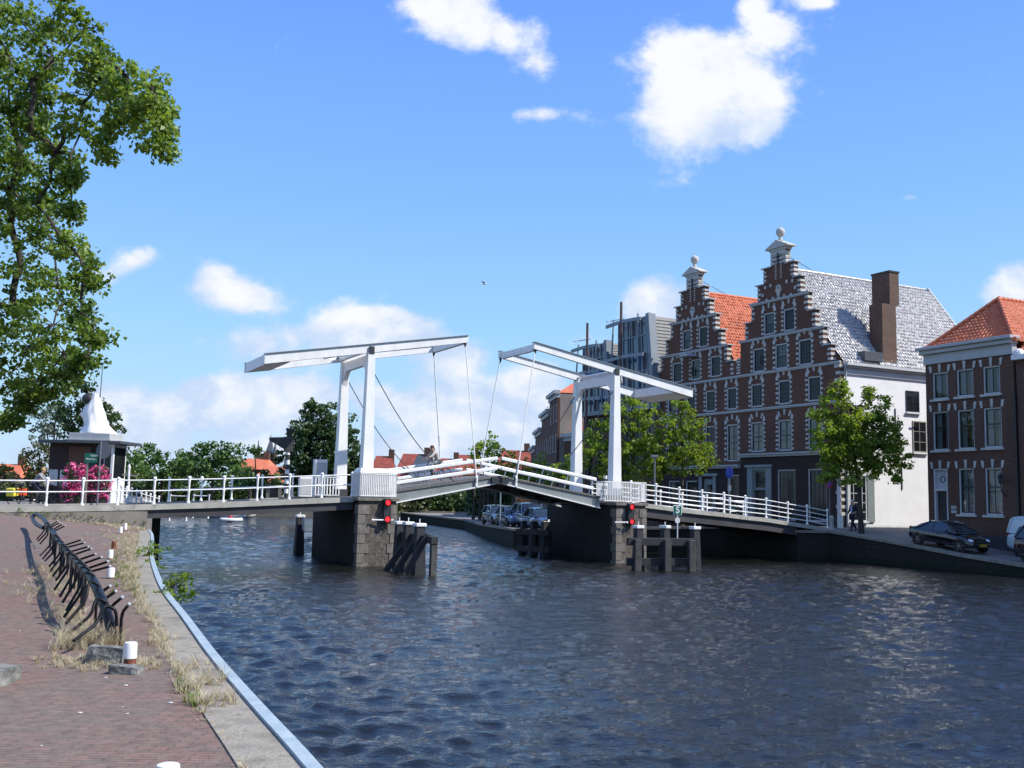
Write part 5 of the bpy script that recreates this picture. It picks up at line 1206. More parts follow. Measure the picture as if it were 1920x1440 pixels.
# far trees on the opposite and left bank
FT = [('dense dark green tree behind the left tower posts', 'leafdark', 108, [(600,790,40,0),(565,815,34,0),(630,800,40,0),(595,840,55,0),(560,870,45,0),(640,850,50,0),(610,890,60,0,34),(545,900,24,0),(660,880,40,0),(590,770,16,0),(570,790,18,0)]),
      ('round green tree to the left of the town gate', 'leafgreen', 122, [(400,850,30,0),(430,848,26,0),(375,868,34,0),(415,880,40,0,28),(362,850,20,0),(440,880,22,0),(355,890,22,0)]),
      ('green tree between kiosk and the round tree', 'leafgreen', 128, [(280,855,26,0),(262,875,26,0),(305,880,30,0),(330,890,24,0),(286,890,40,0,26),(345,870,14,0)]),
      ('green tree just right of the kiosk', 'leafgreen', 118, [(240,865,26,0),(232,895,28,0),(255,890,26,0),(215,880,16,0)]),
      ('dark tree behind the kiosk roof', 'leafdark', 72, [(150,745,26,0),(175,765,30,0),(200,780,26,0),(135,790,34,0),(180,800,40,0),(215,800,20,0),(120,760,14,0),(160,725,14,0)]),
      ('pale grey green tree left of the kiosk roof', 'leafpale', 84, [(85,790,26,0),(105,765,18,0),(75,815,22,0),(110,800,24,0)]),
      ('olive shrub tree left of the kiosk', 'leafolive', 66, [(60,870,26,0),(75,850,22,0),(45,900,22,0),(75,900,26,0,30)]),
      ('grey green bushes at the left edge beyond the road', 'leafolive', 70, [(5,890,18,0),(15,905,20,0),(-15,900,30,0),(20,885,12,0)]),
      ('pointed mid green tree between the kiosk and the round tree', 'leafgreen', 134, [(345,862,16,0,20),(335,880,22,0),(360,885,22,0),(322,892,20,0)]),
      ('low green tree in front of the orange roofs', 'leafgreen', 116, [(450,885,18,0),(470,895,18,0),(435,900,20,0),(520,900,14,0,12)]),
      ('small green tree below the town gate', 'leafgreen', 110, [(480,895,26,0,16),(500,905,18,0,14),(455,905,20,0,12),(478,842,7,0,8)])]
for i, (lab, lm, d, ls) in enumerate(FT):
    l_ = lobes_px(ls, d); px = sum(a[0] for a in ls)/len(ls); p = at(px, 930, d); g0 = 1.0 if d > 100 else 2.0
    tree('broadleaf_tree', (p.x, p.y, g0), l_, [(p.x, p.y, g0), (p.x, p.y, g0+2), (p.x, p.y, g0+4)], lm, lab, group='trees across the water', leaf=d*.0030, clump=d*.0060, seed=50+i, per=28, dens=1.5, barkm='bark', trunk_r=.25)
# low greenery along the far bank
def hedge(px0, px1, py0, py1, d, m, label, seed, name='hedge', n=160):
    g = np.random.default_rng(seed); a, b = at(px0, py1, d), at(px1, py1, d); rt = root(name, a, 0, label, 'hedge'); cl = []
    for i in range(n):
        u = g.random(); p = at(px0+(px1-px0)*u, py0+(py1-py0)*g.random()**.8, d+g.uniform(0, 3)); cl.append((p.x-a.x, p.y-a.y, p.z-a.z, d*.008*g.uniform(.6, 1.2)))
    co, fc = leaves_np(cl, 22, d*.0035, seed); npmesh('foliage', co, fc, m, rt); return rt
hedge(735, 880, 925, 965, 126, 'leafdark', 'dark shrubbery on the far bank under the left bridge leaf', 71, n=300)
hedge(745, 800, 945, 966, 125, 'leafolive', 'olive bushes on the far bank under the left bridge leaf', 72, n=60)
hedge(205, 560, 905, 950, 132, 'leafdark', 'dark shrubbery across the water behind the left railing', 73, n=420)
hedge(640, 740, 895, 945, 120, 'leafdark', 'dark shrubbery behind the left tower', 74, n=160)
hedge(880, 960, 915, 965, 112, 'leafdark', 'dark shrubbery under the crest of the bridge', 75, n=160)
hedge(-60, 120, 915, 940, 66, 'leafdark', 'dark hedge beyond the road at the left edge', 76, n=110)
# ---------------------------------------------------------------- grass and weeds
def blades(name, pts, h, n, m, seed, label, cat, kind='stuff', w_=.0035, lean=1.0):
    "every root point is a tuft: n arching blades fanning out of it, each a bent thin strip of four segments"
    g = np.random.default_rng(seed); P = np.repeat(np.array(pts, float), n, 0); N_ = len(P)
    a = g.uniform(0, 6.283, N_); rr = np.abs(g.normal(0, .018, N_)); P[:, 0] += np.cos(a)*rr; P[:, 1] += np.sin(a)*rr; a += g.normal(0, .5, N_)
    wind = np.repeat(g.uniform(-.5, .5, (len(pts), 2)), n, 0)
    ln = (.15+g.uniform(0, 1, N_)**1.3)*lean; hh = h*g.uniform(.35, 1.15, N_)*P[:, 3]
    dx, dy = (np.cos(a)*ln+wind[:, 0])*hh, (np.sin(a)*ln+wind[:, 1])*hh
    th = a+g.uniform(-.8, .8, N_); px, py = -np.sin(th)*w_, np.cos(th)*w_; rows = []
    for u, wq in ((0, 1), (.35, .9), (.65, .7), (.88, .45), (1.0, .12)):
        q = u*u; zz = P[:, 2]+hh*(u-.30*q*np.clip(ln, 0, 1.3))
        for sg in (-1, 1): rows.append(np.stack([P[:, 0]+sg*px*wq+dx*q, P[:, 1]+sg*py*wq+dy*q, zz], 1))
    co = np.stack(rows, 1).reshape(-1, 3); i = np.arange(N_)*10; fc = np.concatenate([np.stack([i+2*k, i+2*k+1, i+2*k+3, i+2*k+2], 1) for k in range(4)])
    o = npmesh(name, co, fc, m)
    if kind: tag(o, kind=kind)
    tag(o, label, cat); return o
g = np.random.default_rng(5); inn = np.array(inner)
def strip_pts(y0, y1, n, w0, w1, hmul=1, bias=0):
    r = []
    for i in range(n):
        y = g.uniform(y0, y1); x = np.interp(y, inn[:, 1], inn[:, 0])-abs(g.normal(0, 1))*(w0+(w1-w0)*(y-y0)/(y1-y0))+g.uniform(-.02, .12)+bias
        r.append((x, y, zq(x, y), hmul*g.uniform(.5, 1.2)))
    return r
pts = strip_pts(8.2, 11.5, 60, .035, .05, .8)+strip_pts(5.5, 8.2, 26, .02, .03, .5)+strip_pts(11.5, 17, 130, .05, .08, .9)+strip_pts(17, 26, 260, .10, .28, 1.0)+strip_pts(26, 36, 360, .35, .7, 1.1)
for (cx_, cy_, n_, hm) in ((-3.00, 9.75, 12, 1.3), (-2.60, 8.95, 16, 1.5), (-3.85, 11.5, 14, 1.3), (-2.30, 8.2, 12, 1.3)):
    for i in range(n_): x = cx_+g.normal(0, .07); y = cy_+g.normal(0, .16); pts.append((x, y, zq(x, y), hm*g.uniform(.6, 1.2)))
blades('dry_grass', pts, .11, 22, 'drygrass', 1, 'dry straw coloured grass along the inner side of the quay coping', 'grass', w_=.0022)
# around the rack and stones
fx, fy = -4.39, 11.1
pts = []
for i in range(90): a = g.random()**1.2; x = fx-.10-a*1.6+g.normal(0, .13); y = fy-.1+a*3.2+g.normal(0, .2); pts.append((x, y, zq(x, y), g.uniform(.6, 1.5)*(1.7 if a < .15 else .8)))
for i in range(60): x = fx-.02+g.normal(0, .16); y = fy-.03+g.normal(0, .14); pts.append((x, y, zq(x, y), g.uniform(1.0, 2.2)))
for i in range(150): x = -3.9+g.normal(0, .35); y = 10.1+g.normal(0, .18); pts.append((x, y, zq(x, y), g.uniform(.2, .6)))
for i in range(110): a = g.random(); x = fx-1.8-a*3.6+g.normal(0, .25); y = fy+3.4+a*7+g.normal(0, .35); pts.append((x, y, zq(x, y), g.uniform(.5, 1.2)))
blades('dry_grass', pts, .14, 26, 'drygrass', 2, 'dry grass tufts around the bicycle rack foot and the stone blocks', 'grass', w_=.0022)
pts = []
for i in range(80): k = g.uniform(-15, -9.6); o = -.42-abs(g.normal(0, .25)); x, y = W2(k, o); pts.append((x, y, zq(x, y), g.uniform(.6, 1.6)))
for i in range(170): k = g.uniform(-10.8, -9.4); o = -.6-abs(g.normal(0, 1.2)); x, y = W2(k, o); pts.append((x, y, zq(x, y), g.uniform(.6, 1.5)))
blades('weeds', pts, .11, 16, 'drygrass', 3, 'dry weeds growing at the foot of the stone abutment wall', 'weeds', w_=.006)
pts = []
for i in range(70): k = g.uniform(-14.5, -9.2); o = -.33-abs(g.normal(0, .05)); x, y = W2(k, o); pts.append((x, y, zq(x, y)+g.uniform(0, .3), g.uniform(.3, .9)))
for i in range(70): y = g.uniform(16, 27); x = np.interp(y, inn[:, 1], inn[:, 0])+g.normal(-.2, .2); pts.append((x, y, zq(x, y), g.uniform(.4, .9)))
for i in range(30): y = g.uniform(8.2, 9.2); x = np.interp(y, inn[:, 1], inn[:, 0])+g.normal(-.03, .04); pts.append((x, y, zq(x, y), g.uniform(.2, .5)))
blades('green_weeds', pts, .15, 12, 'greengrass', 4, 'green weeds sprouting along the wall and the quay edge', 'weeds', w_=.006)
def wall_plant(px, py, d, r, n, label, seed, hang=0):
    p = at(px, py, d); rt = root('wall_plant', p, 0, label, 'plant'); g_ = np.random.default_rng(seed); cl = []
    for i in range(n): cl.append((g_.normal(0, r*.5), g_.normal(0, r*.7), g_.normal(0, r*.45), r*.3))
    co, fc = leaves_np(cl, 14, .05, seed, elong=1.6); npmesh('foliage', co, fc, 'leafmid', rt)
    me = MB()
    for c in cl[::3]: me.tube([(-.25, 0, -.1), (c[0]*.5-.1, c[1]*.5, c[2]*.4), c[:3]], [.01, .008, .004], 4)
    me.build('stems', 'bark', rt)
wall_plant(322, 1112, 16.9, .34, 34, 'green plant hanging over the water from the quay edge, nearer one', 81)
wall_plant(288, 1043, 25.5, .34, 26, 'yellow green plant on the quay edge, farther one', 82)
wall_plant(278, 1062, 23.8, .25, 14, 'small tuft of plants on the quay edge between the two larger ones', 83)
# litter and pebbles on the paving
lm = MB(); 
for i in range(90):
    y = 5.5+g.random()**1.5*16; xm = np.interp(y, inn[:, 1], inn[:, 0]); x = xm-.15-g.random()*min(6, y*.5); s = g.uniform(.006, .018); lm.sphere((x, y, zq(x, y)+s*.3), s, 6, 4, (1.3, 1, .4))
lo = lm.build('pebbles', 'ltstone'); tag(lo, 'scattered pale pebbles and crumbs on the brick paving', 'pebbles', kind='stuff')
# ---------------------------------------------------------------- stones, bollards
def bollard(px, py, d, label, h=.235, r=.058, q=.36):
    p = at(px, py, d); z0 = zq(p.x, p.y); rt = root('bollard', (p.x, p.y, z0), 0, label, 'bollard', 'short white and rust bollards on the near quay')
    me = MB(); me.lathe([(r*.95, -.02), (r*.98, h*q)], n=12); me.build('rusty_base', 'rust', rt, smooth=50)
    me = MB(); me.lathe([(r*1.06, h*q), (r*1.05, h*.92), (r*.98, h*.985), (r*.8, h)], n=14); me.build('white_top', 'white2', rt, smooth=50); return rt
bollard(243, 1246, 9.9, 'white topped rusty bollard beside the two stone blocks')
bollard(207, 1081, 19.3, 'white bollard on the paving right of the bicycle rack, nearer of that pair', .20, .068, .12)
bollard(206, 1053, 24.3, 'white bollard on the paving right of the bicycle rack, farther of that pair', .22, .062, .12)
p = at(213, 1029, 28.0); rt = MB(); rt.lathe([(.07, -.02), (.065, .17), (.05, .2)], n=10); o_ = rt.build('bollard', 'rust'); o_.location = (p.x, p.y, zq(p.x, p.y)); tag(o_, 'rusty bollard stump without white paint in dry grass near the bridge wall', 'bollard')
bollard(226, 998, 35.0, 'small white bollard among weeds near the bridge wall', .24, .06, .12)
bollard(235, 988, 37.5, 'farthest white bollard just in front of the bridge wall', .26, .06, .12)
bollard(313, 1472, 5.62, 'white bollard top at the very bottom of the view', .235, .06)
def stone_block(px, py, d, sx, sy, sz, rz, label, seed):
    p = at(px, py, d); rt = MB(); g_ = random.Random(seed); rt.box(-sx/2, sx/2, -sy/2, sy/2, -.03, sz); o = rt.build('stone_block', 'blockstone', None, bevel=0)
    o.location = (p.x, p.y, zq(p.x, p.y)); o.rotation_euler = (R(g_.uniform(-3, 3)), R(g_.uniform(-4, 4)), rz)
    md = o.modifiers.new('sub', 'SUBSURF'); md.subdivision_type = 'SIMPLE'; md.levels = md.render_levels = 4
    tx = bpy.data.textures.new('rough', 'CLOUDS'); tx.noise_scale = .12; dm = o.modifiers.new('rough', 'DISPLACE'); dm.texture = tx; dm.strength = .05; dm.mid_level = .5
    tag(o, label, 'stone block'); return o
stone_block(201, 1243, 10.1, .36, .16, .16, R(-4), 'larger rough grey stone block behind the white topped bollard', 1)
stone_block(236, 1262, 9.55, .27, .12, .075, R(-3), 'flat grey stone slab in front of the white topped bollard', 2)
stone_block(-22, 1292, 8.9, .30, .55, .13, R(2), 'stone kerb block at the left edge of the paving', 3)
# ---------------------------------------------------------------- bicycle rack
def rack():
    z0 = zq(fx, fy); rt = root('bicycle_rack', (fx, fy, z0), 0, 'long curved black steel bicycle rack with a spine and many hooked arms', 'bicycle rack')
    C_ = [(209, 1196, 11.1), (207, 1175, 11.15), (200, 1148, 11.4), (188, 1118, 11.9), (170, 1082, 13.0), (146, 1055, 15.2), (126, 1034, 18.2), (108, 1011, 21.6), (94, 990, 25.8), (84, 976, 29.5), (74, 967, 32.5), (65, 965, 33.5), (61, 972, 33.0), (68, 983, 31), (82, 990, 28.5)]
    P = [at(*c)-Vector((fx, fy, z0)) for c in C_]
    # smooth the centreline
    def cr(ps, n=5):
        r = []
        for i in range(len(ps)-1):
            p0, p1, p2, p3 = ps[max(i-1, 0)], ps[i], ps[i+1], ps[min(i+2, len(ps)-1)]
            for j in range(n):
                u = j/n; r.append(.5*((2*p1)+(p2-p0)*u+(2*p0-5*p1+4*p2-p3)*u*u+(3*p1-p0-3*p2+p3)*u**3))
        r.append(ps[-1]); return r
    P = cr(P, 6)
    me = MB(); me.tube(P, [.056]*len(P), 12); me.build('spine', 'rackblack', rt, smooth=60)
    me = MB(); me.tube([Vector((0, 0, .1)), Vector((.0, 0, -.02))], .05, 10); me.box(-.09, .12, -.08, .08, -.01, .015); me.box(.05, .20, -.03, .03, .0, .06); me.build('foot_plate', 'rust', rt)
    # arms: right arms rise away from the rack, left arms slope down to the paving
    right = [(242, 1133), (229, 1120), (217, 1109), (206, 1099), (206, 1062), (202, 1053), (190, 1045), (179, 1039), (171, 1029), (165, 1025), (158, 1018), (153, 1012), (122, 986), (117, 983), (112, 980), (108, 977)]
    dr_ = [11.0, 11.7, 12.35, 13.1, 14.6, 15.4, 16.3, 17.2, 18.3, 19.2, 20.2, 21.2, 25.2, 26, 26.8, 27.6]
    left = [(138, 1202), (131, 1186), (124, 1169), (120, 1157), (124, 1145), (117, 1130), (112, 1119), (102, 1106), (104, 1089), (99, 1080), (95, 1070), (92, 1062), (84, 1052), (80, 1048), (75, 1042), (75, 1020), (71, 1015), (69, 1011)]
    dl = [10.55, 11.2, 11.8, 12.4, 13.0, 13.7, 14.4, 15.2, 16.0, 16.8, 17.6, 18.4, 19.6, 20.4, 21.2, 24.0, 25, 26]
    o_ = Vector((fx, fy, z0))
    def near_spine(q): return min(P, key=lambda p: abs(p.y-q.y))
    for i, ((x, y), d) in enumerate(zip(right, dr_)):
        tip = at(x, y, d-.15)-o_; s = near_spine(Vector((0, d-fy, 0))); gz = zq(*(s+o_).xy)-z0
        bx = Vector((s.x+.075, s.y+.05, 0)); zt_ = max(.16, tip.z-.15)
        pts = [Vector((bx.x, bx.y, gz-.01)), Vector((bx.x, bx.y, zt_-.08))]+cr([Vector((bx.x, bx.y, zt_-.04)), Vector((bx.x+.01, bx.y, zt_+.02)), Vector((bx.x, bx.y, zt_)).lerp(tip, .35)+Vector((0, 0, .015))], 4)+[tip]
        me = MB(); me.tube(pts, .018, 7); a = me.build('arm', 'rackblack', rt, smooth=60)
        me = MB(); me.sphere(tip, .021, 8, 6); me.build('end_cap', 'cornice', a, smooth=True)
    for i, ((x, y), d) in enumerate(zip(left, dl)):
        tip = at(x, y, d)-o_; s = near_spine(Vector((0, d+.35-fy, 0)))
        tip.z = max(tip.z, zq(*(tip+o_).xy)-z0+.03)
        s = Vector((s.x, s.y, max(s.z, .34)))
        pts = cr([Vector((s.x+.05, s.y, s.z-.12)), Vector((s.x+.02, s.y-.01, s.z+.05)), Vector((s.x-.08, s.y-.05, s.z+.085)), s.lerp(tip, .38)+Vector((0, 0, .055)), s.lerp(tip, .5)+Vector((0, 0, .02))], 4)+[tip]
        me = MB(); me.tube(pts, .018, 7); me.build('arm', 'rackblack', rt, smooth=60)
    for i in (3, 6, 9, 12):
        s = near_spine(Vector((0, i*.95, 0))); gz = zq(*(s+o_).xy)-z0
        me = MB(); me.tube([s, (s.x, s.y, gz-.02)], .025, 6); me.build('support_post', 'rackblack', rt, smooth=60)
rack()
# ---------------------------------------------------------------- kiosk on the left bank
kb = at(86, 945, 50); KZ = 2.2
kk = root('kiosk', (kb.x, kb.y, KZ), R(-4), 'dark brick kiosk with flat roof carrying a white draped figure', 'kiosk')
me = MB(); me.box(0, 2.75, .0, 1.9, 0, 3.05); me.build('wall', 'brickp', kk)
me = MB(); me.box(1.0, 2.1, -.02, -.001, 1.0, 2.9); me.build('wall_panel', 'brickb', kk)
me = MB(); me.box(2.751, 3.20, .05, 1.5, 0, 3.05); me.build('corner_window_frame', 'white2', kk); me = MB(); me.box(2.80, 3.14, .035, .05, 1.4, 2.9); me.box(3.201, 3.21, .15, 1.4, 1.4, 2.9); me.build('pane', 'winglass', kk)
me = MB(); me.box(3.16, 3.27, -.06, .06, 0, 3.05); me.build('corner_post', 'white', kk)
me = MB(); me.prism([(-.45, -.35), (1.2, -.7), (3.75, -.4), (3.7, 2.1), (-.45, 2.1)], 3.051, 3.20, axis='z'); me.build('roof', 'slate', kk, bevel=.02)
me = MB(); me.box(.62, 2.95, .2, 1.9, 3.201, 3.30); me.box(.75, 2.85, .3, 1.8, 3.301, 3.60); me.build('pedestal', 'cornice', kk, bevel=.02)
fg = MB(); nr, ns = 26, 28; vs = []; fs = []
for i in range(nr):
    h = i/(nr-1); z = 3.60+2.0*h; wl = np.interp(h, [0, .05, .2, .38, .5, .55, .7, .85, 1], [.80, .78, .55, .62, .78, .70, .55, .32, .20]); wr2 = np.interp(h, [0, .08, .2, .4, .7, 1], [.98, .85, .62, .45, .25, .12]); dp = np.interp(h, [0, .3, .6, 1], [.72, .55, .42, .2])
    cx_ = 1.80
    for j in range(ns):
        a = 2*math.pi*j/ns; c_, s_ = math.cos(a), math.sin(a); f = 1+.07*math.sin(a*7+h*5)*(1-h*.5)+.05*math.sin(a*13+h*11); xw = (wr2 if c_ > 0 else wl)
        vs.append((cx_-.12*h+c_*xw*f, 1.05+s_*dp*f, z+.02*math.sin(a*3)))
for i in range(nr-1):
    for j in range(ns): a = i*ns+j; b = i*ns+(j+1) % ns; fs.append((a, b, b+ns, a+ns))
fs.append(tuple(range(len(vs)-ns, len(vs)))); fg.add(vs, fs); figo = fg.build('draped_figure', 'white', kk, smooth=70)
me = MB(); me.sphere((1.30, .95, 5.35), .30, 12, 8, (1.1, .8, .9)); me.build('figure_dark_part', 'darkpaint', figo, smooth=True)
me = MB(); me.tube([(1.86, 1.05, 5.4), (1.88, 1.05, 7.1)], .025, 5); me.build('flagpole', 'zinc', kk)
me = MB(); me.box(.05, .5, -.03, -.001, .95, 1.75); me.box(.62, 1.02, -.03, -.001, .95, 1.75); me.build('notice_boards', 'lace', kk)
me = MB(); me.box(1.95, 2.35, -.025, -.001, 1.55, 2.25); me.build('window', 'winglass', kk)
# mast, round sign seen from behind, green direction sign
p = at(182, 946, 44); rt = root('road_sign', (p.x, p.y, 2.22), 0, 'grey pole with a round sign seen from behind beside the flower pots', 'sign')
me = MB(); me.tube([(0, 0, 0), (0, 0, 2.9)], .035, 8); me.build('pole', 'zinc', rt)
me = MB(); me.v = []; n = 20
vs = [(.12+.33*math.cos(2*math.pi*i/n), .03, 2.5+.35*math.sin(2*math.pi*i/n)) for i in range(n)]; vs += [(v[0], .05, v[2]) for v in vs]
me.add(vs, [tuple(range(n)), tuple(range(2*n-1, n-1, -1))]+[(i, i+n, (i+1) % n+n, (i+1) % n) for i in range(n)]); me.build('round_plate', 'signback', rt)
p = at(158, 940, 45.5); rt = root('direction_sign', (p.x, p.y, 2.22), 0, 'small green sign with pale lettering on a post above the pink flowers', 'sign')
me = MB(); me.box(-.02, .06, 0, .05, 0, 2.0); me.build('post', 'tan', rt)
me = MB(); me.box(-.10, .45, -.03, 0, 2.0, 2.42); me.build('panel', 'greensign', rt)
text('Open', .13, 'white', rt, (.30, -.034, 2.32), (R(90), 0, 0)); text('Molenaar', .12, 'white', rt, (.175, -.034, 2.16), (R(90), 0, 0))
def flower_tower(px, d, w_, zt, label, seed):
    p = at(px, 944, d); rt = root('flower_planter', (p.x, p.y, 2.22), 0, label, 'planter', 'tall planters of pink flowers by the kiosk')
    me = MB(); me.lathe([(.38, 0), (.42, .1), (.40, .42), (.44, .48)], n=14); me.build('pot', 'darkpaint', rt, smooth=50)
    g_ = np.random.default_rng(seed); cl = []; c2 = []
    for i in range(150):
        h = g_.uniform(.3, zt); wv = w_*np.interp(h/zt, [0, .25, .6, .9, 1], [.75, .9, 1, .8, .4]); a = g_.uniform(0, 6.283); q = wv*g_.uniform(.2, .95)**.5; c = (q*math.cos(a), q*.8*math.sin(a), h, .14); (cl if i % 3 else c2).append(c)
    co, fc = leaves_np(c2, 26, .09, seed); npmesh('leaves', co, fc, 'leafdark', rt)
    co, fc = leaves_np(cl, 20, .085, seed+1, spread=1.15); npmesh('flowers', co, fc, 'pink', rt); return rt
flower_tower(138, 46, .62, 1.95, 'left tall planter overflowing with pink flowers by the kiosk', 91); flower_tower(183, 46.2, .52, 1.82, 'right tall planter overflowing with pink flowers by the kiosk', 92)
# sloping white side railing and cross shaped post beyond the left railing
a, b = at(226, 945, 45.6), at(297, 953, 52)
rt = root('side_railing', (a.x, a.y, 2.2), math.atan2(b.y-a.y, b.x-a.x), 'white side railing sloping away behind the left approach near the kiosk', 'railing'); Ls = math.hypot(b.x-a.x, b.y-a.y)
for i in range(9): me = MB(); x = Ls*i/8; z = -.5*(i/8); me.lathe([(.06, 0), (.04, .1), (.05, .5), (.035, .9), (.06, .98)], (x, 0, z), 7); me.sphere((x, 0, z+1.02), .06, 7, 5); me.build('post', 'rail', rt, smooth=60)
for h in (.15, .4, .65, .92): me = MB(); me.tube([(0, 0, h), (Ls, 0, h-.5)], .025, 5); me.build('rail', 'rail', rt)
p = at(240, 945, 47.5); rt = root('crossed_post', (p.x, p.y, 2.2), R(5), 'pale post with a crossbar standing right of the kiosk', 'post')
me = MB(); me.tube([(0, 0, 0), (-.05, 0, 1.75)], .06, 6); me.lathe([(.05, 1.75), (.07, 1.9), (.02, 2.05)], (-.05, 0, 0), 6); me.build('post', 'white2', rt); me = MB(); me.beam((-.35, 0, 1.55), (.35, 0, 1.5), .06, .08); me.build('crossbar', 'tan', rt)
for i, (px, d, lab) in enumerate(((336, 56, 'left white double railing frame across the bank behind the left approach'), (378, 62, 'right white double railing frame across the bank behind the left approach'))):
    p = at(px, 948, d); rt = root('railing_frame', (p.x-.5, p.y, 1.4), R(-10), lab, 'railing')
    me = MB()
    for x in (0, 1.0): me.lathe([(.06, 0), (.045, .1), (.05, .7), (.04, 1.3), (.07, 1.45)], (x, 0, 0), 7)
    for z in (.6, 1.35): me.tube([(0, 0, z), (1.0, 0, z)], .03, 5)
    me.build('frame', 'rail', rt, smooth=60)
# ---------------------------------------------------------------- people
def skinned(name, chain, m, parent, sub=2):
    "chain: dict of joints name->(pos, radius) and list of edges; one continuous skin surface"
    J, Ed = chain; names = list(J); me = bpy.data.meshes.new(name); me.from_pydata([J[n][0] for n in names], [(names.index(a), names.index(b)) for a, b in Ed], [])
    o = bpy.data.objects.new(name, me); COL.objects.link(o); md = o.modifiers.new('skin', 'SKIN'); md.use_smooth_shade = True
    for i, n in enumerate(names): r = J[n][1]; r = r if isinstance(r, tuple) else (r, r); me.skin_vertices[0].data[i].radius = r
    me.skin_vertices[0].data[0].use_root = True
    s = o.modifiers.new('sub', 'SUBSURF'); s.levels = s.render_levels = sub
    dg = bpy.context.evaluated_depsgraph_get(); nm = bpy.data.meshes.new_from_object(o.evaluated_get(dg)); nm.name = name; bpy.data.objects.remove(o)
    nm.materials.clear(); nm.materials.append(MT[m]); q = bpy.data.objects.new(name, nm); COL.objects.link(q); q.parent = parent; return q
def person(loc, rz, pose, label, top='navy', legs='navy', hair='hairb', shirt=None, hairlen=0, group=None):
    """pose: joint dictionary; facing +x"""
    rt = root('person', loc, rz, label, 'person', group); P = pose
    J = {'pel': (P['pel'], (.13, .12)), 'ab': (P['ab'], (.125, .105)), 'ch': (P['ch'], (.15, .115)), 'nk': (P['nk'], .052), 'hd': (P['hd'], (.082, .095)), 'tp': (P['tp'], (.07, .08))}
    Ed = [('pel', 'ab'), ('ab', 'ch'), ('ch', 'nk'), ('nk', 'hd'), ('hd', 'tp')]
    for s in 'lr':
        for n, r in (('sh', .06), ('el', .042), ('wr', .028), ('ha', .034)): J[n+s] = (P[n+s], r)
        for n, r in (('hi', .095), ('kn', .06), ('an', .04), ('to', .035)): J[n+s] = (P[n+s], r)
        Ed += [('ch', 'sh'+s), ('sh'+s, 'el'+s), ('el'+s, 'wr'+s), ('wr'+s, 'ha'+s), ('pel', 'hi'+s), ('hi'+s, 'kn'+s), ('kn'+s, 'an'+s), ('an'+s, 'to'+s)]
    body = skinned('body', (J, Ed), 'skin', rt)
    K = {'pel': (P['pel'], (.15, .14)), 'ab': (P['ab'], (.15, .125)), 'ch': (P['ch'], (.17, .13)), 'nk': (Vector(P['ch']).lerp(Vector(P['nk']), .7), .07)}; E2 = [('pel', 'ab'), ('ab', 'ch'), ('ch', 'nk')]
    for s in 'lr':
        for n, r in (('sh', .078), ('el', .06), ('wr', .045)): K[n+s] = (P[n+s], r)
        E2 += [('ch', 'sh'+s), ('sh'+s, 'el'+s), ('el'+s, 'wr'+s)]
    skinned('jacket', (K, E2), top, rt)
    K = {'pel': (P['pel'], (.155, .145))}; E3 = []
    for s in 'lr':
        for n, r in (('hi', .115), ('kn', .085), ('an', .062)): K[n+s] = (P[n+s], r)
        E3 += [('pel', 'hi'+s), ('hi'+s, 'kn'+s), ('kn'+s, 'an'+s)]
    skinned('trousers', (K, E3), legs, rt)
    for s in 'lr':
        a, t_ = Vector(P['an'+s]), Vector(P['to'+s]); me = MB(); me.tube([a+Vector((-.05, 0, -.03)), a.lerp(t_, .5)+Vector((0, 0, -.015)), t_], [.05, .05, .038], 8); me.build('shoe', 'darkpaint', rt, smooth=True)
        h = Vector(P['ha'+s]); w0 = Vector(P['wr'+s]); d = (h-w0).normalized(); sd_ = d.cross(Vector((0, 1, 0))); sd_ = sd_.normalized() if sd_.length > .1 else Vector((0, 0, 1))
        me = MB()
        for k in range(4): b0 = h+sd_*(k-1.5)*.018; me.tube([b0, b0+d*.04+Vector((.0, 0, -.005)), b0+d*(.065-.006*abs(k-1.2))+Vector((0, 0, -.02))], [.009, .0085, .006], 5)
        me.tube([h-sd_*.02-d*.03, h-sd_*.05, h-sd_*.055+d*.03], [.010, .009, .007], 5); me.build('fingers', 'skin', body, smooth=True)
    hd = Vector(P['hd']); tp = Vector(P['tp']); f = Vector((1, 0, 0)); me = MB()
    me.sphere(hd.lerp(tp, .62)+Vector((-.022, 0, .015)), .104, 12, 8, (1.0, .92, .9))
    if hairlen: me.tube([hd+Vector((-.07, 0, .03)), hd+Vector((-.11, 0, -.08)), hd+Vector((-.12, 0, -.08-hairlen))], [.07, .06, .02], 8)
    me.build('hair', hair, rt, smooth=True)
    fc = hd+Vector((.083, 0, .01)); me = MB(); me.tube([fc+Vector((0, 0, .025)), fc+Vector((.028, 0, -.012)), fc+Vector((.0, 0, -.02))], [.008, .013, .008], 6)
    for s in (-1, 1): me.sphere(hd+Vector((0, s*.085, 0)), .02, 6, 5, (1, .5, 1.4))
    me.build('nose_and_ears', 'skin', body, smooth=True)
    me = MB()
    for s in (-1, 1): me.sphere(fc+Vector((-.003, s*.03, .03)), .010, 6, 4)
    me.beam(fc+Vector((.0, -.022, -.045)), fc+Vector((.0, .022, -.045)), .008, .006); me.build('eyes_and_mouth', 'darkpaint', body)
    if shirt: me = MB(); ch = Vector(P['ch']); ab = Vector(P['ab']); me.hexa([ab+Vector((.10, -.06, -.06)), ab+Vector((.135, -.06, -.06)), ab+Vector((.135, .06, -.06)), ab+Vector((.10, .06, -.06)), ch+Vector((.10, -.07, .08)), ch+Vector((.14, -.07, .08)), ch+Vector((.14, .07, .08)), ch+Vector((.10, .07, .08))]); me.build('shirt', shirt, rt, bevel=.01)
    return rt
V = Vector
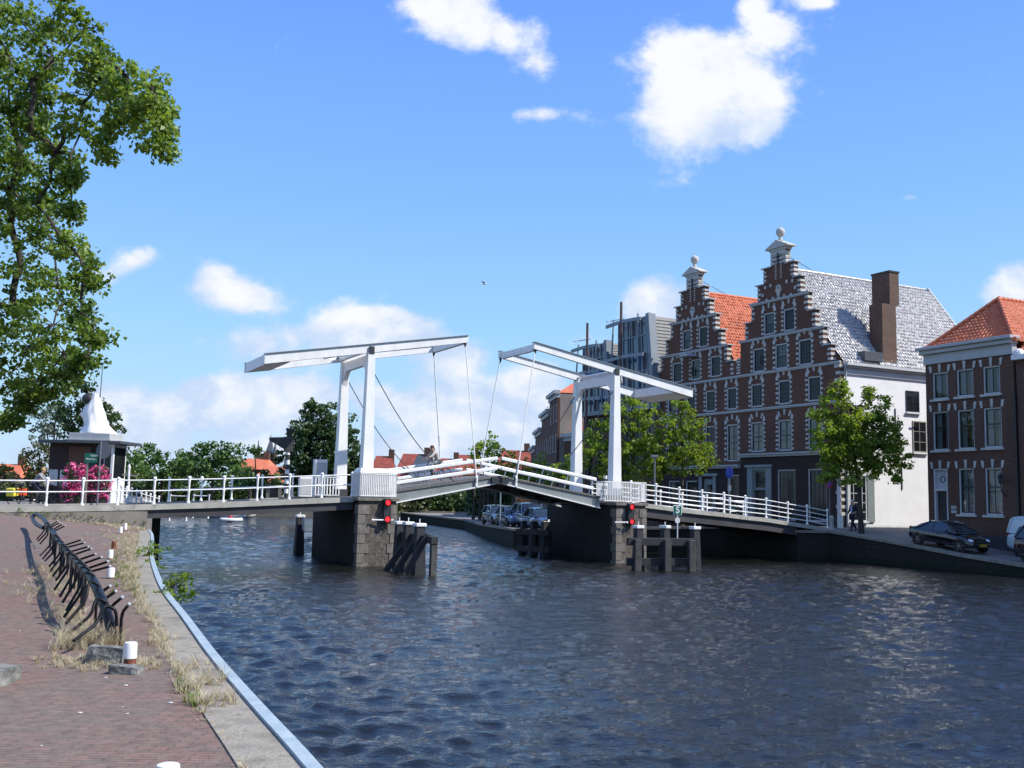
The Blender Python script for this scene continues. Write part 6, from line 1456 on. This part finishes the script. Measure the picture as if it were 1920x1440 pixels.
walk = dict(pel=V((0, 0, .95)), ab=V((.01, 0, 1.12)), ch=V((.02, 0, 1.33)), nk=V((.03, 0, 1.50)), hd=V((.06, 0, 1.62)), tp=V((.06, 0, 1.71)),
            shl=V((.02, .19, 1.42)), ell=V((-.10, .23, 1.15)), wrl=V((.0, .24, .93)), hal=V((.04, .24, .86)), shr=V((.02, -.19, 1.42)), elr=V((.06, -.24, 1.15)), wrr=V((.22, -.22, .97)), har=V((.27, -.22, .92)),
            hil=V((0, .10, .88)), knl=V((.14, .10, .50)), anl=V((.22, .10, .10)), tol=V((.38, .11, .06)), hir=V((0, -.10, .88)), knr=V((-.02, -.10, .48)), anr=V((-.26, -.10, .12)), tor=V((-.12, -.11, .04)))
p = W3(29, -.33, 1.60)
pw = person(p, R(200), walk, 'man in dark suit with pale shirt walking past the white side wall', shirt='shirtw', hair='hairw')
me = MB(); me.box(-.28, .02, -.36, -.27, .62, .92); hb = me.build('briefcase', 'navy', None, bevel=.01); hb.location = p; hb.rotation_euler = (0, 0, R(200)); tag(hb, 'dark briefcase carried by the walking man', 'bag')
ride = dict(pel=V((-.12, 0, 1.02)), ab=V((-.06, 0, 1.16)), ch=V((.08, 0, 1.36)), nk=V((.16, 0, 1.50)), hd=V((.22, 0, 1.60)), tp=V((.23, 0, 1.69)),
            shl=V((.10, .18, 1.43)), ell=V((.30, .24, 1.22)), wrl=V((.48, .22, 1.12)), hal=V((.54, .22, 1.12)), shr=V((.10, -.18, 1.43)), elr=V((.30, -.24, 1.22)), wrr=V((.48, -.22, 1.12)), har=V((.54, -.22, 1.12)),
            hil=V((-.08, .10, .96)), knl=V((.28, .11, .82)), anl=V((.12, .11, .46)), tol=V((.27, .11, .40)), hir=V((-.08, -.10, .96)), knr=V((.18, -.11, .62)), anr=V((.04, -.11, .22)), tor=V((.19, -.11, .17)))
def bicycle(loc, rz, label, col='rackblack', crate=None, tilt=0, group=None):
    rt = root('bicycle', loc, rz, label, 'bicycle', group); rt.rotation_euler = (tilt, 0, rz)
    for x in (-.53, .55):
        me = MB(); me.torus((x, 0, .35), .335, .018, 22, 6); w_ = me.build('wheel', 'rubber', rt, smooth=True)
        me = MB()
        for i in range(10): a = i*math.pi*.2; me.tube([(x, 0, .35), (x+.32*math.cos(a), 0, .35+.32*math.sin(a))], .003, 3)
        me.build('spokes', 'alloy', w_)
    me = MB()
    for a, b in (((-.53, 0, .35), (-.08, 0, .30)), ((-.53, 0, .35), (-.20, 0, .86)), ((-.08, 0, .30), (-.22, 0, .92)), ((-.08, 0, .30), (.40, 0, .78)), ((-.18, 0, .78), (.38, 0, .88)), ((.55, 0, .35), (.36, 0, 1.02))): me.tube([a, b], .017, 6)
    me.build('frame', col, rt, smooth=60)
    me = MB(); me.tube([(.50, -.28, 1.08), (.40, -.20, 1.10), (.37, 0, 1.06), (.40, .20, 1.10), (.50, .28, 1.08)], .013, 6); me.build('handlebar', 'chrome', rt)
    me = MB(); me.prism([(-.36, .93), (-.10, .95), (-.10, .98), (-.36, 1.0)], -.08, .08); me.build('saddle', 'darkpaint', rt, bevel=.02)
    me = MB(); me.torus((-.08, 0, .30), .09, .01, 12, 4); me.tube([(-.08, -.1, .30), (.02, -.1, .18)], .01, 4); me.box(-.03, .07, -.16, -.08, .16, .18); me.tube([(-.08, .1, .30), (-.18, .1, .42)], .01, 4); me.box(-.23, -.13, .08, .16, .42, .44); me.build('crank', 'alloy', rt)
    me = MB(); me.box(-.78, -.30, -.06, .06, .74, .76); me.build('carrier', 'dark', rt)
    if crate: me = MB(); me.box(-.80, -.42, -.17, .17, .45, .80); me.build('pannier', crate, rt, bevel=.03)
    return rt
# cyclist on the bridge heading left, downhill
kc, oc = 4.25, 2.2; zc = 3.02+.157*kc+.07; p = W3(kc, oc, zc)
person(p, TH+math.pi, ride, 'cyclist with brown ponytail in beige jacket riding over the left leaf', top='tanc', legs='grayc', hairlen=.2)
bicycle(p, TH+math.pi, 'bicycle ridden over the left leaf of the drawbridge')
p = at(68, 944, 46.5); p.z = 2.22
person((p.x, p.y, p.z), R(10), ride, 'blond cyclist in grey shirt stopped left of the kiosk', top='grayc', legs='navy', hair='hairl')
bicycle((p.x, p.y, p.z), R(10), 'bicycle with orange bag ridden by the blond cyclist', crate='orange')
p = at(47, 946, 44.5); bicycle((p.x, p.y, 2.22), R(-8), 'dark bicycle with yellow bag standing left of the blond cyclist', crate='yellow', tilt=R(5))
p = at(100, 946, 46.5); bicycle((p.x, p.y, 2.22), R(60), 'dark bicycle leaning between the blond cyclist and the flower planters', tilt=R(5))
# bicycles and moped near the right railing
p = W3(21.6, 2.4, 2.25); bicycle(p, TH+.2, 'parked bicycle behind the right railing in front of the grey green door', tilt=R(4))
p = W3(23.6, 2.9, 2.0); bicycle(p, TH-.3, 'parked bicycle with green bag behind the right railing', crate='greensign', tilt=R(-4))
p = W3(31.3, 7.6, 1.6); bicycle(p, TH+math.pi/2, 'dark bicycle leaning against the step gabled house', tilt=R(8))
# swimmer-sized dinghy with a person in red
p = at(433, 977, 100); rt = root('dinghy', (p.x, p.y, 0), R(8), 'small white dinghy on the water beyond the left approach', 'boat'); rt.scale = (.6, .6, .8)
me = MB(); me.tube([(1.7, 0, .35), (1.0, .55, .3), (-1.2, .62, .3), (-1.6, .3, .3), (-1.6, -.3, .3), (-1.2, -.62, .3), (1.0, -.55, .3), (1.7, 0, .35)], .24, 10); me.build('hull', 'white', rt, smooth=60)
me = MB(); me.box(-1.5, 1.2, -.5, .5, .1, .2); me.build('floor', 'grayc', rt); me = MB(); me.box(-1.95, -1.7, -.15, .15, .1, .8); me.build('outboard_motor', 'darkpaint', rt, bevel=.03)
sit = dict(ride); sit = {k: V(v)-V((0, 0, .86)) for k, v in ride.items()}
person((p.x-.2, p.y, 0.05), R(8), sit, 'person in red life jacket sitting in the white dinghy', top='redc', legs='navy')
# ---------------------------------------------------------------- cars
def car(loc, rz, paint, label, L_=4.1, Wd_=1.75, kind='coupe', pitch=0, group=None, name='parked_car'):
    rt = root(name, loc, rz, label, 'car' if kind != 'van' else 'van', group); rt.rotation_euler = (0, pitch, rz)
    # front towards +x ; stations: x fraction, lower z, belt z, half width
    H = {'coupe': 1.38, 'hatch': 1.46, 'suv': 1.72, 'van': 1.95}[kind]; bl = {'coupe': .92, 'hatch': .95, 'suv': 1.10, 'van': 1.15}[kind]
    hood = {'coupe': .70, 'hatch': .78, 'suv': 1.0, 'van': .98}[kind]; tail = {'coupe': .98, 'hatch': .95, 'suv': 1.1, 'van': 1.15}[kind]
    gr = .20 if kind != 'suv' else .28; hw = Wd_/2
    st = [(-.5, gr+.22, tail-.35, .80), (-.485, gr+.10, tail-.10, .90), (-.44, gr, tail, .96), (-.30, gr, bl+.01, 1), (-.05, gr, bl, 1), (.12, gr, bl-.02, 1), (.22, gr, bl-.05, .99), (.33, gr, hood+.09, .97), (.42, gr, hood, .92), (.475, gr+.06, hood-.12, .82), (.5, gr+.14, hood-.26, .68)]
    vs = []; fs = []; m = 11
    for (fx_, zl_, zb_, wf) in st:
        x = fx_*L_; w1 = hw*wf
        prof = [(-w1*.90, zl_), (-w1*.99, zl_+(zb_-zl_)*.25), (-w1, zl_+(zb_-zl_)*.55), (-w1*.97, zl_+(zb_-zl_)*.85), (-w1*.88, zb_), (0, zb_+.035), (w1*.88, zb_), (w1*.97, zl_+(zb_-zl_)*.85), (w1, zl_+(zb_-zl_)*.55), (w1*.99, zl_+(zb_-zl_)*.25), (w1*.90, zl_)]
        vs += [(x, a, b) for a, b in prof]
    for i in range(len(st)-1):
        for j in range(m): a = i*m+j; b = i*m+(j+1) % m; fs.append((a, a+m, b+m, b))
    fs.append(tuple(range(m))); fs.append(tuple(range(len(vs)-1, len(vs)-m-1, -1)))
    me = MB(); me.add(vs, fs); body = me.build('body', paint, rt, smooth=40)
    sb = body.modifiers.new('sub', 'SUBSURF'); sb.levels = sb.render_levels = 2
    # greenhouse
    G = {'coupe': [(-.40, .0), (-.30, .55), (-.16, .95), (-.04, 1), (.10, .86), (.20, .40), (.28, .0)], 'hatch': [(-.47, .0), (-.43, .7), (-.36, .97), (-.1, 1), (.07, .93), (.18, .45), (.27, 0)],
         'suv': [(-.485, .0), (-.45, .75), (-.39, .98), (-.1, 1), (.08, .95), (.17, .5), (.25, 0)], 'van': [(-.49, 0), (-.475, .8), (-.44, .98), (0, 1), (.15, .94), (.26, .45), (.34, 0)]}[kind]
    vs = []; fs = []; m = 7
    for fx_, h in G:
        x = fx_*L_; zb_ = bl-.06; zt = bl-.06+(H-bl+.06)*h; wb = hw*.93; wt = hw*(.93-.20*h)
        vs += [(x, -wb, zb_), (x, -wb*.985+(wb-wt)*.45, zb_+(zt-zb_)*.5), (x, -wt, zb_+(zt-zb_)*.93), (x, 0, zt+.02*h), (x, wt, zb_+(zt-zb_)*.93), (x, wb*.985-(wb-wt)*.45, zb_+(zt-zb_)*.5), (x, wb, zb_)]
    for i in range(len(G)-1):
        for j in range(m-1): a = i*m+j; fs.append((a, a+m, a+m+1, a+1))
    me = MB(); me.add(vs, fs)
    me.build('windows', 'carglass' if kind != 'van' else paint, rt, smooth=35)
    # roof panel and pillars slightly proud of the glass
    def gp(fx_, side, q, out=.012):
        hh = np.interp(fx_, [a for a, _ in G], [b for _, b in G]); zb_ = bl-.06; zt = zb_+(H-zb_)*hh; wb = hw*.93; wt = hw*(.93-.20*hh); z = zb_+(zt-zb_)*q; ww = np.interp(q, [0, .5, .93], [wb, wb*.985-(wb-wt)*.45, wt]); return (fx_*L_, side*(ww+out), z+out*.5*q)
    me = MB(); xs = [a for a, h in G if h > .85]
    x0, x1 = xs[0]-.02, xs[-1]+.01; n = 6; vs = []; fs = []
    for i in range(n+1):
        f = x0+(x1-x0)*i/n
        a, b = gp(f, -1, .86), gp(f, 1, .86); zt = a[2]+.075*(H-bl)/.46; vs += [a, (a[0], a[1]*.82, zt-.01), (a[0], 0, zt+.025), (b[0], b[1]*.82, zt-.01), b]
    for i in range(n):
        for j in range(4): a = i*5+j; fs.append((a, a+5, a+6, a+1))
    me.add(vs, fs); me.build('roof', paint, rt, smooth=40)
    for s in (-1, 1):
        for f0, f1 in ((G[-1][0]-.005, xs[-1]), (G[0][0]+.01, xs[0])): 
            ps = [gp(f0+(f1-f0)*u, s, u*.9+.02, .015) for u in (0, .35, .7, 1)]; me = MB(); me.tube(ps, .035, 6); me.build('pillar', paint, rt, smooth=60)
        ps = [gp(-.10, s, q, .006) for q in (0.02, .45, .9)]; me = MB(); me.tube(ps, .032, 6); me.build('pillar', paint, rt, smooth=60)
    r = .31 if kind != 'suv' else .37
    for fx_ in (-.31, .325):
        for s in (-1, 1):
            y = s*(hw-.10); me = MB(); me.torus((fx_*L_, y, r), r-.085, .10, 20, 8); w_ = me.build('wheel', 'rubber', rt, smooth=60)
            me = MB(); c = (fx_*L_, y+s*.045, r); vs = []
            for i in range(16): a = 2*math.pi*i/16; vs.append((c[0]+(r-.12)*math.cos(a), c[1], c[2]+(r-.12)*math.sin(a)))
            me.add(vs, [tuple(range(16))]); me.build('rim_back', 'dark', w_)
            me = MB()
            for i in range(6): a = 2*math.pi*i/6+.2; me.beam((c[0], c[1]+s*.035, c[2]), (c[0]+(r-.10)*math.cos(a), c[1]+s*.025, c[2]+(r-.10)*math.sin(a)), .05, .03)
            me.torus((c[0], c[1]+s*.02, c[2]), r-.10, .022, 20, 5); me.build('rim', 'alloy', w_)
            me = MB(); me.torus((fx_*L_, s*(hw-.045), r+.01), r+.035, .035, 20, 6); me.build('wheel_arch', 'darkpaint', rt, smooth=True)
    for s in (-1, 1):
        me = MB(); me.sphere((.435*L_, s*hw*.68, hood-.10), .17, 12, 8, (1.0, .75, .55)); me.build('headlight', 'lamp', rt, smooth=True)
        me = MB(); me.sphere((-.475*L_, s*hw*.76, tail-.18), .14, 10, 6, (.6, .6, 1)); me.build('taillight', 'taillamp', rt, smooth=True)
        me = MB(); me.sphere((.15*L_, s*(hw+.08), bl+.03), .10, 8, 6, (.7, 1, .7)); me.tube([(.16*L_, s*(hw-.08), bl-.02), (.15*L_, s*(hw+.05), bl)], .02, 5); me.build('wing_mirror', paint, rt, smooth=True)
        me = MB(); me.box(-.02*L_, .02*L_, s*(hw+.002)-.012, s*(hw+.002)+.012, bl-.17, bl-.14); me.build('door_handle', paint, rt)
    me = MB(); me.box(.494*L_, .512*L_, -.24, .24, gr+.16, gr+.27); me.build('number_plate', 'plate', rt)
    me = MB(); me.box(.485*L_, .503*L_, -.42, .42, gr+.29, gr+.40); me.build('grille', 'darkpaint', rt)
    me = MB(); me.box(-.512*L_, -.494*L_, -.24, .24, gr+.40, gr+.51); me.build('rear_plate', 'plate', rt)
    return rt
SL = math.atan(.099)
def carat(k, o, *a, **kw): x, y = W2(k, o); return car((x, y, zr(x, y)+.02), TH-math.pi/2, *a, pitch=SL*.85, **kw)
carat(28.6, -7.15, 'carblack', 'shiny black coupe with bright headlights parked along the right quay', L_=3.95, kind='coupe')
carat(28.7, -13.45, 'carmaroon', 'dark maroon off-road car with alloy wheels cut by the right edge', L_=4.4, kind='suv', Wd_=1.85)
x, y = W2(31.0, -11.4); 
car((x, y, zr(x, y)+.02), TH-math.pi/2, 'vanpaint', 'pale van parked behind the maroon car at the right edge', L_=4.6, kind='van', pitch=SL*.85, name='parked_van')
for i, (px, d, pt, lab, kd) in enumerate(((934, 76, 'carsilver', 'silver car on the quay seen under the right bridge leaf, leftmost', 'hatch'), (962, 71.5, 'carblue', 'blue car on the quay seen under the right bridge leaf, behind the lamp post', 'hatch'), (993, 69, 'carsilver', 'silver estate car on the quay seen under the right bridge leaf', 'suv'), (1018, 64.5, 'carblue', 'dark blue car on the quay partly hidden by the right pier', 'hatch'))):
    p = at(px, 985, d); car((p.x, p.y, 1.0), R(-75), pt, lab, L_=4.1, kind=kd)
# trunks and posts on the far right quay seen under the bridge
for i, (px, d) in enumerate(((887, 95), (899, 92), (906, 88), (927, 80), (965, 74))):
    p = at(px, 980, d); rt = root('tree_trunk', (p.x, p.y, .9), 0, ('leftmost', 'second from the left', 'middle', 'fourth from the left', 'rightmost')[i]+' of the dark tree trunks on the quay under the right leaf', 'tree'); me = MB(); me.tube([(0, 0, 0), (.05, 0, 2), (.0, .0, 4.2)], [.16, .12, .10], 7); me.build('trunk', 'bark', rt)
p = at(937, 990, 70); rt = root('street_lamp', (p.x, p.y, .95), 0, 'pale street lamp with green lantern on the quay under the right leaf', 'street lamp')
me = MB(); me.tube([(0, 0, 0), (0, 0, 2.6)], [.07, .05], 8); me.build('pole', 'bluegrey', rt); me = MB(); me.lathe([(.08, 2.6), (.26, 2.75), (.30, 3.2), (.12, 3.35)], n=8); me.build('lantern', 'bayglass', rt)
p = at(1227, 948, 58); rt = root('street_lamp', (p.x, p.y, 1.6), 0, 'street lamp with flat head right of the near right tower post', 'street lamp')
me = MB(); me.tube([(0, 0, 0), (0, 0, 3.9)], .045, 8); me.build('pole', 'zinc', rt); me = MB(); me.box(-.22, .2, -.1, .1, 3.9, 4.05); me.build('lamp_head', 'zinc', rt, bevel=.03)
# signs, bollards and small things in front of the houses
p = at(1368, 960, 62); p.z = 1.65; rt = root('blue_sign', p, R(-30), 'round blue traffic sign on a pole before the left house window', 'sign')
me = MB(); me.tube([(0, 0, 0), (0, 0, 3.2)], .03, 6); me.build('pole', 'zinc', rt); me = MB(); me.sphere((0, -.05, 3.2), .34, 18, 10, (.7, .08, 1.05)); me.build('disc', 'bluesign', rt, smooth=True); me = MB(); me.box(-.1, .1, -.06, -.03, 2.1, 2.45); me.build('plate', 'cornice', rt)
p = at(1556, 985, 60.5); p.z = 1.62; rt = root('no_parking_sign', p, R(-35), 'round blue and red no parking sign near the house corner', 'sign')
me = MB(); me.tube([(0, 0, 0), (0, 0, 2.7)], .03, 6); me.build('pole', 'zinc', rt); me = MB(); me.sphere((0, -.04, 2.75), .36, 18, 10, (.6, .06, 1)); me.build('rim', 'redsign', rt, smooth=True); me = MB(); me.sphere((0, -.06, 2.75), .28, 18, 10, (.6, .06, 1)); me.build('disc', 'bluesign', rt, smooth=True); me = MB(); me.beam((-.12, -.09, 2.98), (.12, -.09, 2.52), .02, .05); me.build('slash', 'redsign', rt)
for (k, o, lab, m_, h) in ((28.3, .65, 'pale stone bollard at the end of the right railing', 'ltstone', .80), (30.6, -4.9, 'taller dark bollard behind the black coupe', 'darkpaint', 1.0), (30.8, -5.7, 'shorter dark bollard behind the black coupe', 'darkpaint', .85)):
    rt = root('bollard', W3(k, o, zr(*W2(k, o))), 0, lab, 'bollard'); me = MB(); me.lathe([(.13, 0), (.12, h*.8), (.135, h*.82), (.135, h*.9), (.06, h)], n=12); me.build('body', m_, rt, smooth=50)
rt = root('sandwich_board', W3(30.9, 3.0, 1.6), R(-20), 'small dark and white board standing at the corner of the house', 'sign'); me = MB(); me.box(-.25, .1, 0, .05, 0, .7); me.build('board', 'darkpaint', rt); me = MB(); me.box(.11, .45, 0, .05, 0, .8); me.build('panel', 'white2', rt)
for i, (k, lab) in enumerate(((20.2, 'left white barrier frame behind the right railing'), (21.8, 'right white barrier frame behind the right railing'))):
    rt = kroot('barrier_frame', k, 1.7, zdr(k), lab, 'barrier'); me = MB()
    for x in (0, 1.2): me.lathe([(.06, 0), (.04, .1), (.05, .8), (.07, .95)], (x, 0, 0), 7); me.sphere((x, 0, 1.0), .07, 7, 5)
    for z in (.3, .6, .88): me.tube([(0, 0, z), (1.2, 0, z)], .025, 5)
    me.build('frame', 'rail', rt, smooth=60)
# ---------------------------------------------------------------- far side: boats, gate, roofs
for (px, py, d, L_, lab) in ((420, 937, 118, 6.5, 'long white boat moored beyond the left railing'), (352, 940, 116, 5.5, 'white boat with cabin moored beyond the left railing'), (450, 934, 121, 4.0, 'small white boat moored right of the long white boat')):
    p = at(px, py, d); rt = root('moored_boat', (p.x, p.y, 0), R(3), lab, 'boat')
    h = .75
    me = MB(); me.prism([(-L_/2, .0), (L_/2*.85, .0), (L_/2, h), (-L_/2, h*.92)], -1.1, 1.1); me.build('hull', 'white', rt, bevel=.15)
    me = MB(); me.box(-L_*.3, L_*.12, -.8, .8, h*.93, h+.65); me.build('cabin', 'white2' if 'cabin' in lab else 'white', rt, bevel=.15)
    me = MB(); me.box(-L_*.25, L_*.06, -.83, .83, h+.15, h+.45); me.build('cabin_windows', 'winglass', rt)
# town gate with pointed towers
gp_ = at(499, 905, 235); rt = root('town_gate', (gp_.x, gp_.y, 1), R(6), 'old brick town gate with three pointed slate spires', 'gate building'); s = 235/F
def H_(y): return at(500, y, 235).z-1
me = MB(); me.box(-22*s, 12*s, 0, 5, 0, H_(852)); me.build('wall', 'brickb', rt)
me = MB(); me.add([(-5*s, -.2, H_(851)), (9*s, -.2, H_(851)), (9*s, 5, H_(851)), (-5*s, 5, H_(851)), (2*s, 2, H_(821)), (4*s, 2, H_(821))], [(0, 1, 5, 4), (1, 2, 5), (2, 3, 4, 5), (3, 0, 4)]); me.tube([(2.5*s, 2, H_(824)), (2.5*s, 2, H_(815))], .1, 4); me.build('main_roof', 'slate', rt)
for x in (-17, 14):
    me = MB(); me.lathe([(4*s, 0), (4*s, H_(850))], (x*s, -.5, 0), 8); tw_ = me.build('turret', 'brickb', rt)
    me = MB(); me.lathe([(5*s, H_(850)), (2.6*s, H_(842)), (1*s, H_(832)), (.15*s, H_(824))], (x*s, -.5, 0), 8); me.build('spire', 'slate', tw_)
def far_house(px0, px1, ye, yr, d, label, roof='redtile', wall='tan', hip=.15, yb=935):
    a, b = at(px0, ye, d), at(px1, ye, d); zr_ = at((px0+px1)/2, yr, d).z; ze = (a.z+b.z)/2; w_ = b.x-a.x; rt = root('far_house', (a.x, d, .9), 0, label, 'house')
    me = MB(); me.box(0, w_, 0, 8, 0, ze-.9); me.build('wall', wall, rt)
    me = MB(); q = w_*hip; me.add([(-.3, -.3, ze-.9), (w_+.3, -.3, ze-.9), (w_+.3, 8.3, ze-.9), (-.3, 8.3, ze-.9), (q, 4, zr_-.9), (w_-q, 4, zr_-.9)], [(0, 1, 5, 4), (1, 2, 5), (2, 3, 4, 5), (3, 0, 4)]); rf = me.build('roof', roof, rt)
    me = MB(); me.box(w_*.7, w_*.7+.8, 3.6, 4.4, ze-.9, zr_-.9+1.0); me.build('chimney', 'brickb', rf)
    n = max(1, int(w_/3))
    for i in range(n): x = (i+.5)*w_/n; me = MB(); me.box(x-.5, x+.5, -.04, 0, (ze-.9)*.45, (ze-.9)*.8); me.build('window', 'winglass', rt)
    return rt
far_house(440, 500, 880, 858, 150, 'bright orange roofed house below the town gate', wall='brickb'); far_house(486, 536, 890, 873, 140, 'orange roofed house left of the striped signal mast', wall='bluegrey')
far_house(500, 530, 905, 890, 128, 'small gabled house with pale end wall behind the striped mast', wall='tan')
far_house(690, 735, 900, 853, 150, 'red roofed house just right of the left tower', roof='redtiledark'); far_house(738, 812, 900, 849, 152, 'large dark red roofed house behind the cyclist', roof='redtiledark')
far_house(770, 808, 892, 852, 149, 'dark slate roofed house with white dormer behind the cyclist', roof='slate'); far_house(812, 862, 895, 858, 158, 'long red roofed house right of the cyclist', roof='redtiledark'); far_house(842, 905, 890, 851, 165, 'dark roofed house behind the lifting rods', roof='redtiledark')
far_house(930, 1005, 880, 842, 140, 'brown red house behind the crest trees', roof='redtiledark', wall='brickb'); far_house(318, 345, 870, 856, 170, 'distant blue grey building above the trees left', roof='slate', wall='bluegrey')
far_house(-60, 30, 895, 868, 120, 'red roofed house beyond the bushes at the left edge', roof='redtile')
far_house(100, 220, 900, 870, 140, 'distant house behind the kiosk', roof='slate', wall='brickb')
# bird
p = at(909, 533, 60); me = MB(); me.tube([(-.14, 0, 0), (0, 0, .01), (.12, 0, 0)], [.01, .05, .02], 6); me.add([(0, 0, .02), (-.1, .02, .02), (-.2, .35, .12), (.02, .2, .08)], [(0, 1, 2, 3)]); me.add([(0, 0, .02), (-.1, -.02, .02), (-.2, -.35, .12), (.02, -.2, .08)], [(3, 2, 1, 0)])
b_ = me.build('gull', 'white2'); b_.location = p; tag(b_, 'small white gull flying in the sky above the bridge', 'bird')
p = at(1028, 765, 70); c_ = dup(b_, loc=p, label='tiny bird flying near the right lifting rods'); c_.scale = (.6, .6, .6)
